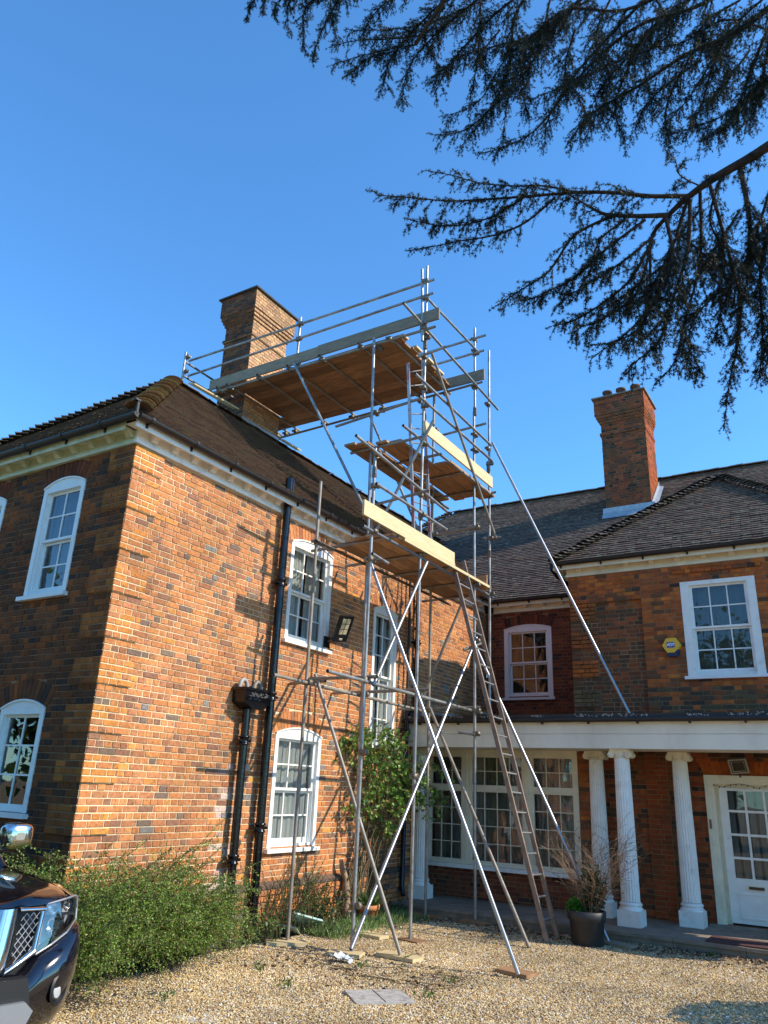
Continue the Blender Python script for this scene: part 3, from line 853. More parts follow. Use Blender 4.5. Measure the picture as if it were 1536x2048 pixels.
def tile_area(t):
    c, e, s, nn, hw, L, lift, ti, mn, ro = t
    q = proj(c)
    if q[2] < .5 or not (0 < q[0] < 1536 and 0 < q[1] < 2048): return 0
    v = CAM-c; d = np.linalg.norm(v)
    return max(0, (v @ nn)/d)*hw/d/d
ta = np.array([tile_area(t) for t in TL])
tids = set(int(i) for i in np.argsort(ta)[::-1][:300])
def tile_verts(hw, L, lift):
    return [(-hw, 0, .036+lift), (hw, 0, .036+lift), (hw, L, .008), (-hw, L, .008), (-hw, 0, .012+lift), (hw, 0, .012+lift), (hw, L, -.004), (-hw, L, -.004)]
TF = [(0,1,2,3), (4,5,1,0), (5,6,2,1), (7,4,0,3), (4,7,6,5)]
tc = {}; tg = {}
for i, t in enumerate(TL):
    c, e, s, nn, hw, L, lift, ti, mn, ro = t
    if i in tids:
        key = (round(hw, 2), mn, tuple(round(x*40) for x in ti))
        if key not in tc:
            mb = MB(); mb.tint(ti); mb.add(tile_verts(round(hw, 2)-.001, L, 0), TF); tc[key] = mb.mesh('tile', M[mn])
        p = c+nn*lift
        m = Matrix(((e[0], s[0], nn[0], p[0]), (e[1], s[1], nn[1], p[1]), (e[2], s[2], nn[2], p[2]), (0, 0, 0, 1)))
        link('tile', tc[key], ro, m)
    else: tg.setdefault((ro.name, mn), []).append(t)
for (rn, mn), lst in tg.items():
    n = len(lst)
    C = np.array([t[0] for t in lst]); E_ = np.array([t[1] for t in lst]); S_ = np.array([t[2] for t in lst]); N_ = np.array([t[3] for t in lst])
    lv = np.array([tile_verts(t[4], t[5], t[6]) for t in lst])
    V = C[:, None]+lv[..., 0:1]*E_[:, None]+lv[..., 1:2]*S_[:, None]+lv[..., 2:3]*N_[:, None]-np.array(HL)
    F = (np.array(TF)[None]+(np.arange(n)*8)[:, None, None]).reshape(-1, 4)
    T = np.repeat(np.array([t[7] for t in lst]), 5, axis=0)
    ob = link('tiling', np_mesh('tiling', V.reshape(-1, 3), F, 4, M[mn], T), bpy.data.objects[rn]); ob['kind'] = 'stuff'
# ================= WINDOWS =================
def wavy(fr, u0, u1, z0, z1, n, amp=.02, wl=.09, mt='curtain', name='curtain', parent=None, scallop=False, seed=0):
    mb = MB(); k = max(8, int((u1-u0)/.012)); vs = []
    for j, z in enumerate((z0, z1)):
        for i in range(k+1):
            u = u0+(u1-u0)*i/k
            a = amp*math.sin(u*2*math.pi/wl+seed)+amp*.5*math.sin(u*2*math.pi/(wl*.43)+1+seed)
            zz = z+(.018*abs(math.sin(u*40)) if (scallop and j == 0) else 0)
            vs.append(fr.P(u, n+a*(1 if j else 1.1), zz))
    mb.add(vs, [(i, i+1, k+2+i, k+1+i) for i in range(k)], True)
    return mb.build(name, M[mt], parent)
def window(fr, o, cols, rows, mt, sillm=None, meet=None, fo=.075, gl='glass', curtains='lace', label=None, n0=0.0, sill=.06, bright=True):
    u0, u1, z0, zs = o.u0, o.u1, o.z0, o.zs
    mb = MB()
    # box frame flush with the wall face
    fr.box(mb, u0, u0+fo, n0-.16, n0+.008, z0, zs)
    fr.box(mb, u1-fo, u1, n0-.16, n0+.008, z0, zs)
    fr.box(mb, u0+fo, u1-fo, n0-.15, n0+.006, zs-.075, zs)
    fr.box(mb, u0+fo, u1-fo, n0-.15, n0-.02, z0, z0+.045)
    if o.rise:      # curved head board
        pts = []
        n = 12
        for i in range(n+1):
            u = u0+(u1-u0)*i/n
            pts.append((u, o.zc+math.sqrt(o.R**2-(u-o.c)**2)+.002))
        mb.prism([(u0, zs)]+pts+[(u1, zs)], lambda p: fr.P(p[0], n0-.15, p[1]), lambda p: fr.P(p[0], n0+.007, p[1]))
        # thin outer bead following the arch
        for i in range(n):
            a, b = pts[i], pts[i+1]
            mb.prism([(a[0], a[1]-.022), (b[0], b[1]-.022), b, a], lambda p: fr.P(p[0], n0+.007, p[1]), lambda p: fr.P(p[0], n0+.024, p[1]))
    win = mb.build('window', mt, house)
    if label: win['label'] = label
    s = MB()
    fr.box(s, u0-.05, u1+.05, n0-.02, n0+.07, z0-sill, z0-.008); s.build('sill', sillm or mt, win)
    iu0, iu1, iz0, iz1 = u0+fo+.018, u1-fo-.018, z0+.045, zs-.075
    for ba, bb in ((u0+fo, iu0), (iu1, u1-fo)):
        fr_b = MB(); fr.box(fr_b, ba, bb, n0-.13, n0-.035, iz0, iz1); fr_b.build('bead', mt, win)
    total = rows; top = meet if meet is not None else rows//2
    H = iz1-iz0; ph = (H-.05)/total
    zm = iz1-top*ph-.025 if top < total else iz0
    for sash_i, (za, zb, nr, nn) in enumerate(((zm, iz1, top, n0-.062), (iz0, zm, total-top, n0-.105))):
        if nr <= 0: continue
        sb = MB(); st = .036; gb = .020
        fr.box(sb, iu0, iu0+st, nn-.02, nn+.018, za, zb); fr.box(sb, iu1-st, iu1, nn-.02, nn+.018, za, zb)
        fr.box(sb, iu0+st, iu1-st, nn-.02, nn+.016, zb-(st if sash_i == 0 else .034), zb)
        fr.box(sb, iu0+st, iu1-st, nn-.02, nn+.016, za, za+(.036 if sash_i == 0 else .07))
        gu0, gu1, gz0, gz1 = iu0+st, iu1-st, za+(.036 if sash_i == 0 else .07), zb-(st if sash_i == 0 else .034)
        pw = (gu1-gu0-gb*(cols-1))/cols; pph = (gz1-gz0-gb*(nr-1))/nr
        for c in range(1, cols): fr.box(sb, gu0+c*pw+(c-1)*gb, gu0+c*pw+c*gb, nn-.012, nn+.013, gz0, gz1)
        for r_ in range(1, nr): fr.box(sb, gu0, gu1, nn-.010, nn+.011, gz0+r_*pph+(r_-1)*gb, gz0+r_*pph+r_*gb)
        sb.build('sash', mt, win)
        for c in range(cols):
            for r_ in range(nr):
                p = MB(); a0 = gu0+c*(pw+gb); b0 = gz0+r_*(pph+gb); t1, t2 = random.gauss(0, .0012), random.gauss(0, .0012)
                p.add([fr.P(a0, nn-t1, b0), fr.P(a0+pw, nn+t1, b0+.0), fr.P(a0+pw, nn+t2, b0+pph), fr.P(a0, nn-t2, b0+pph)], [(0, 1, 2, 3)])
                p.build('pane', M[gl], win)
    r_ = MB()
    a, b, c_, d_ = u0+.01, u1-.01, z0+.01, zs-.005
    for q in ([(a, -.15, c_), (b, -.15, c_), (b, -.9, c_), (a, -.9, c_)], [(a, -.15, d_), (b, -.15, d_), (b, -.9, d_), (a, -.9, d_)], [(a, -.15, c_), (a, -.15, d_), (a, -.9, d_), (a, -.9, c_)],
              [(b, -.15, c_), (b, -.15, d_), (b, -.9, d_), (b, -.9, c_)], [(a, -.9, c_), (b, -.9, c_), (b, -.9, d_), (a, -.9, d_)]):
        r_.add([fr.P(x[0], n0+x[1], x[2]) for x in q], [(0, 1, 2, 3)])
    r_.build('room_beyond', M['room'], win)
    if curtains == 'lace':
        wavy(fr, iu0, iu1, z0+.06, zs-.08, n0-.15, .012, .16, 'lace', 'net_curtain', win, scallop=True, seed=u0)
    elif curtains == 'drape':
        wavy(fr, iu0, iu0+(iu1-iu0)*.47, z0+.02, zs-.03, n0-.17, .02, .09, 'curtain', 'curtain', win, seed=1)
        wavy(fr, iu0+(iu1-iu0)*.60, iu1, z0+.02, zs-.03, n0-.17, .02, .09, 'curtain', 'curtain', win, seed=2)
    elif curtains == 'net':
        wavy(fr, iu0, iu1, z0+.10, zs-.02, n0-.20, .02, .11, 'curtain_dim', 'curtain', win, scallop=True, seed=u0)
    return win
WP = M['white']
window(FE, oE1, 3, 4, WP, curtains='drape', label='sunlit first floor sash window with pale curtains')
window(FE, oE2, 3, 4, WP, curtains='lace', label='sunlit ground floor sash window with net curtains')
window(FE, oE3, 2, 6, WP, meet=3, curtains='drape', label='tall narrow stair window')
M['paint_shade'] = mat('white_paint_shaded', (.78, .86, .82), .5, var=.06, vscale=5, dark=(.4, .46, .44), dscale=5, damt=.35, dlo=.55, dhi=.75, bump=.12, bscale=40)  # white paint with the bluish cast of the shade put into its colour
window(FS, oS1, 2, 4, M['paint_shade'], gl='glass_shade', curtains='net', label='arched sash window under the shaded eaves')
window(FS, oS2, 2, 4, M['paint_shade'], gl='glass_shade', curtains='net', label='arched sash window cut by the left picture edge')
window(FS, oS3, 2, 3, M['paint_shade'], meet=3, gl='glass_shade', curtains=None, label='ground floor arched window with a wreath hanging inside')
M['paint_pink'] = mat('pinkish_paint', (.80, .70, .64), .5, var=.05, vscale=5, dark=(.45, .38, .34), dscale=5, damt=.3, dlo=.55, dhi=.75, bump=.12, bscale=40)
window(FB, oB1, 3, 4, M['paint_pink'], gl='glass_shade', curtains=None, fo=.10, label='arched sash window above the flat roof')
window(FW, oW1, 3, 4, WP, n0=.05, gl='glass_shade', curtains='net', fo=.13, label='square headed sash window of the right wing')

# wide porch window with three lights
fr = FBAY
mb = MB()
fr.box(mb, -7.335, -4.42, -.10, .03, 2.56, 2.66)
fr.box(mb, -7.335, -4.42, -.10, .03, .70, .745)
lights = [(-7.30, -6.63, 3), (-6.46, -5.43, 4), (-5.265, -4.50, 3)]
us = [(-7.335, -7.30), (-6.63, -6.46), (-5.43, -5.265), (-4.50, -4.42)]
for a, b in us: fr.box(mb, a, b, -.10, .02, .745, 2.56)
for a, b in ((-6.57, -6.52), (-5.375, -5.32)): fr.box(mb, a, b, .02, .032, .745, 2.56)
pw_ = mb.build('window', M['cream'], house); pw_['label'] = 'wide three light window with small leaded panes under the porch'
s = MB(); fr.box(s, -7.335, -4.38, -.02, .09, .63, .695); s.build('sill', M['white'], pw_)
s = MB(); fr.box(s, -7.335, -4.38, .0, .05, 2.66, 2.70); s.build('head_rail', M['cream'], pw_)
for (a, b, nc) in lights:
    for (z0, z1, nr) in ((.745, 1.955, 4), (2.02, 2.56, 2)):
        sb = MB(); st = .028; gb = .014
        fr.box(sb, a, a+st, -.06, .0, z0, z1); fr.box(sb, b-st, b, -.06, .0, z0, z1); fr.box(sb, a+st, b-st, -.06, -.003, z0, z0+st); fr.box(sb, a+st, b-st, -.06, -.003, z1-st, z1)
        g0, g1, h0, h1 = a+st, b-st, z0+st, z1-st
        pw = (g1-g0-gb*(nc-1))/nc; ph = (h1-h0-gb*(nr-1))/nr
        for c in range(1, nc): fr.box(sb, g0+c*pw+(c-1)*gb, g0+c*pw+c*gb, -.045, -.02, h0, h1)
        for r_ in range(1, nr): fr.box(sb, g0, g1, -.043, -.022, h0+r_*ph+(r_-1)*gb, h0+r_*ph+r_*gb)
        sb.build('casement', M['cream'], pw_)
        for c in range(nc):
            for r_ in range(nr):
                p = MB(); a0 = g0+c*(pw+gb); b0 = h0+r_*(ph+gb); t1, t2 = random.gauss(0, .0015), random.gauss(0, .0015)
                p.add([fr.P(a0, -.035-t1, b0), fr.P(a0+pw, -.035+t1, b0), fr.P(a0+pw, -.035+t2, b0+ph), fr.P(a0, -.035-t2, b0+ph)], [(0, 1, 2, 3)])
                p.build('pane', M['glass_shade'], pw_)
    tb = MB(); fr.box(tb, a, b, -.08, .015, 1.955, 2.02); tb.build('transom', M['cream'], pw_)
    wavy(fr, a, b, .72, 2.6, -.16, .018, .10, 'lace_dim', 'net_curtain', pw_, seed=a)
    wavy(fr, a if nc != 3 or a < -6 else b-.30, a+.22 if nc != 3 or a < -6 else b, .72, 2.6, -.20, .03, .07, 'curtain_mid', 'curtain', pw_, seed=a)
rb = MB()
for q in ([(-7.33, -.2, .7), (-4.42, -.2, .7), (-4.42, -1.6, .7), (-7.33, -1.6, .7)], [(-7.33, -.2, 2.66), (-4.42, -.2, 2.66), (-4.42, -1.6, 2.66), (-7.33, -1.6, 2.66)], [(-7.33, -1.6, .7), (-4.42, -1.6, .7), (-4.42, -1.6, 2.66), (-7.33, -1.6, 2.66)], [(-7.33, -.1, .7), (-7.33, -.1, 2.66), (-7.33, -1.6, 2.66), (-7.33, -1.6, .7)], [(-4.42, -.1, .7), (-4.42, -.1, 2.66), (-4.42, -1.6, 2.66), (-4.42, -1.6, .7)]):
    rb.add([fr.P(*x) for x in q], [(0, 1, 2, 3)])
rb.build('room_beyond', M['room'], pw_)

# ================= FRONT DOOR =================
fr = FW
mb = MB()
for i, (e0, e1, nn) in enumerate(((0, .045, .045), (.045, .09, .03), (.09, .135, .012), (.135, .19, -.10))):
    fr.box(mb, -2.42+e0, -2.42+e1, -.16, nn, .17, 2.33-e0)
    fr.box(mb, -1.15-e1, -1.15-e0, -.16, nn, .17, 2.33-e0)
    fr.box(mb, -2.42+e1, -1.15-e1, -.16, nn-.002, 2.33-e1, 2.33-e0)
dr = mb.build('door', M['cream'], house); dr['label'] = 'white glazed front door with a net curtain behind its panes'
lf = MB(); st = MB()
gx = [(-2.11, -1.87), (-1.835, -1.595), (-1.56, -1.32)]
gz = [(.83, 1.10), (1.135, 1.435), (1.47, 1.78), (1.815, 2.10)]
for a, b in ((-2.23, -2.11), (-1.87, -1.835), (-1.595, -1.56), (-1.32, -1.34+.0)):
    if b > a: fr.box(lf, a, b, -.115, -.07, .20, 2.14)
fr.box(lf, -1.36, -1.34, -.115, -.07, .20, 2.14)
for z0, z1 in ((1.10, 1.135), (1.435, 1.47), (1.78, 1.815), (2.10, 2.14)): fr.box(lf, -2.11, -1.32, -.113, -.072, z0, z1)
fr.box(lf, -2.11, -1.32, -.113, -.072, .20, .83)
lfo = lf.build('leaf', M['white'], dr)
pn = MB()
for a, b, c, d in ((-2.08, -1.42, .27, .29), (-2.08, -1.42, .60, .62), (-2.08, -2.06, .29, .60), (-1.44, -1.42, .29, .60)): fr.box(pn, a, b, -.075, -.062, c, d)
pn.build('moulding', M['white'], dr)
for a, b in gx:
    for c, d in gz:
        p = MB(); p.add([fr.P(a, -.09, c), fr.P(b, -.09, c), fr.P(b, -.09, d), fr.P(a, -.09, d)], [(0, 1, 2, 3)]); p.build('pane', M['glass_shade'], dr)
wavy(fr, -2.13, -1.33, .80, 2.13, -.135, .010, .14, 'lace_dim', 'net_curtain', dr)
p = MB(); fr.box(p, -1.955, -1.70, -.07, -.055, .67, .74); p.build('letter_plate', M['cream'], dr)
p = MB(); fr.box(p, -1.935, -1.72, -.055, -.050, .685, .725); p.build('letter_slot', M['black'], dr)
p = MB(); fr.box(p, -2.42, -1.15, -.3, -.14, .17, 2.33); p.build('hall_beyond', M['room'], dr)
p = MB(); fr.box(p, -2.52, -1.05, -.05, .20, .10, .172); p.build('threshold', M['stone'], dr)
p = MB(); fr.box(p, -2.395, -2.365, .045, .058, 1.52, 1.66); p.build('bell_push', mat('brown_plate', (.25, .10, .05), .5), dr)

# ================= PORCH =================
FP = 12.65
mb = MB()
mb.box((X0, FP, 2.655), (1.4, FP+.05, 2.875)); mb.box((X0, FP-.004, 2.88), (1.4, FP+.05, 3.085))
mb.box((X0, FP+.05, 2.66), (1.4, 13.55, 2.70)); mb.box((X0+.0, FP-.03, 3.085), (1.4, FP+.05, 3.11))
pf = mb.build('porch_fascia', M['fascia'], house)
mb = MB(); mb.box((X0, FP-.08, 3.11), (1.4, 13.86, 3.16)); mb.box((X0, 13.86, 3.11), (-4.52, YB-.03, 3.16))
fro = mb.build('flat_roof', M['felt_roof'], house)
mb = MB()
mb.path([(X0, FP-.085, 3.10), (1.4, FP-.085, 3.10)], .045, 8)
for x in np.arange(-7.0, 1.2, .78): mb.box((x-.012, FP-.10, 3.03), (x+.012, FP-.02, 3.06))
mb.box((X0, FP-.10, 3.13), (1.4, FP-.03, 3.185))
mb.build('porch_gutter', M['gutter'], fro)
mb = MB()
for i in range(420):
    x = random.uniform(X0, 0); y = FP-.103
    if math.sin(x*3.1)+math.sin(x*7.7) < -.2: continue
    mb.lathe((x, y, 3.16+random.uniform(-.022, .02)), [(random.uniform(.004, .014), -.002), (.003, .003)], 6, axis=1)
o_ = mb.build('lichen', mat('lichen_pale', (.36, .37, .34), .9), fro); o_['kind'] = 'stuff'
mb = MB(); mb.box((X0, 14.0, 3.16), (-5.9, 14.6, 3.24)); mb.box((-7.3, 12.9, 3.16), (-6.6, 13.5, 3.26))
mb.build('lead_sheet', M['lead'], fro)

def column(cx, cy, zb, zt, half=False, label=None):
    H = zt-zb
    mb = MB()
    prof = []
    n = 60
    for i in range(11):
        t = i/10
        rr = .138-.022*(t**1.6)
        prof.append((rr, zb+.33+(H-.33-.14)*t))
    def wob(k, h): return 1-.055*abs(math.sin(math.pi*k*20/60))
    mb.lathe((cx, cy, 0), prof, n, False, wob=lambda k, h: 1-.07*(1 if k % 3 == 1 else 0))
    c = mb.build('column', M['white'], house)
    if label: c['label'] = label
    b = MB(); b.lathe((cx, cy, 0), [(.145, zb+.325), (.165, zb+.30), (.168, zb+.285), (.150, zb+.27), (.158, zb+.255), (.178, zb+.235), (.178, zb+.215)], 24); b.build('base', M['white'], c)
    p = MB(); p.box((cx-.172, cy-.172, zb), (cx+.172, cy+.172, zb+.215)); p.build('plinth', M['white'], c)
    k = MB(); k.box((cx-.15, cy-.15, zt-.028), (cx+.15, cy+.15, zt-.002))
    k.lathe((cx, cy, 0), [(.118, zt-.14), (.135, zt-.115), (.12, zt-.105), (.15, zt-.07), (.15, zt-.03)], 20)
    for sx in (-1, 1):
        for yy in (-.135,):
            k.lathe((cx+sx*.135, cy+yy, zt-.085), [(.052, 0), (.052, .27)], 14, axis=1)
            k.lathe((cx+sx*.135, cy+yy-.012, zt-.085), [(.034, 0), (.034, .012)], 12, axis=1)
            k.lathe((cx+sx*.135, cy+yy-.022, zt-.085), [(.014, 0), (.014, .012)], 8, axis=1)
        k.box((cx+sx*.06, cy-.14, zt-.05), (cx+sx*.16, cy+.14, zt-.028))
    k.build('capital', M['cream'], c)
    return c
column(-7.16, 13.02, .14, 2.655, label='fluted column against the left wall')
column(-4.06, 13.50, .14, 2.655, label='fluted column beside the wide window, behind the potted shrub')
column(-3.45, 12.86, .14, 2.655, label='fluted column at the front of the porch')
column(-2.71, 13.55, .14, 2.655, label='fluted column left of the front door')
column(-.6, 12.86, .14, 2.655, label='fluted column beyond the right picture edge')

# ================= DOWNPIPES =================
def pipe(pts, r, parent, name='downpipe', collars=(), shoe=None, mt='black', label=None):
    mb = MB(); mb.path(pts, r, 14)
    d = mb.build(name, M[mt], parent)
    if label: d['label'] = label
    for z in collars:
        x, y = None, None
        for a, b in zip(pts[:-1], pts[1:]):
            lo, hi = min(a[2], b[2]), max(a[2], b[2])
            if lo <= z <= hi:
                t = (z-a[2])/(b[2]-a[2]); x, y = a[0]+(b[0]-a[0])*t, a[1]+(b[1]-a[1])*t
        if x is None: continue
        c = MB(); c.lathe((x, y, z), [(r+.004, -.06), (r+.016, -.055), (r+.016, -.035), (r+.008, -.03), (r+.008, .03), (r+.020, .035), (r+.020, .06), (r+.004, .065)], 16)
        c.obox((x-.02, y, z), (.05, 0, 0), (0, r+.06, 0), (0, 0, .018))
        c.build('collar', M[mt], d)
    return d
pipe([(X0+.12, 8.60, 6.42), (X0+.12, 8.60, 5.9), (X0+.12, 8.60, 3.2), (X0+.12, 8.62, .15)], .060, house, collars=(4.75, 3.08, 1.35), label='tall black soil pipe rising through the eaves')
pipe([(X0+.12, 8.60, 6.20), (X0+.12, 8.60, 6.44)], .068, house, name='vent_cowl')
d2 = pipe([(X0+.12, 8.12, 2.86), (X0+.12, 8.14, .42), (X0+.12, 8.14, .03)], .055, house, collars=(2.45, .98), label='short black downpipe below the hopper')
mb = MB()
mb.prism([(-.27, 3.13), (.24, 3.13), (.24, 2.94), (.10, 2.86), (-.10, 2.86), (-.27, 2.94)], lambda p: (X0+.01, 8.20+p[0], p[1]), lambda p: (X0+.24, 8.20+p[0], p[1]))
mb.box((X0+.0, 7.90, 3.10), (X0+.26, 8.47, 3.135))
hp = mb.build('hopper', M['black'], d2)
mb = MB()
for i in range(46):
    y = 8.20+random.uniform(-.2, .2); z = 3.03+random.uniform(-.05, .05)
    mb.obox((X0+.245, y, z), (.006, 0, 0), (0, random.uniform(.006, .018), random.uniform(-.01, .01)), (0, 0, .006))
o_ = mb.build('hopper_relief', mat('worn_relief', (.12, .12, .12), .35), d2); o_['kind'] = 'stuff'
for yy in (8.03, 8.32):
    mb = MB(); pts = []
    for i in range(9):
        t = math.pi*i/8; pts.append((X0+.10, yy+.075*math.cos(t), 3.13+.12*math.sin(t)))
    mb.path(pts, .028, 10); mb.build('waste_pipe', mat('waste_grey', (.35, .33, .30), .5) if yy < 8.1 else M['galv_dull'], d2)
pipe([(X0+.08, 12.88, 5.92), (X0+.08, 12.88, 3.4), (X0+.10, 12.52, 3.1), (X0+.10, 12.52, .35), (X0+.16, 12.47, .22)], .045, house, collars=(4.6, 2.9, 1.6), label='black downpipe beside the stair window')
pipe([(X0+.08, 12.55, 5.92), (X0+.08, 12.55, 2.9)], .028, house, mt='gutter')
pipe([(-4.60, YB-.10, 6.0), (-4.60, YB-.10, 3.2)], .045, house, collars=(5.2, 4.0), label='black downpipe in the inner corner of the right wing')
pipe([(-4.80, 13.72, 6.05), (-4.76, 13.95, 5.93), (-4.62, 14.25, 5.80), (-4.60, 14.3, 5.3)], .045, house, name='swan_neck')

# ================= FIXTURES =================
lp = thing('floodlight', 'black solar floodlight with six pale panels jutting from the sunlit wall beside the upper window', 'floodlight', (X0, 10.45, 4.1))
C = np.array([X0+.36, 9.95, 4.30]); a1 = np.array([.0, .19, .03]); a2 = np.array([.16, -.13, .17]); nn = np.cross(a1, a2); nn /= np.linalg.norm(nn)
mb = MB(); mb.obox(C, a1, a2, nn*.016); mb.obox(C-nn*.03, a1*.6, a2*.6, nn*.016); mb.build('housing', M['black'], lp)
for i in range(3):
    for j in range(2):
        mb = MB(); mb.obox(C+a1*(-.30+.60*j)+a2*(-.22+.42*i)-nn*.019*(-1 if nn[0] > 0 else 1), a1*.25, a2*.17, nn*.004); mb.build('led_panel', mat('led_panel', (.62, .55, .36), .3), lp)
mb = MB(); mb.obox(C-a2*.78+nn*.019*(1 if nn[0] > 0 else -1), a1*.22, a2*.06, nn*.004); mb.build('sensor', mat('sensor', (.6, .55, .45), .3), lp)
mb = MB(); mb.tube(C-nn*.03-a2*.5, (X0, 10.0, 4.12), .018); mb.box((X0, 9.93, 4.02), (X0+.03, 10.07, 4.2)); mb.build('arm', M['black'], lp)

dl = thing('floodlight', 'square grey floodlight above the white front door', 'floodlight', (-1.86, YW, 2.5))
mb = MB(); C = np.array([-1.86, YW-.16, 2.475]); ax = np.array([.135, 0, .012]); az = np.array([-.012, -.05, .105]); n_ = np.cross(ax, az); n_ /= np.linalg.norm(n_)
if n_[1] > 0: n_ = -n_
mb.obox(C, ax, az, n_*.03); mb.build('housing', mat('lamp_grey', (.30, .29, .26), .5, var=.2), dl)
mb = MB(); mb.obox(C+n_*.031, ax*.82, az*.80, n_*.004); mb.build('rim', M['black'], dl)
mb = MB()
q = [C+n_*.036+ax*sx*.70+az*sz*.66 for sx, sz in ((-1, -1), (1, -1), (1, 1), (-1, 1))]; ap = C+n_*.030
mb.add(q+[ap-n_*.012], [(0, 1, 4), (1, 2, 4), (2, 3, 4), (3, 0, 4)]); mb.build('reflector', mat('reflector', (.55, .50, .30), .25, metal=.6), dl)
mb = MB(); mb.box((-1.88, YW-.14, 2.56), (-1.84, YW, 2.60)); mb.box((-1.87, YW-.13, 2.30), (-1.85, YW-.09, 2.36)); mb.build('bracket', M['gutter'], dl)

al = thing('alarm_box', 'yellow hexagonal alarm box with blue logo on the brick wall beside the right window', 'alarm box', (-2.72, YW-.05, 4.42))
FA = Fr('S', YW-.055)
def hexa(cx, cz, w_, h_): return [(cx-w_/2, cz), (cx-w_/4, cz+h_/2), (cx+w_/4, cz+h_/2), (cx+w_/2, cz), (cx+w_/4, cz-h_/2), (cx-w_/4, cz-h_/2)]
mb = MB(); mb.prism(hexa(-2.72, 4.44, .325, .27), lambda p: FA.P(p[0], 0, p[1]), lambda p: FA.P(-2.72+(p[0]+2.72)*.93, .075, 4.44+(p[1]-4.44)*.93))
mb.build('case', mat('alarm_yellow', (.82, .46, .015), .35), al)
mb = MB(); mb.prism([(-2.80, 4.318), (-2.62, 4.318), (-2.60, 4.36), (-2.63, 4.25), (-2.79, 4.25)], lambda p: FA.P(p[0], .0, p[1]), lambda p: FA.P(p[0], .065, p[1]))
mb.v = []; mb.f = []; mb.t = []; mb.sm = []
mb.prism([(-2.815, 4.315), (-2.60, 4.315), (-2.635, 4.25), (-2.79, 4.25)], lambda p: FA.P(p[0], .0, p[1]), lambda p: FA.P(p[0], .06, p[1]))
mb.prism([(-2.665, 4.33), (-2.60, 4.375), (-2.60, 4.31), (-2.665, 4.31)], lambda p: FA.P(p[0], .01, p[1]), lambda p: FA.P(p[0], .078, p[1]))
mb.build('sounder', mat('alarm_blue', (.012, .014, .07), .35), al)
mb = MB(); FA.box(mb, -2.795, -2.665, .073, .0775, 4.40, 4.495); mb.build('badge', mat('badge_blue', (.02, .035, .32), .4), al)
cu = bpy.data.curves.new('logo_text', 'FONT'); cu.body = 'ADT'; cu.size = .072; cu.extrude = .001; cu.align_x = 'CENTER'; cu.align_y = 'CENTER'; cu.space_character = .82; cu.shear = .15; cu.offset = .0022
tmp = bpy.data.objects.new('logo_text', cu); col.objects.link(tmp)
bpy.context.view_layer.update()
me = bpy.data.meshes.new_from_object(tmp.evaluated_get(bpy.context.evaluated_depsgraph_get())); col.objects.unlink(tmp); bpy.data.objects.remove(tmp)
me.materials.clear(); me.materials.append(mat('badge_white', (.85, .85, .85), .4))
link('lettering', me, al, Matrix.Translation(Vector((-2.73, YW-.055-.0795, 4.4475))) @ Matrix.Rotation(math.pi/2, 4, 'X'))

wr = thing('wreath', 'round twig wreath hanging inside the lower left window', 'wreath', (-8.72, YS+.16, 2.42))
mb = MB()
for k in range(5):
    pts = []
    for i in range(33):
        t = 2*math.pi*i/32; rr = .078+random.gauss(0, .003)
        pts.append((-8.72+rr*math.cos(t)*1.0, YS+.125+random.gauss(0, .004), 2.425+rr*math.sin(t)))
    mb.path(pts, .006, 5)
mb.build('ring', mat('twig_tan', (.30, .20, .11), .8), wr)
mb = MB(); mb.tube((-8.80, YS+.125, 2.43), (-8.66, YS+.125, 2.42), .006, 5); mb.build('cord', M['white'], wr)

# string of dark bulbs over the door
ls = thing('fairy_lights', 'string of small dark lights looped along the top of the front door', 'fairy lights', (-1.8, YW, 2.2))
mb = MB(); pts = []
for i in range(25):
    u = -2.28+1.0*i/24
    z = 2.15+.055*abs(math.cos((u+1.9)*math.pi/.52))
    pts.append((u, YW-.02, z))
mb.path(pts, .003, 4); mb.build('wire', M['black'], ls)
mb = MB()
for p in pts[::2]: mb.obox((p[0], p[1]-.005, p[2]-.012), (.006, 0, 0), (0, .006, 0), (0, 0, .012))
mb.build('bulb', M['black'], ls)
# ================= GROUND =================
M['stone_pale'] = mat('pale_flag', (.42, .38, .31), .9, var=.2, vscale=12, bump=.3)
g_m = mat('gravel_bed', (.42, .29, .14), .95, var=.3, vscale=60, dark=(.12, .08, .05), dscale=45, damt=.6, dlo=.45, dhi=.6, bump=1.0, bscale=110)
me = bpy.data.meshes.new('ground'); S = 400
me.from_pydata([(-S, -S, 0), (S, -S, 0), (S, S, 0), (-S, S, 0)], [], [(0, 1, 2, 3)]); me.materials.append(g_m)
o = link('ground', me); o['kind'] = 'structure'
# the stone step along the porch
mb = MB()
xs = np.arange(X0, 1.5, .92)
st = MB(); st.box((X0, 12.26, .0), (1.5, 13.85, .095)); sto = st.build('porch_step', M['stone']); sto['kind'] = 'structure'
for i, x in enumerate(xs):
    b = MB(); x1 = min(x+.914, 1.5)
    b.box((x, 12.20+random.uniform(-.006, .006), .095), (x1, 12.80, .140+random.uniform(-.003, .003))); b.build('slab', M['stone'], sto)
    b = MB(); b.box((x, 12.806, .095), (x1, 13.85, .1385)); b.build('slab', M['stone'], sto)
    b = MB(); b.box((x, 12.225, 0), (x1, 12.26, .094)); b.build('riser_stone', M['stone'], sto)
o = MB(); 
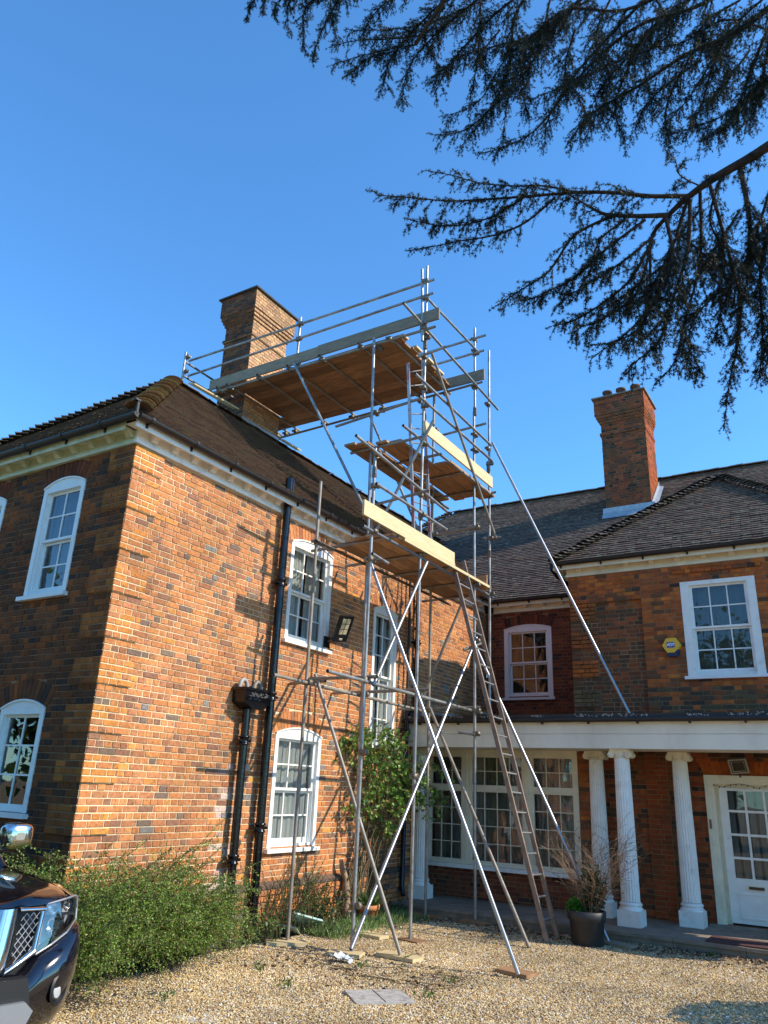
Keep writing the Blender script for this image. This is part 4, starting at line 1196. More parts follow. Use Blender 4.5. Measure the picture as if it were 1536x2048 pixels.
# bed soil at the foot of the sunlit wall
pts = [(-7.33, 5.0), (-7.33, 12.2), (-6.9, 12.2), (-6.6, 11.6), (-6.55, 10.9), (-6.75, 10.3), (-6.8, 9.6), (-7.0, 9.0), (-6.9, 8.3), (-6.75, 7.6), (-6.4, 6.9), (-6.1, 5.9), (-6.2, 4.9), (-8.5, 4.6), (-8.5, 5.7), (-7.33, 5.7)]
me = bpy.data.meshes.new('flower_bed'); me.from_pydata([(x, y, .006) for x, y in pts], [], [tuple(range(len(pts)))]); me.materials.append(M['soil'])
o = link('flower_bed', me); o['kind'] = 'structure'

# pebbles: geometry nodes instances on a patch
def pebble(nm, sx, sy, sz, seed, mt):
    r_ = random.Random(seed); mb = MB()
    t = (1+5**.5)/2
    vs = [(-1,t,0),(1,t,0),(-1,-t,0),(1,-t,0),(0,-1,t),(0,1,t),(0,-1,-t),(0,1,-t),(t,0,-1),(t,0,1),(-t,0,-1),(-t,0,1)]
    fs = [(0,11,5),(0,5,1),(0,1,7),(0,7,10),(0,10,11),(1,5,9),(5,11,4),(11,10,2),(10,7,6),(7,1,8),(3,9,4),(3,4,2),(3,2,6),(3,6,8),(3,8,9),(4,9,5),(2,4,11),(6,2,10),(8,6,7),(9,8,1)]
    vs = [tuple(c*k*r_.uniform(.8, 1.15)/1.9 for c, k in zip(v, (sx, sy, sz))) for v in vs]
    mb.add(vs, fs, False); return mb.mesh(nm, mt)
pm = bpy.data.materials.new('pebble'); pm.use_nodes = True
N = pm.node_tree.nodes; L = pm.node_tree.links; b = N['Principled BSDF']; b.inputs['Roughness'].default_value = .75; b.inputs['Specular IOR Level'].default_value = .3
oi = N.new('ShaderNodeObjectInfo'); cr = N.new('ShaderNodeValToRGB'); cr.color_ramp.interpolation = 'CONSTANT'
cols = [(0, (.56, .39, .16)), (.18, (.64, .47, .23)), (.34, (.44, .28, .12)), (.46, (.72, .57, .32)), (.60, (.24, .17, .11)), (.68, (.44, .25, .11)), (.78, (.36, .31, .25)), (.86, (.68, .60, .46)), (.93, (.17, .14, .11)), (.97, (.78, .74, .66))]
els = cr.color_ramp.elements
els[0].position = 0; els[0].color = (*cols[0][1], 1)
els[1].position = cols[1][0]; els[1].color = (*cols[1][1], 1)
for p_, c_ in cols[2:]:
    e = els.new(p_); e.color = (*c_, 1)
L.new(oi.outputs['Random'], cr.inputs[0])
pg = N.new('ShaderNodeNewGeometry'); pn_ = N.new('ShaderNodeTexNoise'); pn_.inputs['Scale'].default_value = .9; pn_.inputs['Detail'].default_value = 4; L.new(pg.outputs['Position'], pn_.inputs['Vector'])
pr = N.new('ShaderNodeMapRange'); pr.inputs['From Min'].default_value = .35; pr.inputs['From Max'].default_value = .65; pr.inputs['To Min'].default_value = .78; pr.inputs['To Max'].default_value = 1.15; L.new(pn_.outputs['Fac'], pr.inputs['Value'])
pv = N.new('ShaderNodeVectorMath'); pv.operation = 'SCALE'; L.new(cr.outputs[0], pv.inputs[0]); L.new(pr.outputs[0], pv.inputs['Scale']); L.new(pv.outputs[0], b.inputs['Base Color'])
pcol = bpy.data.collections.new('pebble_shapes')
for i in range(4):
    po = bpy.data.objects.new('pebble', pebble('pebble', .0095*random.uniform(.8, 1.3), .0075, .0055, i, pm)); pcol.objects.link(po)
gx0, gx1, gy0, gy1 = -8.2, 1.6, 2.2, 12.22
me = bpy.data.meshes.new('gravel')
nx, ny = 50, 50
vs = [(gx0+(gx1-gx0)*i/nx, gy0+(gy1-gy0)*j/ny, .004+.010*math.sin(i*.7+j*.3)*math.sin(j*.9)) for j in range(ny+1) for i in range(nx+1)]
fs = []
for j in range(ny):
    for i in range(nx):
        cx, cy = gx0+(gx1-gx0)*(i+.5)/nx, gy0+(gy1-gy0)*(j+.5)/ny
        if cx < -7.0 and cy > 5.6: continue
        q = proj((cx, cy, 0))
        if q[2] < .5 or q[1] > 2200 or q[0] < -150 or q[0] > 1700: continue
        fs.append((j*(nx+1)+i, j*(nx+1)+i+1, (j+1)*(nx+1)+i+1, (j+1)*(nx+1)+i))
me.from_pydata(vs, [], fs); me.materials.append(g_m)
gr = link('gravel', me); gr['kind'] = 'stuff'
ng = bpy.data.node_groups.new('scatter_pebbles', 'GeometryNodeTree')
ng.interface.new_socket('Geometry', in_out='INPUT', socket_type='NodeSocketGeometry'); ng.interface.new_socket('Geometry', in_out='OUTPUT', socket_type='NodeSocketGeometry')
n = ng.nodes; l = ng.links
gi = n.new('NodeGroupInput'); go = n.new('NodeGroupOutput')
dp = n.new('GeometryNodeDistributePointsOnFaces'); dp.inputs['Density'].default_value = 4600
ci = n.new('GeometryNodeCollectionInfo'); ci.inputs['Collection'].default_value = pcol; ci.inputs['Separate Children'].default_value = True; ci.inputs['Reset Children'].default_value = True
ip = n.new('GeometryNodeInstanceOnPoints'); ip.inputs['Pick Instance'].default_value = True
rv = n.new('FunctionNodeRandomValue'); rv.data_type = 'FLOAT_VECTOR'; rv.inputs['Min'].default_value = (-.5, -.5, 0); rv.inputs['Max'].default_value = (.5, .5, 6.283)
rs = n.new('FunctionNodeRandomValue'); rs.data_type = 'FLOAT'
for s_ in rs.inputs:
    if s_.name == 'Min' and s_.type == 'VALUE': s_.default_value = .55
    if s_.name == 'Max' and s_.type == 'VALUE': s_.default_value = 1.45
tr = n.new('GeometryNodeSetPosition'); rz = n.new('FunctionNodeRandomValue'); rz.data_type = 'FLOAT_VECTOR'; rz.inputs['Min'].default_value = (0, 0, -.002); rz.inputs['Max'].default_value = (0, 0, .008)
jn = n.new('GeometryNodeJoinGeometry')
l.new(gi.outputs[0], dp.inputs['Mesh']); l.new(dp.outputs['Points'], tr.inputs['Geometry']); l.new(rz.outputs[0], tr.inputs['Offset']); l.new(tr.outputs[0], ip.inputs['Points'])
l.new(ci.outputs[0], ip.inputs['Instance']); l.new(rv.outputs[0], ip.inputs['Rotation'])
out = [s_ for s_ in rs.outputs if s_.type == 'VALUE'][0]; l.new(out, ip.inputs['Scale'])
l.new(ip.outputs[0], jn.inputs[0]); l.new(gi.outputs[0], jn.inputs[0]); l.new(jn.outputs[0], go.inputs[0])
md = gr.modifiers.new('pebbles', 'NODES'); md.node_group = ng

# drain cover
mh = thing('drain_cover', 'pale galvanised inspection cover lying flush in the gravel', 'drain cover', (-4.44, 7.30, 0))
A, B_, C_, D_ = [np.array((x, y, .014)) for x, y in ((-4.83, 7.27), (-4.42, 7.66), (-4.05, 7.34), (-4.45, 6.92))]
mb = MB(); z = np.array((0, 0, .012)); mb.add([A-z, B_-z, C_-z, D_-z, A+z, B_+z, C_+z, D_+z], [(0,1,2,3),(4,5,6,7),(0,1,5,4),(1,2,6,5),(2,3,7,6),(3,0,4,7)])
mb.build('plate', mat('cover_metal', (.50, .47, .42), .6, metal=.2, var=.15, vscale=12, dark=(.25, .2, .14), dscale=14, damt=.6, dlo=.5, dhi=.62, bump=.2), mh)
mb = MB(); z = np.array((0, 0, .0285))
for a, b_ in ((.02, .98),):
    for (p, q, r_, s_) in ((A, B_, C_, D_),):
        m1, m2 = (p+q)/2, (r_+s_)/2
        mb.tube(m1*.97+m2*.03+(0, 0, .0125), m2*.97+m1*.03+(0, 0, .0125), .004, 5)
mb.build('joint', M['gutter'], mh)

dm = thing('doormat', 'long dark red brown doormat on the step before the front door', 'doormat', (-1.6, 12.6, .14))
mb = MB(); mb.box((-2.32, 12.24, .141), (-.7, 12.78, .158)); mb.build('mat', mat('mat_fibre', (.09, .035, .03), .95, var=.3, vscale=40, bump=.8, bscale=150), dm)

# sole boards below the scaffold feet
def sole(x, y, L, rot, label, mt='board_x', w_=.225, h=.038, z=.012):
    mb = MB(); c, s_ = math.cos(rot), math.sin(rot)
    mb.obox((x, y, z+h/2), (c*L/2, s_*L/2, 0), (-s_*w_/2, c*w_/2, 0), (0, 0, h/2))
    o = mb.build('sole_board', M[mt]); tag(o, label, 'timber', 'offcut boards under the scaffold feet'); return o
sole(-6.70, 8.70, .50, .75, 'short board under the leftmost scaffold foot beside the green tile', 'board_new')
sole(-5.78, 8.70, .42, .25, 'board under the foot where the pole and the slanting tube meet', 'board_new')
sole(-5.22, 9.02, .55, -.1, 'pale ended board under the brown slanting tube beside the pole foot', 'board_new')
sole(-3.80, 9.20, .42, -.2, 'board under the long bright raking tube, nearest the open gravel', 'board_x')
sole(-5.66, 10.12, .35, -.2, 'board half sunk in gravel under the middle pole', 'board_x', z=-.012)
sole(-6.45, 10.00, .95, -.15, 'long pale plank on the grass behind the front pole', 'board_new')
sole(-6.50, 12.02, .6, .0, 'board in the shade under the rear left pole by the step', 'board_x')
sole(-5.62, 12.02, .5, -.15, 'board under the rear pole against the step', 'board_x')
sole(-3.42, 11.85, .55, -.25, 'dark board under the tube beside the black pot', 'board_grey')
gt = MB(); gt.obox((-7.02, 9.55, .14), (.13, .16, -.05), (.10, -.10, .09), (.006, .002, -.012)); tag(gt.build('glazed_tile', mat('tile_green', (.50, .66, .58), .25, var=.1)), 'pale green slab leaning in the weeds at the foot of the sunlit wall', 'slab')
gt = MB(); gt.obox((-7.1, 9.2, .09), (.18, .05, -.02), (.06, -.13, .06), (.006, .002, -.012)); tag(gt.build('glazed_tile', mat('tile_green_dirty', (.40, .52, .44), .35, var=.2)), 'dirty green slab half buried in weeds left of the clean one', 'slab')
pl = MB()
for i in range(14):
    a = random.uniform(0, 6.28); c = np.array((-5.62+random.uniform(-.10, .10), 8.38+random.uniform(-.05, .05), .04+random.uniform(0, .03)))
    pl.obox(c, (.05*math.cos(a), .05*math.sin(a), .02), (-.03*math.sin(a), .03*math.cos(a), random.uniform(-.02, .02)), (0, 0, .002))
tag(pl.build('plastic_scrap', mat('clear_plastic', (.75, .78, .8), .2)), 'crumpled clear plastic scrap on the gravel near the pole foot', 'litter')
for (x, y, a, lab) in ((-5.35, 5.6, .3, 'nearest the shrub'), (-4.9, 5.35, 1.2, 'nearest the picture bottom'), (-5.2, 5.78, 2.0, 'largest, between the shrub and the drain cover')):
    sb = MB(); sb.obox((x, y, .006), (.15*math.cos(a), .15*math.sin(a), .0), (-.08*math.sin(a), .08*math.cos(a), 0), (0, 0, .005))
    tag(sb.build('stone_flag', M['stone_pale']), 'flat grey stone fragment sunk in the gravel, '+lab, 'stone', 'grey stone fragments in the gravel')
# ================= SCAFFOLDING =================
sc = thing('scaffolding', 'tall tube scaffold with timber decks beside the sunlit wall, reaching over to the chimney', 'scaffolding', (-5.7, 10.1, 0))
TR = .0245
coup_me = None
def coupler_mesh():
    mb = MB()
    mb.lathe((0, 0, 0), [(.030, -.03), (.036, -.028), (.036, .028), (.030, .03)], 12)
    mb.lathe((.052, 0, 0), [(.030, -.026), (.035, -.024), (.035, .024), (.030, .026)], 12, axis=1)
    mb.tube((-.03, .045, .012), (.05, .045, .012), .007, 6); mb.box((.045, .038, .0), (.062, .052, .024)); mb.box((-.045, .02, -.02), (-.03, .05, .02))
    return mb.mesh('coupler', M['coupler'])
CP = coupler_mesh()
def cpl(p, rz=0, parent=None):
    link('coupler', CP, parent or sc, Matrix.Translation(Vector(p)) @ Matrix.Rotation(rz+random.uniform(-.3, .3), 4, 'Z') @ Matrix.Scale(1.22, 4))
def tube(name, p, q, mt='galv', r=TR, label=None, holl=True):
    mb = MB(); p = np.array(p, float); q = np.array(q, float)
    mb.path([p, q], r, 14, caps=False)
    d = (q-p)/np.linalg.norm(q-p)
    # hollow ends: a dark disc inside the rim stands for the shade
    for a, s in ((p, 1), (q, -1)):
        mb.path([a, a+d*s*.05], r*.86, 14, caps=False)
    o = mb.build(name, M[mt], sc)
    if holl:
        pb = MB()
        for a, s in ((p, 1), (q, -1)):
            pb.path([a+d*s*.03, a+d*s*.031], [r*.85, r*.85], 10)
        pb.build('bore_shade', M['room'], o)
    if label: o['label'] = label
    return o
def std(X, Y, z0, z1, tx=None, ty=None, mt='galv', **k):
    return tube('standard', (X, Y, z0), (tx if tx is not None else X, ty if ty is not None else Y, z1), mt, **k)
A_ = (-6.74, 8.78); B_s = (-5.75, 8.78); C_s = (-5.70, 10.12); D_s = (-6.50, 12.02); E_s = (-5.67, 12.12); F_s = (-5.70, 12.80); G_s = (-6.62, 10.11)
std(*A_, .05, 6.38, mt='galv_dull', label='leftmost pole, its top standing free')
std(*B_s, .05, 6.74, -5.75, 8.78, mt='galv')
std(-5.70, 10.12, .02, 5.9, -5.70, 10.14, mt='galv'); std(-5.705, 10.14, 5.9, 11.0, -5.71, 10.17, mt='galv')
std(*D_s, .03, 9.40, -6.52, 12.02, mt='galv_dull')
std(*E_s, .06, 8.9, -5.69, 12.13, mt='galv'); std(-5.67, 12.13, 8.9, 10.80, mt='galv')
std(-5.70, 12.80, 3.17, 10.67, -5.68, 12.85, mt='galv', label='pole standing on the flat porch roof')
std(-6.62, 10.11, .0, 5.6, -6.60, 9.98, mt='galv'); std(-6.60, 9.98, 5.6, 9.56, -6.60, 9.86, mt='galv')
for x, y, z in ((-5.70, 10.14, 9.30), (-5.67, 12.13, 8.9), (-5.70, 12.82, 7.95), (-5.70, 12.82, 6.2), (-5.75, 8.78, 6.35), (-5.7, 10.13, 6.1)):
    mb = MB(); mb.lathe((x, y, z), [(.030, -.09), (.036, -.085), (.036, .085), (.030, .09)], 12); mb.box((x+.02, y-.05, z-.05), (x+.05, y-.02, z+.05)); mb.build('sleeve_coupler', M['coupler'], sc)
YF = 9.93      # front plane of the top platform
std(-5.62, YF-.03, 9.22, 10.72, -5.66, YF-.04); std(-8.42, YF, 9.55, 10.62); std(-11.35, 9.72, 9.75, 10.56)
# lower lift
tube('ledger', (-6.70, 8.0, 3.29), (-6.70, 12.91, 3.22), 'galv_dull'); tube('ledger', (-5.72, 7.87, 3.28), (-5.72, 12.85, 3.21), 'galv')
for p, q in (((-7.31, 9.14, 3.34), (-6.55, 8.98, 3.33)), ((-6.80, 8.90, 3.36), (-5.60, 8.86, 3.34)), ((-7.31, 10.25, 3.33), (-5.56, 10.20, 3.33)), ((-7.25, 12.24, 3.28), (-5.60, 12.20, 3.28))):
    tube('transom', p, q, 'galv_dull')
tube('ledger', (-5.62, 12.02, 2.82), (-5.92, 12.0, 2.86), 'galv')
# raking tubes and braces
tube('brace', (-3.70, 9.02, .05), (-5.83, 8.92, 4.98), 'galv_new', label='bright raking tube footed on the open gravel')
tube('brace', (-5.18, 8.97, .06), (-6.68, 8.90, 3.42), 'galv_dull', label='brown stained slanting tube')
tube('brace', (-5.66, 8.62, .10), (-5.64, 12.12, 4.46), 'galv_new', label='bright brace rising to the right from the front foot')
tube('brace', (-5.64, 8.83, 3.22), (-5.62, 10.23, 5.33), 'galv')
tube('brace', (-5.80, 11.95, 5.15), (-6.60, 11.95, 3.42), 'galv_dull')
tube('brace', (-6.42, 11.90, 3.25), (-4.25, 10.75, .02), 'galv_dull')
tube('brace', (-5.63, 12.86, 8.53), (-3.28, 12.86, 3.21), 'galv_new', label='long raking tube footed on the porch roof')
tube('brace', (-5.64, 12.02, 4.35), (-3.53, 11.9, .03), 'galv_new', label='shiny raking tube ending behind the black pot')
cpl((-5.66, 12.1, 4.4)); tube('transom', (-5.78, 11.9, 4.22), (-5.55, 12.15, 4.36), 'galv_dull')
# deck 1 (z 5.5)
ZD1 = 5.44
tube('ledger', (-6.70, 8.72, ZD1-.06), (-6.70, 13.17, ZD1-.07), 'coupler'); tube('ledger', (-5.70, 8.47, ZD1-.04), (-5.70, 12.98, ZD1-.06), 'galv_new')
for y, x0, x1 in ((9.22, -7.20, -5.55), (10.18, -7.20, -5.60), (11.05, -7.0, -5.58), (12.03, -6.95, -5.8), (12.93, -7.22, -6.2)):
    tube('transom', (x0, y+.05, ZD1-.0), (x1, y-.03, ZD1-.0), 'galv_dull')
tube('ledger', (-5.62, 8.62, 5.02), (-5.60, 9.02, 4.98), 'galv'); tube('transom', (-5.9, 8.85, 5.02), (-5.62, 8.85, 5.02), 'galv')
def board(x0, x1, y0, y1, z, mt='board', name='scaffold_board', th=.038, tilt=0):
    mb = MB(); mb.box((x0+.002, y0, z+tilt), (x1-.002, y1, z+th+tilt)); o = mb.build(name, M[mt], sc)
    return o
xs = [-6.74, -6.515, -6.29, -6.065, -5.84]
for i, x in enumerate(xs[:5]):
    x1 = x+.222 if i < 4 else -5.62
    y0 = [9.28, 9.20, 9.12, 9.10, 9.18][i]; y1 = [12.95, 13.12, 13.12, 13.10, 12.72][i]
    ym = [11.6, 10.9, 11.8, 11.2, 11.4][i]
    board(x, x1, y0, ym, 5.466+.004*(i % 2)); board(x, x1, ym+.006, y1, 5.466+.003*((i+1) % 2))
board(-5.615, -5.575, 8.30, 11.12, 5.50, 'board_new', 'toe_board', th=.225)['label'] = 'pale new toe board along the lowest deck'
board(-5.612, -5.575, 9.45, 12.62, 5.452, 'board_new', 'toe_board', th=.045)  # pale strip: sunlight on the outer deck board's edge, put into colour
mb = MB(); mb.box((-5.98, 12.52, 5.51), (-5.62, 12.56, 5.70)); mb.build('toe_board', M['board_x'], sc)
# rails between deck 1 and deck 2
tube('guard_rail', (-5.67, 8.13, 6.66), (-5.65, 10.96, 6.43), 'galv'); tube('guard_rail', (-5.67, 8.72, 6.13), (-5.65, 10.95, 6.10), 'galv')
tube('transom', (-6.78, 12.1, 6.46), (-5.60, 12.08, 6.50), 'galv_dull')
tube('transom', (-6.50, 9.98, 6.36), (-5.45, 9.92, 6.41), 'galv_dull')
# deck 2 (z 7.35)
tube('ledger', (-5.64, 9.38, 7.37), (-5.62, 12.66, 7.37), 'galv'); tube('ledger', (-6.66, 10.05, 7.29), (-6.62, 12.90, 7.29), 'coupler')
for y, x0, x1 in ((9.84, -6.95, -5.55), (10.58, -6.82, -5.57), (11.48, -6.76, -5.58), (12.38, -6.76, -5.75)): tube('transom', (x0, y, 7.335), (x1, y-.02, 7.335), 'galv_dull')
tube('transom', (-5.95, 12.78, 7.40), (-5.52, 12.74, 7.40), 'galv_dull')
for x, y0, y1 in ((-6.93, 9.60, 12.7), (-6.70, 9.66, 12.66), (-6.40, 9.76, 12.75), (-6.17, 9.84, 12.7), (-5.93, 10.98, 12.9)):
    board(x, x+.222, y0, (y0+y1)/2+.2, 7.362); board(x, x+.222, (y0+y1)/2+.206, y1, 7.364)
board(-5.70, -5.60, 11.0, 12.9, 7.362)
board(-5.585, -5.548, 9.95, 12.68, 7.47, 'board_new', 'toe_board', th=.225)['label'] = 'pale new toe board along the middle deck'
tube('brace', (-5.42, 9.98, 7.68), (-6.50, 9.98, 5.80), 'galv')
tube('brace', (-5.55, 10.12, 9.08), (-5.53, 12.75, 6.48), 'galv_dull', label='rust marked brace running down to the right between the decks')
tube('guard_rail', (-5.60, 9.64, 8.44), (-5.58, 12.70, 8.39), 'galv'); tube('guard_rail', (-5.60, 9.80, 8.09), (-5.58, 12.72, 8.07), 'galv')
tube('transom', (-6.60, 12.28, 8.62), (-5.50, 12.26, 8.66), 'galv')
cpl((-5.66, 12.82, 6.5)); tube('transom', (-5.80, 12.80, 6.52), (-5.45, 12.84, 6.50), 'galv')
# top lift
tube('guard_rail', (-5.62, 9.22, 9.57), (-5.60, 13.10, 9.38), 'galv'); tube('guard_rail', (-5.66, 10.08, 10.24), (-5.62, 12.2, 10.26), 'galv')
tube('transom', (-5.80, 10.08, 9.05), (-5.25, 10.04, 9.07), 'galv')
tube('guard_rail', (-11.42, YF-.03, 10.46), (-5.42, YF-.03, 10.42), 'galv'); tube('guard_rail', (-11.38, YF-.03, 10.08), (-5.44, YF-.03, 10.14), 'galv')
tube('guard_rail', (-11.36, 9.74, 10.34), (-11.36, 12.2, 10.32), 'galv'); tube('guard_rail', (-11.36, 9.74, 10.0), (-11.36, 12.2, 10.0), 'galv')
tube('ledger', (-10.62, YF-.02, 9.46), (-5.38, YF-.02, 9.44), 'galv_dull')
tube('ledger', (-10.55, 12.08, 9.36), (-5.48, 12.06, 9.47), 'galv_dull')
tube('guard_rail', (-7.1, 12.12, 10.53), (-5.42, 12.10, 10.54), 'galv'); tube('guard_rail', (-6.9, 12.12, 10.19), (-5.46, 12.10, 10.20), 'galv')
for x in (-10.62, -10.38, -10.10, -9.30, -8.55, -7.78, -6.90):
    y1 = 12.25 if x > -10.0 else 12.2
    tube('transom', (x, 9.80, 9.50), (x+.02, y1, 9.49), 'galv_dull')
tube('transom', (-6.30, 10.0, 9.51), (-6.27, 12.25, 9.50), 'galv_dull')
tube('transom', (-7.52, 10.12, 8.10), (-5.66, 10.08, 8.22), 'galv_dull')
def xboard(x0, x1, y0, y1, z, mt='board_x', name='scaffold_board', th=.038):
    mb = MB(); mb.box((x0, y0+.002, z), (x1, y1-.002, z+th)); return mb.build(name, M[mt], sc)
yy = 10.0
for i in range(9):
    y0 = 10.0+.228*i
    xl = -10.78 if (y0 < 10.2 or y0 > 11.5) else -10.06
    xr = -6.18+[.03, .0, .05, -.02, .03, .06, .0, .04, .02][i]
    xm = -8.3+random.uniform(-.9, .9)
    xboard(xl, xm, y0, y0+.225, 9.532); xboard(xm+.005, xr, y0, y0+.225, 9.530)
for (x0, x1, y0, y1) in ((-6.22, -6.10, 10.06, 10.24), (-6.24, -6.08, 10.5, 10.72), (-6.2, -6.08, 10.96, 11.2), (-6.22, -6.10, 11.42, 11.64)):
    xboard(x0, x1, y0, y1, 9.575, 'board_new')
xboard(-10.70, -7.88, 9.90, 9.94, 9.56, 'board_grey', 'toe_board', .225); xboard(-7.90, -5.30, 9.885, 9.925, 9.57, 'board_grey', 'toe_board', .225)
xboard(-7.0, -5.46, 12.10, 12.14, 9.56, 'board_grey', 'toe_board', .225)
tube('brace', (-8.40, YF-.1, 9.52), (-6.60, 9.80, 6.28), 'galv', label='slanting prop under the front of the chimney platform')
tube('brace', (-8.05, 12.0, 9.32), (-6.72, 12.0, 6.40), 'galv')
pk = MB(); pk.obox((-10.02, 9.44, 9.02), (.09, 0, -.03), (0, .62, .02), (.002, 0, .014)); tag(pk.build('roof_plank', M['board_new']), 'pale plank lying along the roof ridge left of the chimney', 'timber')
pk = MB(); pk.obox((-10.02, 11.85, 8.98), (.08, 0, -.03), (0, .30, .0), (.002, 0, .014)); tag(pk.build('roof_plank', M['board_new']), 'short plank on the ridge right behind the chimney base', 'timber')
# couplers at the crossings
for (x, y), zs in (((-6.74, 8.78), (3.29, ZD1-.05)), ((-5.75, 8.78), (.55, 2.35, 3.29, 5.0, ZD1-.03, 6.64, 6.13)), ((-5.70, 10.13), (2.1, 3.27, ZD1, 6.1, 6.45, 7.37, 8.09, 8.44, 9.05, 9.53, 9.44)),
        ((-6.50, 12.02), (3.23, 6.46, 7.3, 8.62)), ((-5.67, 12.12), (2.84, 3.22, 4.4, ZD1-.03, 6.5, 7.37, 8.07, 8.40, 9.43, 9.47, 10.20, 10.26, 10.53)), ((-5.70, 12.82), (ZD1-.03, 6.5, 7.38, 8.07, 8.40, 9.40)),
        ((-6.61, 10.05), (3.27, 6.36, 7.3, 8.14, 9.45))):
    for z in zs: cpl((x, y, z), random.choice((0, math.pi/2)))
for x in (-10.62, -10.38, -10.10, -9.30, -8.55, -7.78, -6.90, -6.3):
    cpl((x, YF-.02, 9.47), math.pi/2); cpl((x, 12.08, 9.43), math.pi/2)
for x in (-11.35, -8.42, -5.63):
    for z in (10.1, 10.45): cpl((x, YF-.03 if x > -11 else 9.76, z))
for z in (9.57, 9.48): cpl((-5.63, YF-.03, z)); cpl((-8.42, YF-.0, z))

# ================= LADDERS =================
def ladder(lab, p0, p1, q0, q1, sw, sd, n, sm, rm, t0=.06, rr=.014):
    """stiles p0->p1 and q0->q1 (bottom->top)"""
    p0, p1, q0, q1 = [np.array(v, float) for v in (p0, p1, q0, q1)]
    L = thing('ladder', lab, 'ladder', tuple((p0+q0)/2))
    across = q0-p0; across /= np.linalg.norm(across)
    for a, b in ((p0, p1), (q0, q1)):
        d = b-a; ln = np.linalg.norm(d); d /= ln; dep = np.cross(d, across)
        mb = MB(); mb.obox((a+b)/2, d*ln/2, across*sw/2, dep*sd/2); mb.build('stile', M[sm], L)
    for i in range(n):
        t = t0+(1-2*t0)*i/(n-1)
        mb = MB(); mb.tube(p0+(p1-p0)*t, q0+(q1-q0)*t, rr, 8); mb.build('rung', M[rm], L)
    return L
ladder('long brown pole ladder leaning from the gravel to the edge of the lowest deck', (-4.20, 11.28, .03), (-5.74, 11.28, 5.78), (-4.18, 11.66, .03), (-5.68, 11.66, 5.74), .034, .065, 20, 'wood_ladder', 'alu', .045)
ladder('red and grey metal ladder standing inside the scaffold tower between its decks', (-5.95, 10.40, 5.50), (-5.95, 9.99, 8.92), (-5.95, 10.98, 5.50), (-5.95, 10.50, 9.25), .030, .05, 13, 'ladder_red', 'galv_dull', .05, .012)
# ================= CAR =================
CR = R(-10)
car = thing('parked_car', 'shiny black four wheel drive car with a chrome grille, cut by the left picture edge', 'car', (-5.22, 3.26, 0), CR)
car.scale = (1.06, 1.06, 1.06)
CM = WL[car.name] @ Matrix.Scale(1.06, 4)
WL[car.name] = CM
M['paint'] = mat('black_car_paint', (.006, .005, .008), .12, metal=.0, spec=.6, coat=1.0)
M['chrome'] = mat('chrome', (.74, .70, .66), .17, metal=1.0)
M['satin'] = mat('satin_trim', (.28, .29, .31), .35, metal=.4)
M['plastic'] = mat('black_plastic', (.012, .012, .013), .5)
M['tyre'] = mat('tyre_rubber', (.015, .015, .015), .85)
M['lens'] = glass_mat('lamp_lens', .12, (.93, .95, .97))
M['lampin'] = mat('lamp_reflector', (.62, .64, .66), .35, metal=.35)
M['cglass'] = glass_mat('car_glass', .15, (.25, .28, .28))
def cb(mb, name, mt, parent=car): return mb.build_at(name, M[mt], parent, CM) if parent is car else link(name, mb.mesh(name, M[mt]), parent, CM)
def sect(x, ws, zs): return [(x, w_, z_) for w_, z_ in zip(ws, zs)]
# loft of the body from the nose backwards; half profile from the centre top outwards and down
def loft(rows, mb, mirror=True):
    n = len(rows[0])
    for sy in (1, -1):
        vs = [(p[0], sy*p[1], p[2]) for r_ in rows for p in r_]
        fs = []
        for i in range(len(rows)-1):
            for j in range(n-1):
                f = (i*n+j, i*n+j+1, (i+1)*n+j+1, (i+1)*n+j)
                fs.append(f if sy > 0 else f[::-1])
        mb.add(vs, fs, True)
def NX(y):
    t = math.asin(min(1, abs(y)/.955))/(math.pi/2*1.12)
    return .02-.52*max(0, (t-.35)/.65)**2.3
# bonnet: centre -> edge
rows = []
for i, (x, zc, ze) in enumerate(((0, .985, .995), (-.02, 1.0, 1.02), (-.10, 1.022, 1.045), (-.30, 1.05, 1.07), (-.7, 1.085, 1.095), (-1.2, 1.12, 1.11), (-1.42, 1.13, 1.105))):
    r_ = []
    hw = (.855, .865, .87, .875, .87, .86, .85)[i]
    for j in range(15):
        t = j/14; w_ = hw*t
        z_ = zc+(ze-zc)*t*t+.020*math.exp(-((t-.60)/.14)**2)*(0 if i < 1 else 1)-.03*max(0, (t-.88)/.12)**2
        xf = (NX(w_)-.075-.07*max(0, (w_-.5)/.35)) if i < 4 else 0
        k_ = (1, 1, .9, .45)[i] if i < 4 else 0
        r_.append((x+xf*k_, w_, z_))
    rows.append(r_)
mb = MB(); loft(rows, mb); cb(mb, 'bonnet', 'paint')
# bumper: its upper edge steps up under the headlamps
def ztop(y):
    y = abs(y)
    if y < .50: return .60
    if y < .58: return .60+(y-.50)/.08*.095
    return .695+(min(y, .95)-.58)/.37*.175
rows = []
for k, (fz, xo) in enumerate(((0, -.06), (.05, .015), (.16, .055), (.32, .075), (.5, .07), (.68, .045), (.85, .015), (1, -.05))):
    r_ = []
    for j in range(31):
        t = j/30
        w_ = .955*math.sin(min(1, t*1.12)*math.pi/2)*(1-.04*fz*fz)
        zt = ztop(w_); z_ = zt+(.28-zt)*fz
        if w_ < .5: z_ = .60+(.28-.60)*fz
        x = xo-.52*max(0, (t-.35)/.65)**2.3
        r_.append((x, w_, z_))
    rows.append(r_)
mb = MB(); loft(rows, mb); bo = cb(mb, 'bumper', 'paint')
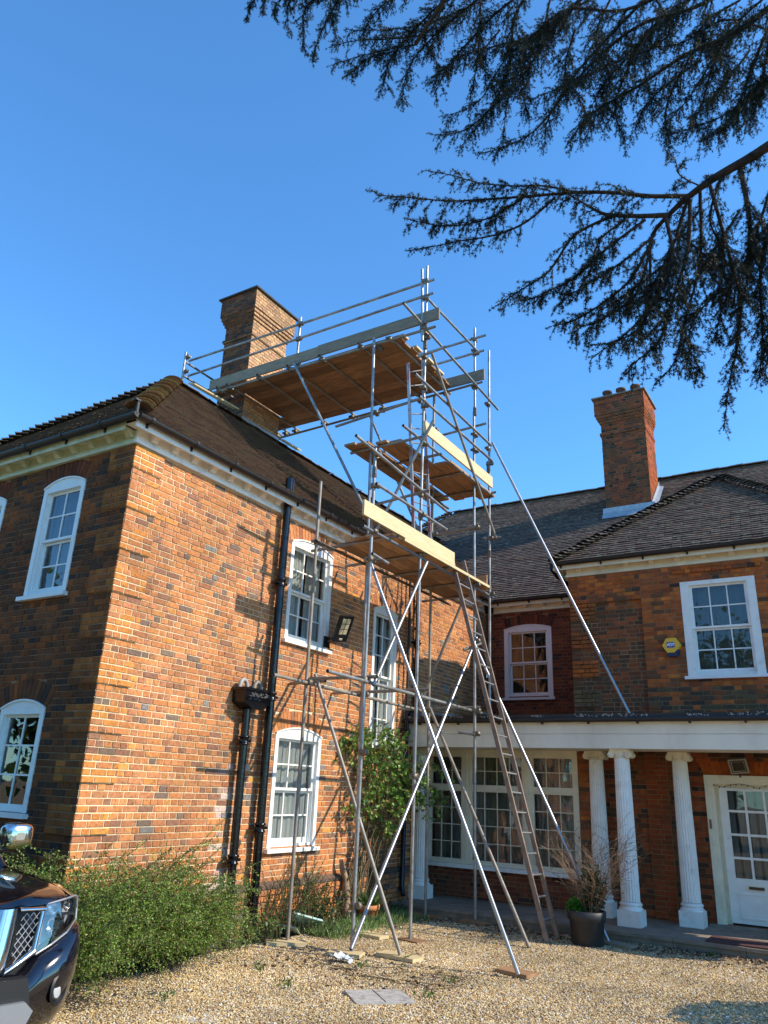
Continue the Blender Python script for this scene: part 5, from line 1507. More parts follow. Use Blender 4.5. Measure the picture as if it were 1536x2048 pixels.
# lower intake, satin skid, fog lamps
mb = MB(); mb.prism([(-.56, .36), (.56, .36), (.50, .60), (-.50, .60)], lambda p: (.0, p[0], p[1]), lambda p: (.088, p[0], p[1])); cb(mb, 'intake', 'plastic')
mb = MB()
mb.prism([(-.50, .30), (.50, .30), (.56, .42), (.50, .475), (-.50, .475), (-.56, .42)], lambda p: (.02, p[0], p[1]), lambda p: (.125, p[0]*.98, p[1])); cb(mb, 'skid_plate', 'satin')
mb = MB(); mb.box((.12, -.27, .345), (.135, .27, .455)); cb(mb, 'number_plate', 'satin')
for s in (1, -1):
    nrm = np.array([.86, .5*s, 0])
    c = np.array([NX(.755)+.035, .745*s, .50])
    def ring(mb, r0, r1, d0, d1, n=18):
        side = np.array([-.5*s, .86, 0]); upv = np.array([0, 0, 1.])
        vs = []
        for r_, d_ in ((r0, d0), (r1, d1)):
            for i in range(n):
                t = 2*math.pi*i/n; vs.append(c+nrm*d_+side*r_*math.cos(t)*.9+upv*r_*math.sin(t)*1.05)
        mb.add(vs, [(i, (i+1) % n, n+(i+1) % n, n+i) for i in range(n)], True); return vs
    mb = MB(); ring(mb, .098, .085, .0, .012); v = ring(mb, .085, .07, .012, -.03); vs2 = ring(mb, .07, .0, -.03, -.03); fo = cb(mb, 'fog_lamp', 'plastic'); fo['label'] = 'round fog lamp in the bumper'
    c = c+nrm*.0; mb = MB(); ring(mb, .052, .0, .0, .012); ring(mb, .058, .052, -.02, .0); cb(mb, 'fog_lens', 'lampin', fo)
# grille with bright V frame
gr_ = MB(); gr_.box((-.16, -.60, .58), (-.075, .60, .99)); go_ = cb(gr_, 'grille', 'plastic')
mb = MB()
def gx(y, z): return .03-.035*(abs(y)/.6)**2-.20*max(0, (z-.66))
def gstrip(pts, w_, th=.03):
    for (a, b) in zip(pts[:-1], pts[1:]):
        A = np.array([gx(*a)+.01, a[0], a[1]]); B = np.array([gx(*b)+.01, b[0], b[1]])
        d = B-A; L = np.linalg.norm(d); d /= L; nx = np.array([1., 0, 0]); sd_ = np.cross(d, nx); sd_ /= np.linalg.norm(sd_)
        mb.obox((A+B)/2, d*(L/2+.004), sd_*w_/2, np.cross(d, sd_)*th/2)
for s in (1, -1):
    gstrip([(s*.14, .985), (s*.155, .60)], .055)
    gstrip([(s*.10, .60), (s*.22, .985)], .0001)
mb = MB()
for s in (1, -1):
    # broad slanted bright bar, then the mesh opening frame
    P = lambda y, z: (gx(y, z)+.03, s*y, z)
    P2 = lambda y, z: (gx(y, z)-.02, s*y, z)
    def bulge(L_, R_, bul, n=7, m=5):
        """rounded strip between two edges given as (y, z) points"""
        vs = []
        for i in range(m+1):
            t = i/m
            a_ = np.interp(t, np.linspace(0, 1, len(L_)), [q[0] for q in L_]), np.interp(t, np.linspace(0, 1, len(L_)), [q[1] for q in L_])
            b_ = np.interp(t, np.linspace(0, 1, len(R_)), [q[0] for q in R_]), np.interp(t, np.linspace(0, 1, len(R_)), [q[1] for q in R_])
            for j in range(n+1):
                u = j/n; y_, z_ = a_[0]+(b_[0]-a_[0])*u, a_[1]+(b_[1]-a_[1])*u
                p = P2(y_, z_); vs.append((p[0]+.02+bul*math.sin(math.pi*u)**.6, p[1], p[2]))
        mb.add(vs, [(i*(n+1)+j, i*(n+1)+j+1, (i+1)*(n+1)+j+1, (i+1)*(n+1)+j) for i in range(m) for j in range(n)], True)
    mb = MB(); bulge([(.285, .985), (.20, .60)], [(.43, .985), (.385, .68), (.33, .60)], .035); cb(mb, 'grille_bar', 'chrome', go_)
    mb = MB(); bulge([(.435, .958), (.61, .952)], [(.43, .988), (.62, .978)], .022); cb(mb, 'grille_bar', 'chrome', go_)
    mb = MB(); bulge([(.578, .955), (.535, .742)], [(.612, .955), (.572, .735)], .022); cb(mb, 'grille_bar', 'chrome', go_)
    mb = MB(); bulge([(.375, .655), (.54, .75)], [(.345, .60), (.575, .712)], .026); cb(mb, 'grille_bar', 'chrome', go_)
mb = MB()
for s in (1, -1):
    for i in range(-8, 9):
        for dr_ in (1, -1):
            pts = []
            for q in np.linspace(0, 1, 16):
                z_ = .66+.29*q; y_ = .48+i*.045+dr_*(z_-.80)*.9
                lo = .385+.055*(z_-.66)/.29; hi = .53+.045*(z_-.72)/.23
                if lo < y_ < hi and z_ > .66+.08*(y_-.385)/.14 : pts.append((gx(y_, z_)+.012, s*y_, z_))
            if len(pts) > 1: mb.path([pts[0], pts[-1]], .0035, 4)
cb(mb, 'grille_mesh', 'satin', go_)
# headlamps
for s in (1, -1):
    F = lambda y, z, d=0: (NX(y)-.045-.16*(z-.72)+d, s*y, z)
    poly = [(.625, .99), (.76, 1.01), (.86, 1.02), (.905, 1.0), (.92, .93), (.915, .865), (.80, .805), (.68, .75), (.575, .705)]
    cen = (.76, .88)
    def fan(mb, d, sc_=1.0, grid=6):
        ps = [((y-cen[0])*sc_+cen[0], (z-cen[1])*sc_+cen[1]) for y, z in poly]
        n = len(ps); rings = []
        for g in range(grid+1):
            t = g/grid
            rings.append([F((y-cen[0])*t+cen[0], (z-cen[1])*t+cen[1], d*(1-.0*t)) for y, z in ps])
        vs = [v for r_ in rings for v in r_]
        mb.add(vs, [(g*n+i, g*n+(i+1) % n, (g+1)*n+(i+1) % n, (g+1)*n+i) for g in range(grid) for i in range(n)], True)
    h = MB(); fan(h, -.10, .97); hl = cb(h, 'headlight', 'lampin'); hl['label'] = 'clear headlamp beside the grille'
    h = MB(); fan(h, .0, 1.0); cb(h, 'lens', 'lens', hl)
    h = MB()
    n = len(poly)
    for i in range(n):
        a, b = poly[i], poly[(i+1) % n]; A, B = F(*a), F(*b)
        h.path([A, B], .008, 5)
    cb(h, 'lamp_surround', 'satin', hl)
    h = MB()
    for (cy_, cz_, rr) in ((.72, .855, .075), (.80, .965, .035), (.68, .955, .04)):
        vs = []; nn_ = 20
        for r_, d_ in ((rr, -.03), (rr*.9, -.045), (rr*.5, -.09), (.012, -.10)):
            for i in range(nn_):
                t = 2*math.pi*i/nn_; vs.append(F(cy_+r_*math.cos(t)*.9, cz_+r_*math.sin(t), d_))
        h.add(vs, [(g*nn_+i, g*nn_+(i+1) % nn_, (g+1)*nn_+(i+1) % nn_, (g+1)*nn_+i) for g in range(3) for i in range(nn_)], True)
    cb(h, 'reflector_bowl', 'chrome', hl)
    h = MB(); h.path([F(.72, .855, -.035), F(.72, .855, -.08)], .028, 10); h.box(F(.60, .905, -.07), F(.86, .915, -.05)); cb(h, 'bulb_shield', 'plastic', hl)
# wings, doors, cabin
rows = []
for x, hw, zt in ((-.20, .915, 1.0), (-.30, .935, 1.02), (-.50, .945, 1.05), (-.8, .955, 1.07), (-1.3, .96, 1.085), (-1.45, .96, 1.085)):
    rows.append([(x, .85, zt+.015), (x, hw-.03, zt), (x, hw-.005, zt-.05), (x, hw, zt-.16), (x, hw+.012, .78), (x, hw+.015, .72)])
mb = MB(); loft(rows, mb); cb(mb, 'front_wing', 'paint')
rows = []
for x in (-1.45, -2.2, -3.2, -4.2, -4.75):
    rows.append([(x, .86, 1.10), (x, .95, 1.05), (x, .965, .9), (x, .965, .6), (x, .93, .38), (x, .8, .34)])
mb = MB(); loft(rows, mb); mb.box((-4.78, -.93, .36), (-4.70, .93, 1.1)); mb.box((-1.5, -.85, .30), (-.2, .85, .42)); cb(mb, 'body_side', 'paint')
# wheel arch band in front
rows = []
for i in range(13):
    t = math.pi*i/12
    cx_ = -.93+.46*math.cos(t); cz_ = .38+.43*math.sin(t)
    rows.append([(cx_, .975, cz_), (cx_*1+.0, .985, cz_-.0), (-.93+.41*math.cos(t), .985, .38+.38*math.sin(t)), (-.93+.41*math.cos(t), .80, .38+.38*math.sin(t))])
mb = MB(); loft(rows, mb); cb(mb, 'arch_trim', 'plastic')
rows = []
for x, zt, hw in ((-1.25, 1.12, .80), (-1.55, 1.32, .74), (-1.95, 1.58, .68), (-2.25, 1.70, .655)):
    rows.append([(x-.10*(j/6)**2, hw*j/6, zt-.015*(j/6)**2) for j in range(7)])
mb = MB(); loft(rows, mb); cb(mb, 'windscreen', 'cglass')
mb = MB()
for s in (1, -1):
    mb.path([(-1.30, s*.84, 1.09), (-1.65, s*.775, 1.33), (-2.05, s*.705, 1.58), (-2.35, s*.67, 1.70)], .028, 8)
    mb.path([(-2.35, s*.67, 1.70), (-4.2, s*.66, 1.72), (-4.7, s*.72, 1.15)], .035, 8)
    mb.path([(-2.75, s*.78, 1.1), (-2.72, s*.68, 1.69)], .03, 6)
cb(mb, 'pillar', 'paint')
mb = MB(); mb.box((-4.45, -.66, 1.68), (-2.28, .66, 1.725)); cb(mb, 'car_roof', 'paint')
mb = MB()
for s in (1, -1): mb.add([(-1.45, s*.86, 1.10), (-4.5, s*.86, 1.10), (-4.35, s*.68, 1.68), (-2.3, s*.68, 1.68)], [(0, 1, 2, 3)])
cb(mb, 'side_window', 'cglass')
for s in (1, -1):
    mb = MB()
    prof = [(.0, .30), (.02, .72), (.07, 1.0), (.13, 1.04), (.19, .98), (.22, .75), (.225, .3)]
    vs = []; nn_ = 14
    for d_, sc_ in prof:
        for i in range(nn_):
            t = 2*math.pi*i/nn_
            ct, st_ = math.cos(t), math.sin(t)
            vs.append((-1.82+d_-.05, s*(1.09+.125*sc_*math.copysign(abs(ct)**.6, ct)), 1.30+.105*sc_*math.copysign(abs(st_)**.6, st_)))
    mb.add(vs, [(g*nn_+i, g*nn_+(i+1) % nn_, (g+1)*nn_+(i+1) % nn_, (g+1)*nn_+i) for g in range(len(prof)-1) for i in range(nn_)], True)
    mb.add(vs[-nn_:], [tuple(range(nn_))]); mb.add(vs[:nn_], [tuple(range(nn_))])
    mo = cb(mb, 'mirror', 'chrome'); mo['label'] = 'chrome capped door mirror'
    mb = MB(); mb.obox((-1.76, s*.95, 1.22), (.05, 0, 0), (0, .09, .0), (0, 0, .03)); cb(mb, 'mirror_arm', 'plastic', mo)
for x in (-.93, -3.75):
    for s in (1, -1):
        mb = MB(); mb.lathe((x, s*.80, .37), [(.23, -.11), (.34, -.12), (.37, -.08), (.37, .08), (.34, .12), (.23, .11)], 28, axis=1); wh = cb(mb, 'wheel', 'tyre')
        mb = MB(); mb.lathe((x, s*.80, .37), [(.22, s*.02), (.235, s*.10), (.06, s*.085)], 24, axis=1)
        for k in range(6):
            t = k*math.pi/3; mb.obox((x+.12*math.cos(t), s*.89, .37+.12*math.sin(t)), (.10*math.cos(t), 0, .10*math.sin(t)), (-.028*math.sin(t), 0, .028*math.cos(t)), (0, .02, 0))
        cb(mb, 'rim', 'satin', wh)
mb = MB(); mb.box((-4.6, -.80, .25), (-.35, .80, .62)); cb(mb, 'underbody', 'plastic')
# ================= PLANTS =================
def leaves_np(P, N_, size, mt, name, parent, tints, aspect=.55, fold=.0, kind='stuff'):
    """P (n,3) positions, N_ (n,3) leaf axis directions; two-triangle diamond leaves"""
    n = len(P); d = N_/np.linalg.norm(N_, axis=1)[:, None]
    r_ = rng.normal(size=(n, 3)); s = np.cross(d, r_); s /= np.linalg.norm(s, axis=1)[:, None]
    up_ = np.cross(d, s)
    sz = size*rng.uniform(.6, 1.35, n)[:, None]
    V = np.stack([P, P+d*sz*.5+s*sz*aspect*.5+up_*sz*fold, P+d*sz, P+d*sz*.5-s*sz*aspect*.5+up_*sz*fold], axis=1)
    F = np.arange(n*4).reshape(n, 4)
    T = np.array(tints)[rng.integers(0, len(tints), n)]*rng.uniform(.8, 1.2, n)[:, None]
    V = V.reshape(-1, 3)
    if parent is not None:
        im = np.array(WL[parent.name].inverted()); V = V@im[:3, :3].T+im[:3, 3]
    o = link(name, np_mesh(name, V, F, 4, mt, T), parent)
    if kind: o['kind'] = kind
    return o
M['leaf'] = mat('leaf', use_tint=True, rough=.45, trans=.25, spec=.4)
M['leaf_gloss'] = mat('glossy_leaf', use_tint=True, rough=.45, trans=.25, spec=.35)
M['bark'] = mat('bark', (.085, .055, .04), .9, var=.4, vscale=25, dark=(.16, .12, .08), dscale=10, damt=.5, bump=.8, bscale=60)
M['twig'] = mat('dry_twig', (.24, .15, .09), .85, var=.3, vscale=20)
M['stem'] = mat('green_stem', (.10, .085, .04), .8, var=.3, vscale=20)
def arch_path(p, az, L, rise, droop, n=9, jit=.02, curl=0):
    pts = [np.array(p, float)]; a = az; el = rise
    for i in range(n):
        st = L/n
        pts.append(pts[-1]+st*np.array([math.cos(a)*math.cos(el), math.sin(a)*math.cos(el), math.sin(el)])+rng.normal(0, jit, 3)*st*3)
        el -= droop/n*(1+i*.25); a += random.gauss(curl, .12)
    return pts
def along(pts, step):
    out = []; ds = []
    for a, b in zip(pts[:-1], pts[1:]):
        L = np.linalg.norm(b-a); n = max(1, int(L/step))
        for i in range(n): out.append(a+(b-a)*(i+random.random())/n); ds.append((b-a)/L)
    return out, ds
# big cotoneaster at the near corner of the house
bu = thing('shrub', 'sprawling small leaved green shrub at the near corner of the house behind the car', 'shrub', (-7.0, 6.2, 0))
sm = MB(); P = []; D = []; P2 = []; D2 = []
roots = []
for i in range(600):
    y = random.uniform(4.9, 7.55); x = -7.22+random.uniform(0, .50)*(1 if y < 7.0 else .4)
    if y < 5.75: x = random.uniform(-8.1, -6.4); y = random.uniform(4.95, 5.6)
    L = random.uniform(.75, 1.6) * (1.05 if y < 6.6 else .9 if y < 7.0 else .6)
    az = random.gauss(-.35, .85)
    el = random.uniform(.95, 1.5)
    pts = arch_path((x, y, .0), az, L, el, random.uniform(.35, 1.15), 10)
    pts = [np.array([max(q[0], X0+.05) if q[1] > YS else q[0], q[1], max(q[2], .02)]) for q in pts]
    if any(q[1] > YS-.05 and q[0] < X0+.03 for q in pts): continue
    if i % 2: sm.path(pts, [.006-.0004*k for k in range(len(pts))], 4)
    a, b = along(pts[2:], .011); P += a; D += b
    for k in range(3, 10):
        for _ in range(2):
            sub = arch_path(pts[k], az+random.choice((-1, 1))*random.uniform(.5, 1.2), random.uniform(.10, .28), random.uniform(-.2, .7), 1.0, 4)
            a, b = along(sub, .011); P += a; D += b
for i in range(60):      # tall wisps against the wall
    y = random.uniform(5.6, 7.6); hgt = random.uniform(.9, 1.55) if y < 7.2 else random.uniform(.6, 1.0)
    pts = arch_path((X0+random.uniform(.08, .3), y, .1), random.choice((1.4, -1.5))+random.gauss(0, .5), hgt*1.15, random.uniform(1.05, 1.4), random.uniform(.4, 1.5), 10)
    pts = [np.array([max(q[0], X0+.06), q[1], q[2]]) for q in pts]
    sm.path(pts, [.007-.0005*k for k in range(len(pts))], 4)
    for k in range(2, 10):
        sub = arch_path(pts[k], random.uniform(-1.5, 1.5), random.uniform(.10, .25), random.uniform(.0, .8), .8, 4)
        sub = [np.array([max(q[0], X0+.05), q[1], q[2]]) for q in sub]
        a, b = along(sub, .008); P2 += a; D2 += b
    a, b = along(pts[2:], .009); P2 += a; D2 += b
for i in range(26):      # long side sprays to the left, in front of the shaded wall
    pts = arch_path((random.uniform(-7.6, -6.9), random.uniform(5.2, 5.6), random.uniform(.4, .9)), math.pi+random.gauss(.1, .3), random.uniform(.5, 1.1), random.uniform(.2, .8), random.uniform(.3, 1.0), 9)
    sm.path(pts, [.006-.0004*k for k in range(len(pts))], 4)
    for k in range(2, 9):
        for _ in range(2):
            sub = arch_path(pts[k], math.pi+random.uniform(-1.3, 1.3), random.uniform(.10, .22), random.uniform(-.4, .4), .6, 4)
            a, b = along(sub, .012); P += a; D += b
    a, b = along(pts, .012); P += a; D += b
sm.build('stem', M['stem'], bu)
P = np.array(P); D = np.array(D)+rng.normal(0, .75, (len(P), 3)); D[:, 2] += .25
P += rng.normal(0, .006, P.shape)
GT = [(.14,.25,.035), (.19,.31,.045), (.10,.18,.03), (.25,.36,.06), (.07,.12,.025), (.30,.34,.09), (.20,.15,.06)]
leaves_np(P, D, .021, M['leaf_gloss'], 'foliage', bu, GT)
P2 = np.array(P2); D2 = np.array(D2)+rng.normal(0, .8, (len(P2), 3))
leaves_np(P2, D2, .024, M['leaf'], 'foliage', bu, [(.13,.17,.04), (.18,.17,.06), (.11,.17,.04), (.20,.12,.05)])

# climbing rose
ro = thing('climbing_rose', 'climbing rose with fresh green leaves on the sunlit wall beside the tall window', 'climber', (X0+.12, 10.85, 0))
sm = MB()
tr_ = [(X0+.16, 10.75, .02), (X0+.22, 10.66, .14), (X0+.13, 10.80, .30), (X0+.17, 10.70, .42), (X0+.10, 10.78, .58), (X0+.12, 10.66, .72), (X0+.10, 10.62, .86)]
mbt = MB(); mbt.path([(a, b+.0, c) for a, b, c in tr_], [.075, .06, .052, .062, .045, .05, .03], 10); mbt.path([tr_[1], (X0+.2, 10.95, .10), (X0+.15, 11.1, .02)], [.05, .045, .04], 8)
mbt.build('trunk', mat('gnarled_bark', (.30, .20, .12), .9, var=.35, vscale=18, bump=.8, bscale=40), ro)
P = []; D = []
canes = []
for i in range(26):
    y1 = random.uniform(10.9, 12.5); z1 = random.uniform(1.5, 2.9)
    p0 = np.array((X0+.12, 10.7+random.uniform(-.05, .9), .1)); p3 = np.array((X0+random.uniform(.1, .4), y1, z1)); p1 = p0+(0.05, random.uniform(-.2, .4), .8); p2 = p3-(0, random.uniform(-.2, .3), .5)
    pts = [(1-t)**3*p0+3*(1-t)**2*t*p1+3*(1-t)*t*t*p2+t**3*p3 for t in np.linspace(0, 1, 12)]
    sm.path(pts, [.011-.0006*k for k in range(12)], 5)
    canes.append(pts)
def rose_leaf(p, d):
    d = d/np.linalg.norm(d); s = np.cross(d, rng.normal(size=3)); s /= np.linalg.norm(s)
    for t, sg in ((.025, 1), (.025, -1), (.055, 1), (.055, -1), (.08, 0)):
        P.append(p+d*t); D.append(d*(.5 if sg else 1)+s*sg*.9)
cl = [(10.95, 2.45, .30, .5, 66), (11.35, 2.3, .35, .60, 74), (11.75, 1.95, .40, .75, 115), (11.1, 1.95, .35, .6, 62), (12.1, 2.3, .28, .55, 48), (11.4, 1.55, .30, .6, 45), (12.2, 1.75, .28, .7, 50), (10.75, 2.7, .14, .3, 26), (11.5, 2.75, .18, .4, 40), (11.9, 2.7, .15, .4, 24), (10.8, 1.7, .2, .4, 30), (11.7, 1.3, .2, .4, 26)]
for cy, cz, ry, rx, n in cl:
    for i in range(n):
        v = rng.normal(size=3); v /= np.linalg.norm(v); rr = random.random()**.55*1.15
        p = np.array((X0+.12+abs(v[0])*rr*rx*.9, cy+v[1]*rr*ry, cz+v[2]*rr*ry*1.05))
        rose_leaf(p, np.array((.55+v[0]*.4, v[1], -.15+v[2]*.4))+rng.normal(0, .35, 3))
for i in range(12):     # long shoots reaching right
    pts = arch_path((X0+.3, 12.1+random.uniform(-.2, .2), 1.9+random.uniform(-.3, .4)), random.uniform(-.5, .9), random.uniform(.6, 1.05), .35, random.uniform(.6, 1.3), 9)
    sm.path(pts, .004, 4)
    a, b = along(pts, .045)
    for p, d in zip(a, b): rose_leaf(p, d+rng.normal(0, .8, 3))
for i in range(8):
    pts = arch_path((X0+.1, 11.0+random.uniform(-.6, .9), 2.3), random.uniform(.8, 2.4), random.uniform(.5, .9), random.uniform(.8, 1.4), .6, 9)
    pts = [np.array([max(q[0], X0+.05), q[1], q[2]]) for q in pts]; sm.path(pts, .004, 4)
    a, b = along(pts, .07)
    for p, d in zip(a, b): rose_leaf(p, d+rng.normal(0, .8, 3))
sm.build('cane', M['stem'], ro)
leaves_np(np.array(P), np.array(D), .062, M['leaf'], 'foliage', ro, [(.14,.27,.04), (.18,.34,.05), (.10,.20,.03), (.24,.40,.08), (.32,.22,.08), (.07,.13,.03)], aspect=.72, fold=.06)

# weeds and grass at the wall foot
def weed(name, lab, cat, x, y, r_, h, n, size, tints, mt='leaf', up_=1.0, group=None, asp=.45, stems=True, step=.02):
    t = thing(name, lab, cat, (x, y, 0), group=group)
    s = MB(); P = []; D = []
    for i in range(n):
        px_, py_ = x+random.gauss(0, r_*.5), y+random.gauss(0, r_*.5); px_ = max(px_, X0+.07)
        pts = arch_path((px_, py_, 0), random.uniform(-1.6, 1.6) if px_ < X0+.2 else random.uniform(0, 6.28), h*random.uniform(.5, 1.1), random.uniform(1.0, 1.5), (1-up_)*2+.3, 6)
        pts = [np.array([max(q[0], X0+.05), q[1], max(q[2], 0)]) for q in pts]
        if stems: s.path(pts, [.004]*5+[.003, .002], 4)
        a, b = along(pts[1:], step)
        P += a; D += [q+rng.normal(0, .7, 3) for q in b]
    if stems: s.build('stem', M['stem'], t)
    leaves_np(np.array(P), np.array(D), size, M[mt], 'foliage', t, tints, asp)
    return t
G1 = [(.08,.15,.03), (.11,.20,.04), (.06,.11,.03), (.15,.22,.06)]
weed('weed', 'tall feathery weed with yellowish shoots between the downpipes and the lower window', 'weed', -7.15, 8.95, .16, 1.0, 26, .03, [(.12,.17,.04), (.17,.20,.06), (.09,.13,.035)])
weed('weed', 'tall bushy weed under the left part of the lower window', 'weed', -7.12, 9.42, .24, 1.1, 44, .032, [(.10,.17,.035), (.15,.20,.05), (.08,.13,.03)])
weed('weed', 'dark leafy weed below the lower window sill, left of the twisted trunk', 'weed', -7.08, 10.05, .28, .65, 48, .05, [(.07,.12,.03), (.10,.17,.035), (.05,.08,.025), (.14,.09,.035)])
weed('weed', 'bright green leafy weed at the foot of the black downpipes', 'weed', -6.98, 8.62, .18, .42, 36, .05, G1)
weed('weed', 'low weeds growing through the gravel at the right end of the shrub', 'weed', -6.90, 8.05, .25, .25, 34, .035, G1)
weed('weed', 'low green weeds in front of the pale green slab', 'weed', -6.72, 9.55, .26, .20, 50, .04, G1)
weed('weed', 'thin arching weed against the grey render by the downpipe', 'weed', -7.2, 7.75, .12, .6, 9, .04, [(.12,.12,.05), (.10,.14,.05)], up_=.6)
for (x, y, lab) in ((-5.30, 8.30, 'before the front pole foot'), (-5.12, 8.95, 'touching the pale ended board'), (-4.2, 8.35, 'between the board feet and the raking tube'), (-5.9, 5.9, 'beside the black car'),
        (-4.05, 7.6, 'at the corner of the drain cover'), (-6.0, 7.4, 'in front of the shrub'), (-5.4, 7.0, 'left of the drain cover'), (-2.2, 12.0, 'against the porch step below the doormat')):
    weed('weed', 'small seedling weed in the gravel, '+lab, 'weed', x, y, .10, .09, 9, .035, G1, group='seedlings in the gravel', stems=False)
# grass tufts: stuff
P = []; D = []
for i in range(4200):
    y = random.uniform(9.4, 11.8); x = -6.95+random.gauss(.15, .22)
    if x < X0+.03 or x > -6.1: continue
    P.append((x, y, .0)); D.append((random.gauss(0, .5), random.gauss(0, .5), .9))
leaves_np(np.array(P), np.array(D), .13, M['leaf'], 'grass', None, [(.14,.24,.06), (.18,.30,.08), (.10,.17,.05), (.24,.32,.12)], aspect=.07)
P = []; D = []
for i in range(2600):      # leaf litter in the shade by the step
    x = random.uniform(-7.2, 0.5); y = 12.18-abs(random.gauss(0, .38))
    P.append((x, y, .012+random.random()*.02)); D.append((random.gauss(0, 1), random.gauss(0, 1), random.gauss(0, .25)))
for i in range(420):
    x = random.uniform(-6.6, -3.9); y = random.gauss(8.2, .5); P.append((x, y, .02)); D.append((random.gauss(0, 1), random.gauss(0, 1), random.gauss(0, .15)))
leaves_np(np.array(P), np.array(D), .045, mat('dead_leaf', use_tint=True, rough=.85), 'leaf_litter', None, [(.12,.07,.04), (.18,.10,.055), (.07,.045,.03), (.24,.15,.08)], aspect=.6)
mb = MB()
for i in range(26):      # dead stalks trailing on the gravel
    pts = [np.array((random.uniform(-6.3, -4.2), random.gauss(8.15, .35), .015))]; a = random.gauss(-.1, .5)
    for k in range(8): pts.append(pts[-1]+np.array((.075*math.cos(a), .075*math.sin(a), random.gauss(0, .004)))); a += random.gauss(0, .25)
    mb.path(pts, .0035, 4)
o_ = mb.build('stalk_litter', mat('dead_stalk', (.09, .07, .035), .9)); o_['kind'] = 'stuff'

# terracotta pot
tp_ = thing('flower_pot', 'cracked terracotta pot with grassy weeds at the foot of the climbing rose', 'plant pot', (-6.98, 11.05, 0))
mb = MB(); mb.lathe((-6.98, 11.05, 0), [(.13, .0), (.165, .16), (.18, .165), (.185, .235), (.165, .235), (.16, .18), (.0, .17)], 24); mb.build('pot', mat('terracotta', (.52, .20, .07), .8, var=.2, vscale=10, dark=(.2, .08, .04), dscale=14, damt=.5, dlo=.58, dhi=.6), tp_)
P = [(-6.98+random.gauss(0, .06), 11.05+random.gauss(0, .06), .17) for i in range(260)]; D = [(random.gauss(0, .6), random.gauss(0, .6), .9) for i in range(260)]
leaves_np(np.array(P), np.array(D), .24, M['leaf'], 'foliage', tp_, G1, aspect=.07)
# shady plant at the end of the porch step
weed('weed', 'small dark fern like weed in the corner by the porch step', 'weed', -6.95, 11.9, .14, .25, 18, .05, [(.05,.09,.03), (.07,.12,.03)])

# black tub with a bare shrub and parsley
pt = thing('potted_shrub', 'black tub with a half bare twiggy shrub and a parsley clump before the porch', 'potted plant', (-3.74, 11.62, 0))
c = (-3.74, 11.62, 0)
mb = MB(); mb.lathe(c, [(.20, .0), (.215, .02), (.235, .30), (.262, .33), (.268, .43), (.25, .44), (.245, .40), (.0, .38)], 32); mb.build('tub', mat('tub_plastic', (.022, .022, .024), .55, var=.2, dark=(.06, .055, .05), dscale=3, damt=.4), pt)
mb = MB(); mb.lathe(c, [(.0, .395), (.24, .39)], 20); mb.build('compost', M['soil'], pt)
mb = MB(); P = []; D = []; P2 = []; D2 = []
for i in range(46):
    az = random.uniform(0, 6.28); p = (c[0]+.06+.08*math.cos(az), c[1]+.08*math.sin(az), .38)
    pts = arch_path(p, az, random.uniform(.6, 1.25), random.uniform(1.0, 1.45), random.uniform(.0, .5), 8, jit=.03)
    mb.path(pts, [.006-.0006*k for k in range(9)], 5)
    for k in range(2, 9):
        for _ in range(2):
            sub = arch_path(pts[k], az+random.uniform(-1.5, 1.5), random.uniform(.12, .34), random.uniform(.3, 1.2), .3, 5, jit=.03)
            mb.path(sub, .0022, 3)
            if random.random() < .10: P2.append(sub[-1]); D2.append(rng.normal(size=3))
mb.build('twigs', M['twig'], pt)
for i in range(900):
    v = rng.normal(size=3); v /= np.linalg.norm(v); p = np.array((c[0]+.12, c[1]-.02, .72))+v*(.06+.16*random.random())*np.array((.8, .8, 1.6)); P2.append(p); D2.append(v+rng.normal(0, .5, 3))
leaves_np(np.array(P2), np.array(D2), .05, M['leaf_gloss'], 'foliage', pt, [(.035,.06,.02), (.05,.085,.025), (.025,.04,.018), (.10,.06,.035)])
for i in range(1700):
    v = rng.normal(size=3); v /= np.linalg.norm(v); v[2] = abs(v[2]); P.append(np.array((c[0]-.13, c[1]-.06, .42))+v*random.random()**.4*np.array((.13, .13, .16))); D.append(v+rng.normal(0, .6, 3))
pa = leaves_np(np.array(P), np.array(D), .028, M['leaf'], 'parsley', pt, [(.08,.24,.03), (.11,.32,.04), (.05,.16,.025)], aspect=.8)
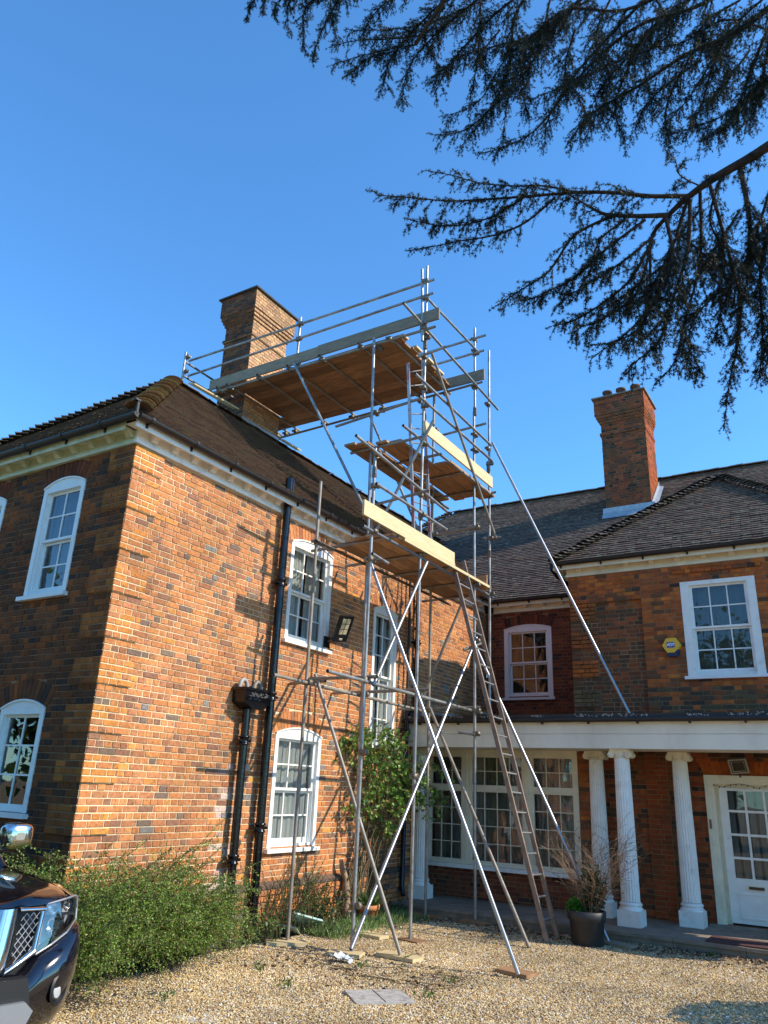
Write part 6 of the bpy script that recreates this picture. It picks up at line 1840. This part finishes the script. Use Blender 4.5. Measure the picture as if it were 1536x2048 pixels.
# cedar limbs: points, root radius, twig length, density
CEDAR = [([[0.458,4.343,5.966],[0.147,4.325,5.844],[-0.118,4.325,5.747],[-0.331,4.337,5.697],[-0.511,4.372,5.644],[-0.647,4.385,5.56],[-0.758,4.415,5.473],[-0.796,4.459,5.315]],0.04,0.16,0.7),
([[-0.509,4.369,5.653],[-0.719,4.241,5.643],[-0.884,4.132,5.654],[-1.09,4.05,5.688],[-1.274,3.989,5.705],[-1.476,3.966,5.755],[-1.682,3.846,5.73],[-1.954,3.779,5.779],[-2.159,3.645,5.789],[-2.432,3.563,5.871]],0.016,0.22,1),
([[-0.64,4.339,5.53],[-0.822,4.23,5.516],[-0.988,4.123,5.52],[-1.091,4.034,5.577],[-1.215,4.021,5.717]],0.018,0.2,1),
([[-1.158,4.056,5.72],[-1.349,4.015,5.828],[-1.524,3.908,5.82],[-1.725,3.777,5.83],[-1.899,3.743,5.944],[-2.051,3.636,5.969]],0.008,0.16,1),
([[-1.476,3.966,5.755],[-1.638,3.91,5.646],[-1.793,3.843,5.575],[-2.009,3.815,5.614],[-2.211,3.675,5.644]],0.008,0.16,1),
([[-1.277,3.996,5.683],[-1.473,3.944,5.518],[-1.689,3.94,5.5],[-1.899,3.828,5.452],[-2.05,3.75,5.413],[-2.266,3.727,5.44]],0.009,0.16,1),
([[-0.933,4.159,5.517],[-1.177,4.063,5.383],[-1.377,4.13,5.225],[-1.537,4.079,5.109],[-1.761,4.092,5.041]],0.011,0.2,1),
([[-0.77,4.272,5.494],[-1.023,4.196,5.298],[-1.242,4.233,5.185],[-1.397,4.171,5.099],[-1.543,4.203,5.102],[-1.609,4.167,5.09]],0.01,0.2,1),
([[-0.729,4.337,5.404],[-0.921,4.285,5.242],[-1.108,4.223,5.111],[-1.288,4.252,5.073],[-1.361,4.236,5.001]],0.01,0.2,1),
([[-0.748,4.339,5.372],[-0.912,4.343,5.12],[-1.104,4.291,4.958],[-1.284,4.321,4.917],[-1.415,4.257,4.874]],0.011,0.22,1),
([[-0.771,4.351,5.31],[-0.898,4.391,5.028],[-1.118,4.322,4.865],[-1.238,4.269,4.814],[-1.303,4.262,4.734]],0.01,0.2,1),
([[-0.654,4.331,5.53],[-0.655,4.448,5.254],[-0.791,4.47,5.003],[-0.96,4.445,4.811],[-1.087,4.407,4.713],[-1.231,4.458,4.676]],0.013,0.24,1),
([[-0.499,4.386,5.629],[-0.561,4.479,5.32],[-0.693,4.53,5.007],[-0.802,4.569,4.757],[-0.963,4.529,4.612],[-1.026,4.523,4.532]],0.014,0.24,1),
([[-0.513,4.377,5.628],[-0.721,4.532,5.256],[-0.884,4.566,4.936],[-1.046,4.52,4.803],[-1.246,4.512,4.82]],0.012,0.22,1),
([[-0.434,4.4,5.693],[-0.521,4.724,5.395],[-0.668,4.798,5.006],[-0.767,4.847,4.746],[-0.884,4.833,4.607]],0.012,0.22,1),
([[-0.689,4.699,4.914],[-0.656,4.786,4.759],[-0.619,4.862,4.636],[-0.602,4.897,4.58]],0.006,0.16,1),
([[-0.388,4.601,5.879],[-0.355,4.771,5.53],[-0.328,4.952,5.149],[-0.388,5.038,4.859],[-0.467,5.086,4.633],[-0.555,5.171,4.304]],0.014,0.2,1.2),
([[-0.197,4.755,6.094],[-0.199,4.921,5.704],[-0.27,5.031,5.344],[-0.345,5.069,5.146],[-0.415,5.137,4.883]],0.02,0.25,1),
([[0.03,4.922,6.04],[-0.105,5.006,5.644],[-0.195,5.076,5.347],[-0.232,5.194,5.021],[-0.295,5.288,4.706]],0.02,0.25,1),
([[0.113,5.071,5.816],[-0.077,5.149,5.353],[-0.197,5.242,4.958],[-0.263,5.3,4.727]],0.015,0.25,1),
([[-0.314,5.004,5.342],[-0.513,4.938,5.203],[-0.662,4.93,5.001],[-0.701,5.029,4.714]],0.01,0.22,1),
([[-0.624,4.688,5.62],[-0.481,4.943,5.531],[-0.361,5.102,5.338],[-0.19,5.235,5.28]],0.01,0.25,1),
([[-0.682,4.529,5.32],[-0.861,4.571,5.252],[-1.027,4.524,5.117],[-1.153,4.474,5.047]],0.01,0.25,1),
([[-0.312,4.448,5.76],[-0.431,4.765,5.726],[-0.383,4.906,5.468],[-0.483,4.956,5.204]],0.01,0.25,1),
([[-0.43,4.392,5.718],[-0.531,4.301,5.78],[-0.545,4.253,5.872],[-0.603,4.282,6.011]],0.006,0.12,0.6),
([[-0.796,4.459,5.315],[-0.831,4.531,5.094],[-0.884,4.566,4.936],[-1.028,4.558,4.742]],0.01,0.22,1),
([[0.599,6.579,9.762],[0.109,6.543,9.417],[-0.229,6.513,9.284],[-0.612,6.436,9.191],[-1.069,6.368,8.969],[-1.563,6.192,8.652],[-1.785,6.172,8.372]],0.035,0.3,1),
([[0.307,6.688,9.667],[-0.001,6.918,9.263],[-0.197,6.966,8.862],[-0.422,6.954,8.558],[-0.621,6.885,8.426]],0.02,0.3,1),
([[0.417,7.132,9.381],[0.005,7.027,9.018],[-0.354,6.932,8.708],[-0.878,6.696,8.487]],0.018,0.3,1),
([[0.093,6.597,10.15],[-0.409,6.437,9.783],[-0.977,6.173,9.561],[-1.524,6.18,9.326],[-1.97,6.122,8.803],[-2.064,6.197,8.487]],0.025,0.3,1),
([[-0.46,6.3,10.026],[-1.088,6.041,9.703],[-1.666,5.855,9.872],[-2.043,5.775,9.503],[-2.297,5.813,9.039],[-2.483,6.028,8.559]],0.02,0.3,1),
([[-0.684,6.163,10.016],[-1.209,6.052,9.501],[-1.636,5.979,9.04],[-1.999,6.036,8.667],[-2.285,6.037,8.537],[-2.658,5.955,8.47]],0.018,0.3,1),
([[-0.895,6.244,9.516],[-1.188,6.253,9.061],[-1.332,6.313,8.711],[-1.288,6.465,8.419]],0.014,0.3,1),
([[-0.463,6.551,9.438],[-0.756,6.56,8.983],[-0.892,6.603,8.683],[-0.891,6.724,8.404]],0.014,0.3,1),
([[-1.298,5.952,10.19],[-1.749,5.932,9.864],[-2.125,5.985,9.48],[-2.464,5.932,9.105],[-2.875,5.902,8.86],[-3.178,5.739,8.794]],0.018,0.3,1),
([[-1.871,5.683,10.265],[-2.159,5.659,9.896],[-2.313,5.869,9.472],[-2.542,5.906,9.049],[-2.895,5.944,8.734]],0.02,0.3,1),
([[-1.871,5.683,10.265],[-2.346,5.69,10.134],[-2.68,5.62,9.806],[-2.946,5.655,9.625],[-3.184,5.729,9.396]],0.016,0.3,1),
([[-2.297,5.587,10.449],[-2.71,5.551,10.215],[-3.019,5.537,10.086],[-3.408,5.546,9.786],[-3.556,5.629,9.375]],0.016,0.3,1),
([[-2.495,5.487,10.388],[-2.943,5.386,10.257],[-3.262,5.388,10.074],[-3.597,5.407,9.831],[-3.72,5.466,9.512]],0.014,0.3,1),
([[-2.813,5.375,10.474],[-3.116,5.478,10.081],[-3.561,5.332,10.059],[-3.858,5.154,10.034],[-4.192,5.064,10.048]],0.012,0.22,1),
([[-3.287,5.441,9.913],[-3.629,5.341,9.937],[-3.989,5.162,9.823],[-4.219,5.136,9.839]],0.008,0.18,1),
([[-3.481,5.431,9.944],[-3.79,5.277,9.849],[-3.959,5.232,9.706],[-4.113,5.252,9.724]],0.006,0.14,1),
([[-3.041,5.318,10.564],[-3.495,5.192,10.482],[-3.726,5.143,10.256],[-3.858,5.154,10.034]],0.012,0.2,1),
([[-3.422,5.062,10.6],[-3.93,4.902,10.516],[-4.112,4.883,10.292],[-4.292,4.951,10.163],[-4.424,4.998,9.857]],0.014,0.2,1),
([[-3.864,4.897,10.627],[-4.336,4.772,10.515],[-4.445,4.81,10.265],[-4.472,4.922,9.964]],0.012,0.18,1),
([[-3.855,4.879,10.681],[-4.176,4.751,10.505],[-4.631,4.579,10.529],[-4.711,4.612,10.334]],0.012,0.16,1),
([[-4.052,4.758,10.672],[-4.473,4.653,10.591],[-4.573,4.661,10.423],[-4.649,4.793,10.296]],0.012,0.16,1),
([[-4.547,4.619,10.852],[-4.876,4.489,10.672],[-4.998,4.473,10.528],[-5.057,4.501,10.377]],0.008,0.12,1),
([[-4.657,4.576,10.792],[-4.834,4.538,10.619],[-4.875,4.584,10.451]],0.006,0.1,1),
([[-4.086,4.83,10.455],[-4.096,4.916,10.239],[-4.142,5.054,10.143]],0.006,0.12,1),
([[-2.503,5.505,10.335],[-2.569,5.643,9.916],[-2.69,5.77,9.441],[-2.778,5.827,9.177]],0.012,0.24,1),
([[-1.606,5.978,9.674],[-1.761,6.056,9.265],[-1.671,6.24,8.968],[-1.618,6.38,8.719]],0.012,0.3,1),
([[-0.223,6.655,9.547],[-0.427,6.72,9.096],[-0.571,6.779,8.747],[-0.743,6.778,8.494]],0.014,0.3,1),
([[0.195,6.869,9.664],[0.081,6.989,9.218],[-0.078,7.081,8.769],[-0.239,7.055,8.591]],0.014,0.3,1),
([[-1.875,6.017,10.359],[-2.038,6.098,9.93],[-2.288,6.103,9.55],[-2.267,6.32,9.077]],0.014,0.3,1),
([[-1.298,6.371,10.386],[-1.508,6.423,9.955],[-1.43,6.651,9.537],[-1.601,6.75,9.055]],0.014,0.3,1),
([[-0.896,6.572,10.51],[-0.77,6.83,10.094],[-1.06,6.788,9.765],[-1.063,7.057,9.132]],0.014,0.3,1),
([[-2.938,5.625,10.293],[-3.186,5.612,9.958],[-3.031,5.823,9.695]],0.01,0.22,1),
([[-0.045,6.972,10.246],[-0.47,6.844,9.917],[-0.252,7.154,9.516],[-0.442,7.17,9.198]],0.014,0.3,1),
([[-2.434,5.895,10.113],[-2.679,5.882,9.782],[-2.526,6.09,9.522]],0.012,0.3,1),
([[0.347,6.98,10.216],[-0.076,6.956,9.942],[-0.365,6.932,9.572],[-0.606,6.937,9.205],[-0.941,6.885,8.834]],0.014,0.3,1),
([[-0.152,6.736,10.345],[-0.775,6.591,10.058],[-1.168,6.526,9.628],[-1.507,6.473,9.252],[-1.768,6.512,8.777]],0.014,0.3,1),
([[-1.107,6.315,10.504],[-1.576,6.139,10.222],[-1.998,5.993,9.942],[-2.408,5.962,9.702],[-2.715,5.955,9.267],[-3.028,5.831,9.094]],0.014,0.3,1),
([[0.114,7.313,9.391],[-0.103,7.267,9.178],[-0.275,7.249,8.967],[-0.539,7.175,8.751]],0.014,0.3,1),
([[-0.527,6.843,10.422],[-0.971,6.73,10.032],[-1.301,6.64,9.754],[-1.872,6.404,9.464],[-2.233,6.25,9.289]],0.014,0.3,1),
([[-1.491,6.29,10.583],[-1.947,6.194,10.135],[-2.459,5.948,9.952],[-2.817,5.775,9.828],[-3.143,5.667,9.6]],0.014,0.3,1),
([[-2.345,5.85,10.643],[-2.929,5.608,10.347],[-3.242,5.462,10.225],[-3.645,5.239,10.152],[-3.94,5.058,10.138]],0.012,0.22,1),
([[0.172,7.322,10.042],[-0.221,7.036,10.128],[-0.738,6.832,9.844],[-1.213,6.54,9.822]],0.014,0.3,1),
([[-0.033,7.372,9.918],[-0.388,7.335,9.48],[-0.726,7.263,9.148]],0.014,0.3,1),
([[-0.531,7.112,9.789],[-1.078,6.957,9.343],[-1.272,6.974,9.017]],0.014,0.3,1),
([[-0.247,4.944,5.873],[-0.44,4.94,5.599],[-0.592,4.931,5.394],[-0.774,4.905,5.187],[-0.957,4.878,4.98]],0.01,0.24,1),
([[-0.045,5.011,6.015],[-0.228,5.069,5.609],[-0.432,5.087,5.269],[-0.534,5.138,5.0]],0.012,0.24,1),
([[-0.918,4.372,5.631],[-1.083,4.325,5.496],[-1.171,4.353,5.301],[-1.289,4.363,5.104]],0.008,0.22,1),
([[-0.48,4.707,5.789],[-0.659,4.681,5.586],[-0.818,4.695,5.318],[-1.067,4.654,5.047]],0.01,0.24,1)]
# ================= CEDAR =================
tree = thing('cedar_tree', 'dark blue green cedar whose drooping boughs hang into the sky from the upper right', 'tree', (5.2, 4.2, 0))
M['bark'] = mat('cedar_bark', (.035, .026, .021), .95, var=.4, vscale=25, bump=.8, bscale=60)
mb = MB()
mb.path([(5.2, 4.2, 0), (5.15, 4.2, 1.5), (5.0, 4.25, 4), (4.8, 4.3, 7), (4.6, 4.4, 10), (4.5, 4.5, 14)], [.52, .42, .36, .30, .22, .1], 16)
tk = mb.build('trunk', M['bark'], tree)
mb = MB()
mb.path([(4.95, 4.25, 4.2), (3.4, 4.5, 4.9), (2.2, 4.6, 4.9), (1.2, 4.5, 4.75), tuple(CEDAR[0][0][0])], [.11, .09, .07, .055, .042], 10)
mb.path([(4.7, 4.3, 8), (3.2, 5.0, 9.2), (2.2, 5.6, 9.4), tuple(CEDAR[26][0][0])], [.12, .09, .06, .038], 10)
mb.path([(4.7, 4.4, 9), (2.6, 4.7, 10.4), (1.0, 5.0, 10.6), tuple(CEDAR[29][0][0])], [.11, .08, .05, .03], 10)
mb.path([(4.6, 4.4, 10), (1.5, 4.5, 11.2), (-1.0, 4.6, 11.0), tuple(CEDAR[40][0][0])], [.10, .07, .05, .02], 10)
mb.build('limb', M['bark'], tree)
twg = MB(); bigs = MB()
RP = []; RD = []; RS = []
def smooth_path(pts, n):
    pts = [np.array(p) for p in pts]; out = []
    for i in range(len(pts)-1):
        p0 = pts[max(i-1, 0)]; p1 = pts[i]; p2 = pts[i+1]; p3 = pts[min(i+2, len(pts)-1)]
        for j in range(n):
            t = j/n
            out.append(.5*((2*p1)+(-p0+p2)*t+(2*p0-5*p1+4*p2-p3)*t*t+(-p0+3*p1-3*p2+p3)*t**3))
    out.append(pts[-1]); return out
def spur_line(pts, step, size):
    for a, b in zip(pts[:-1], pts[1:]):
        L = np.linalg.norm(b-a); n = L/step; k = int(n)+(random.random() < n-int(n))
        for i in range(k):
            RP.append(a+(b-a)*random.random()+rng.normal(0, .004, 3)); RD.append((b-a)/L+rng.normal(0, .9, 3)); RS.append(size*random.uniform(.7, 1.25))
for ci, (pts, r_, tw, dens) in enumerate(CEDAR):
    sp = smooth_path(pts, 6); n = len(sp)
    far = np.linalg.norm(np.array(pts[0])-CAM) > 6.3
    bg_ = MB(); bg_.path(sp, [max(.0035, r_*(1-.85*i/(n-1))) for i in range(n)], 7); bg_.build('branch', M['bark'], tree)
    L = sum(np.linalg.norm(sp[i+1]-sp[i]) for i in range(n-1))
    step = (.029 if far else .034)/dens; acc = 0; side = 1
    ssz = (.021 if not far else .024)*random.uniform(.85, 1.15)
    for i in range(n-1):
        seg = sp[i+1]-sp[i]; l_ = np.linalg.norm(seg); d = seg/l_; acc += l_
        t = i/(n-1)
        if t > .12: spur_line([sp[i], sp[i+1]], .016, ssz)
        while acc > step:
            acc -= step; side = -side
            hz = np.cross(d, (0, 0, 1)); hz /= np.linalg.norm(hz)+1e-9
            view = sp[i]-CAM; view /= np.linalg.norm(view)
            inpl = np.cross(d, view); inpl /= np.linalg.norm(inpl)
            ln = tw*(1.25 if far else 1.1)*random.uniform(.45, 1.25)*(1-.55*t)*(1.0 if t > .1 else .4)
            base = d*random.uniform(.6, 1.1)+inpl*side*random.uniform(.25, .7)+hz*random.gauss(0, .3)+np.array((0, 0, -.25))
            q = [sp[i]+seg*random.random()]; dd = base/np.linalg.norm(base)
            m_ = 5
            for k in range(m_):
                dd = dd+np.array((0, 0, -.16))+rng.normal(0, .07, 3); dd /= np.linalg.norm(dd)
                q.append(q[-1]+dd*ln/m_)
            twg.path(q, [.0030, .0026, .0022, .0018, .0014, .001], 3, caps=False)
            spur_line(q, .0145 if not far else .018, ssz)
            if ln > tw*.6:
                for k in (1, 2, 3):
                    for sg in (1, -1):
                        if random.random() < .75:
                            e2 = dd*.7+inpl*sg*.7+rng.normal(0, .3, 3)+np.array((0, 0, -.2)); e2 /= np.linalg.norm(e2)
                            l2 = ln*random.uniform(.25, .5); q2 = [q[k], q[k]+e2*l2*.5, q[k]+e2*l2+np.array((0, 0, -.02))]
                            twg.path(q2, [.002, .0016, .001], 3, caps=False); spur_line(q2, .015 if not far else .019, ssz)
o_ = twg.build('twigs', M['bark'], tree); o_['kind'] = 'stuff'
RP = np.array(RP); RD = np.array(RD); RS = np.array(RS); RD /= np.linalg.norm(RD, axis=1)[:, None]
NN = 13
n = len(RP)
dirs = rng.normal(size=(n, NN, 3)); dirs /= np.linalg.norm(dirs, axis=2)[..., None]
dirs = dirs + RD[:, None]*.55; dirs /= np.linalg.norm(dirs, axis=2)[..., None]
sd_ = np.cross(dirs, rng.normal(size=(n, NN, 3))); sd_ /= np.linalg.norm(sd_, axis=2)[..., None]
ln = (RS[:, None]*rng.uniform(.75, 1.15, (n, NN)))[..., None]
base = np.repeat(RP[:, None], NN, axis=1)
wd = np.where(RS > .0205, .0018, .0013)[:, None, None]
V = np.stack([base-sd_*wd, base+sd_*wd, base+dirs*ln], axis=2).reshape(-1, 3)
F = np.arange(len(V)).reshape(-1, 3)
tn = np.array([(.020,.034,.026), (.028,.046,.030), (.014,.024,.020), (.045,.062,.032), (.030,.034,.024), (.06,.05,.025)])[rng.choice(6, n, p=[.3, .25, .2, .1, .12, .03])]
T = np.repeat(tn, NN, axis=0)
V = V - np.array([5.2, 4.2, 0])
nm_ = mat('cedar_needles', use_tint=True, rough=.5, trans=.15, spec=.4)
o_ = link('needles', np_mesh('needles', V, F, 3, nm_, T), tree); o_['kind'] = 'stuff'
print('cedar spurs', n, 'tris', len(F))

# ================= TREES BEHIND THE CAMERA (seen in the window panes) =================
def bgtree(x, y, h, r_, label, tints, seed):
    rg = np.random.default_rng(seed)
    t = thing('broadleaf_tree', label, 'tree', (x, y, 0))
    m_ = MB(); m_.path([(x, y, 0), (x+.1, y, h*.3), (x-.1, y+.1, h*.6), (x, y, h*.85)], [.32, .25, .15, .05], 10)
    for k in range(8):
        a = rg.uniform(0, 6.28); z0 = h*rg.uniform(.25, .6); m_.path([(x, y, z0), (x+math.cos(a)*r_*.4, y+math.sin(a)*r_*.4, z0+h*.12), (x+math.cos(a)*r_*.8, y+math.sin(a)*r_*.8, z0+h*.2)], [.1, .06, .02], 6)
    m_.build('trunk', M['bark'], t)
    P = []; 
    for k in range(70):
        v = rg.normal(size=3); v /= np.linalg.norm(v); c = np.array((x, y, h*.62))+v*np.array((r_, r_, h*.36))*rg.uniform(.35, 1)
        P.append(c+rg.normal(0, r_*.16, (95, 3)))
    P = np.concatenate(P); P = P[P[:, 2] > .6]
    leaves_np(P, rg.normal(size=P.shape), .30, M['leaf'], 'crown', t, tints, aspect=.7)
GTT = [(.05,.10,.02), (.08,.15,.03), (.035,.07,.02), (.12,.20,.04)]
for a in ((-13, -7, 8, 3.6, 'bushy green tree reflected in the left windows'), (-6, -12, 10, 4.2, 'tall green tree reflected in the porch windows'), (2, -11, 8.5, 4, 'round green tree reflected in the right windows'), (9, -8, 9, 4, 'broad green tree out of frame to the right'), (-19, -2, 7, 3.5, 'green tree out of frame to the left')):
    bgtree(*a, GTT, int(abs(a[0]*7+a[1]*13)))

# a clipped round shrub, added unseen on the right to cast the gravel's shadow
tb = thing('shadow_shrub', 'unseen round shrub added at the right to cast a shadow on the gravel', 'shrub', (1.12, 9.55, 0))
m_ = MB(); m_.path([(1.12, 9.55, 0), (1.12, 9.55, 1.2)], [.08, .04], 8); m_.build('stem', M['bark'], tb)
v = rng.normal(size=(16000, 3)); v /= np.linalg.norm(v, axis=1)[:, None]
P = np.array((1.12, 9.55, 1.15))+v*1.0*(rng.random((16000, 1))**.2); leaves_np(P, v+rng.normal(0, .6, v.shape), .055, M['leaf'], 'foliage', tb, [(.05,.10,.02), (.08,.14,.03)], aspect=.7)
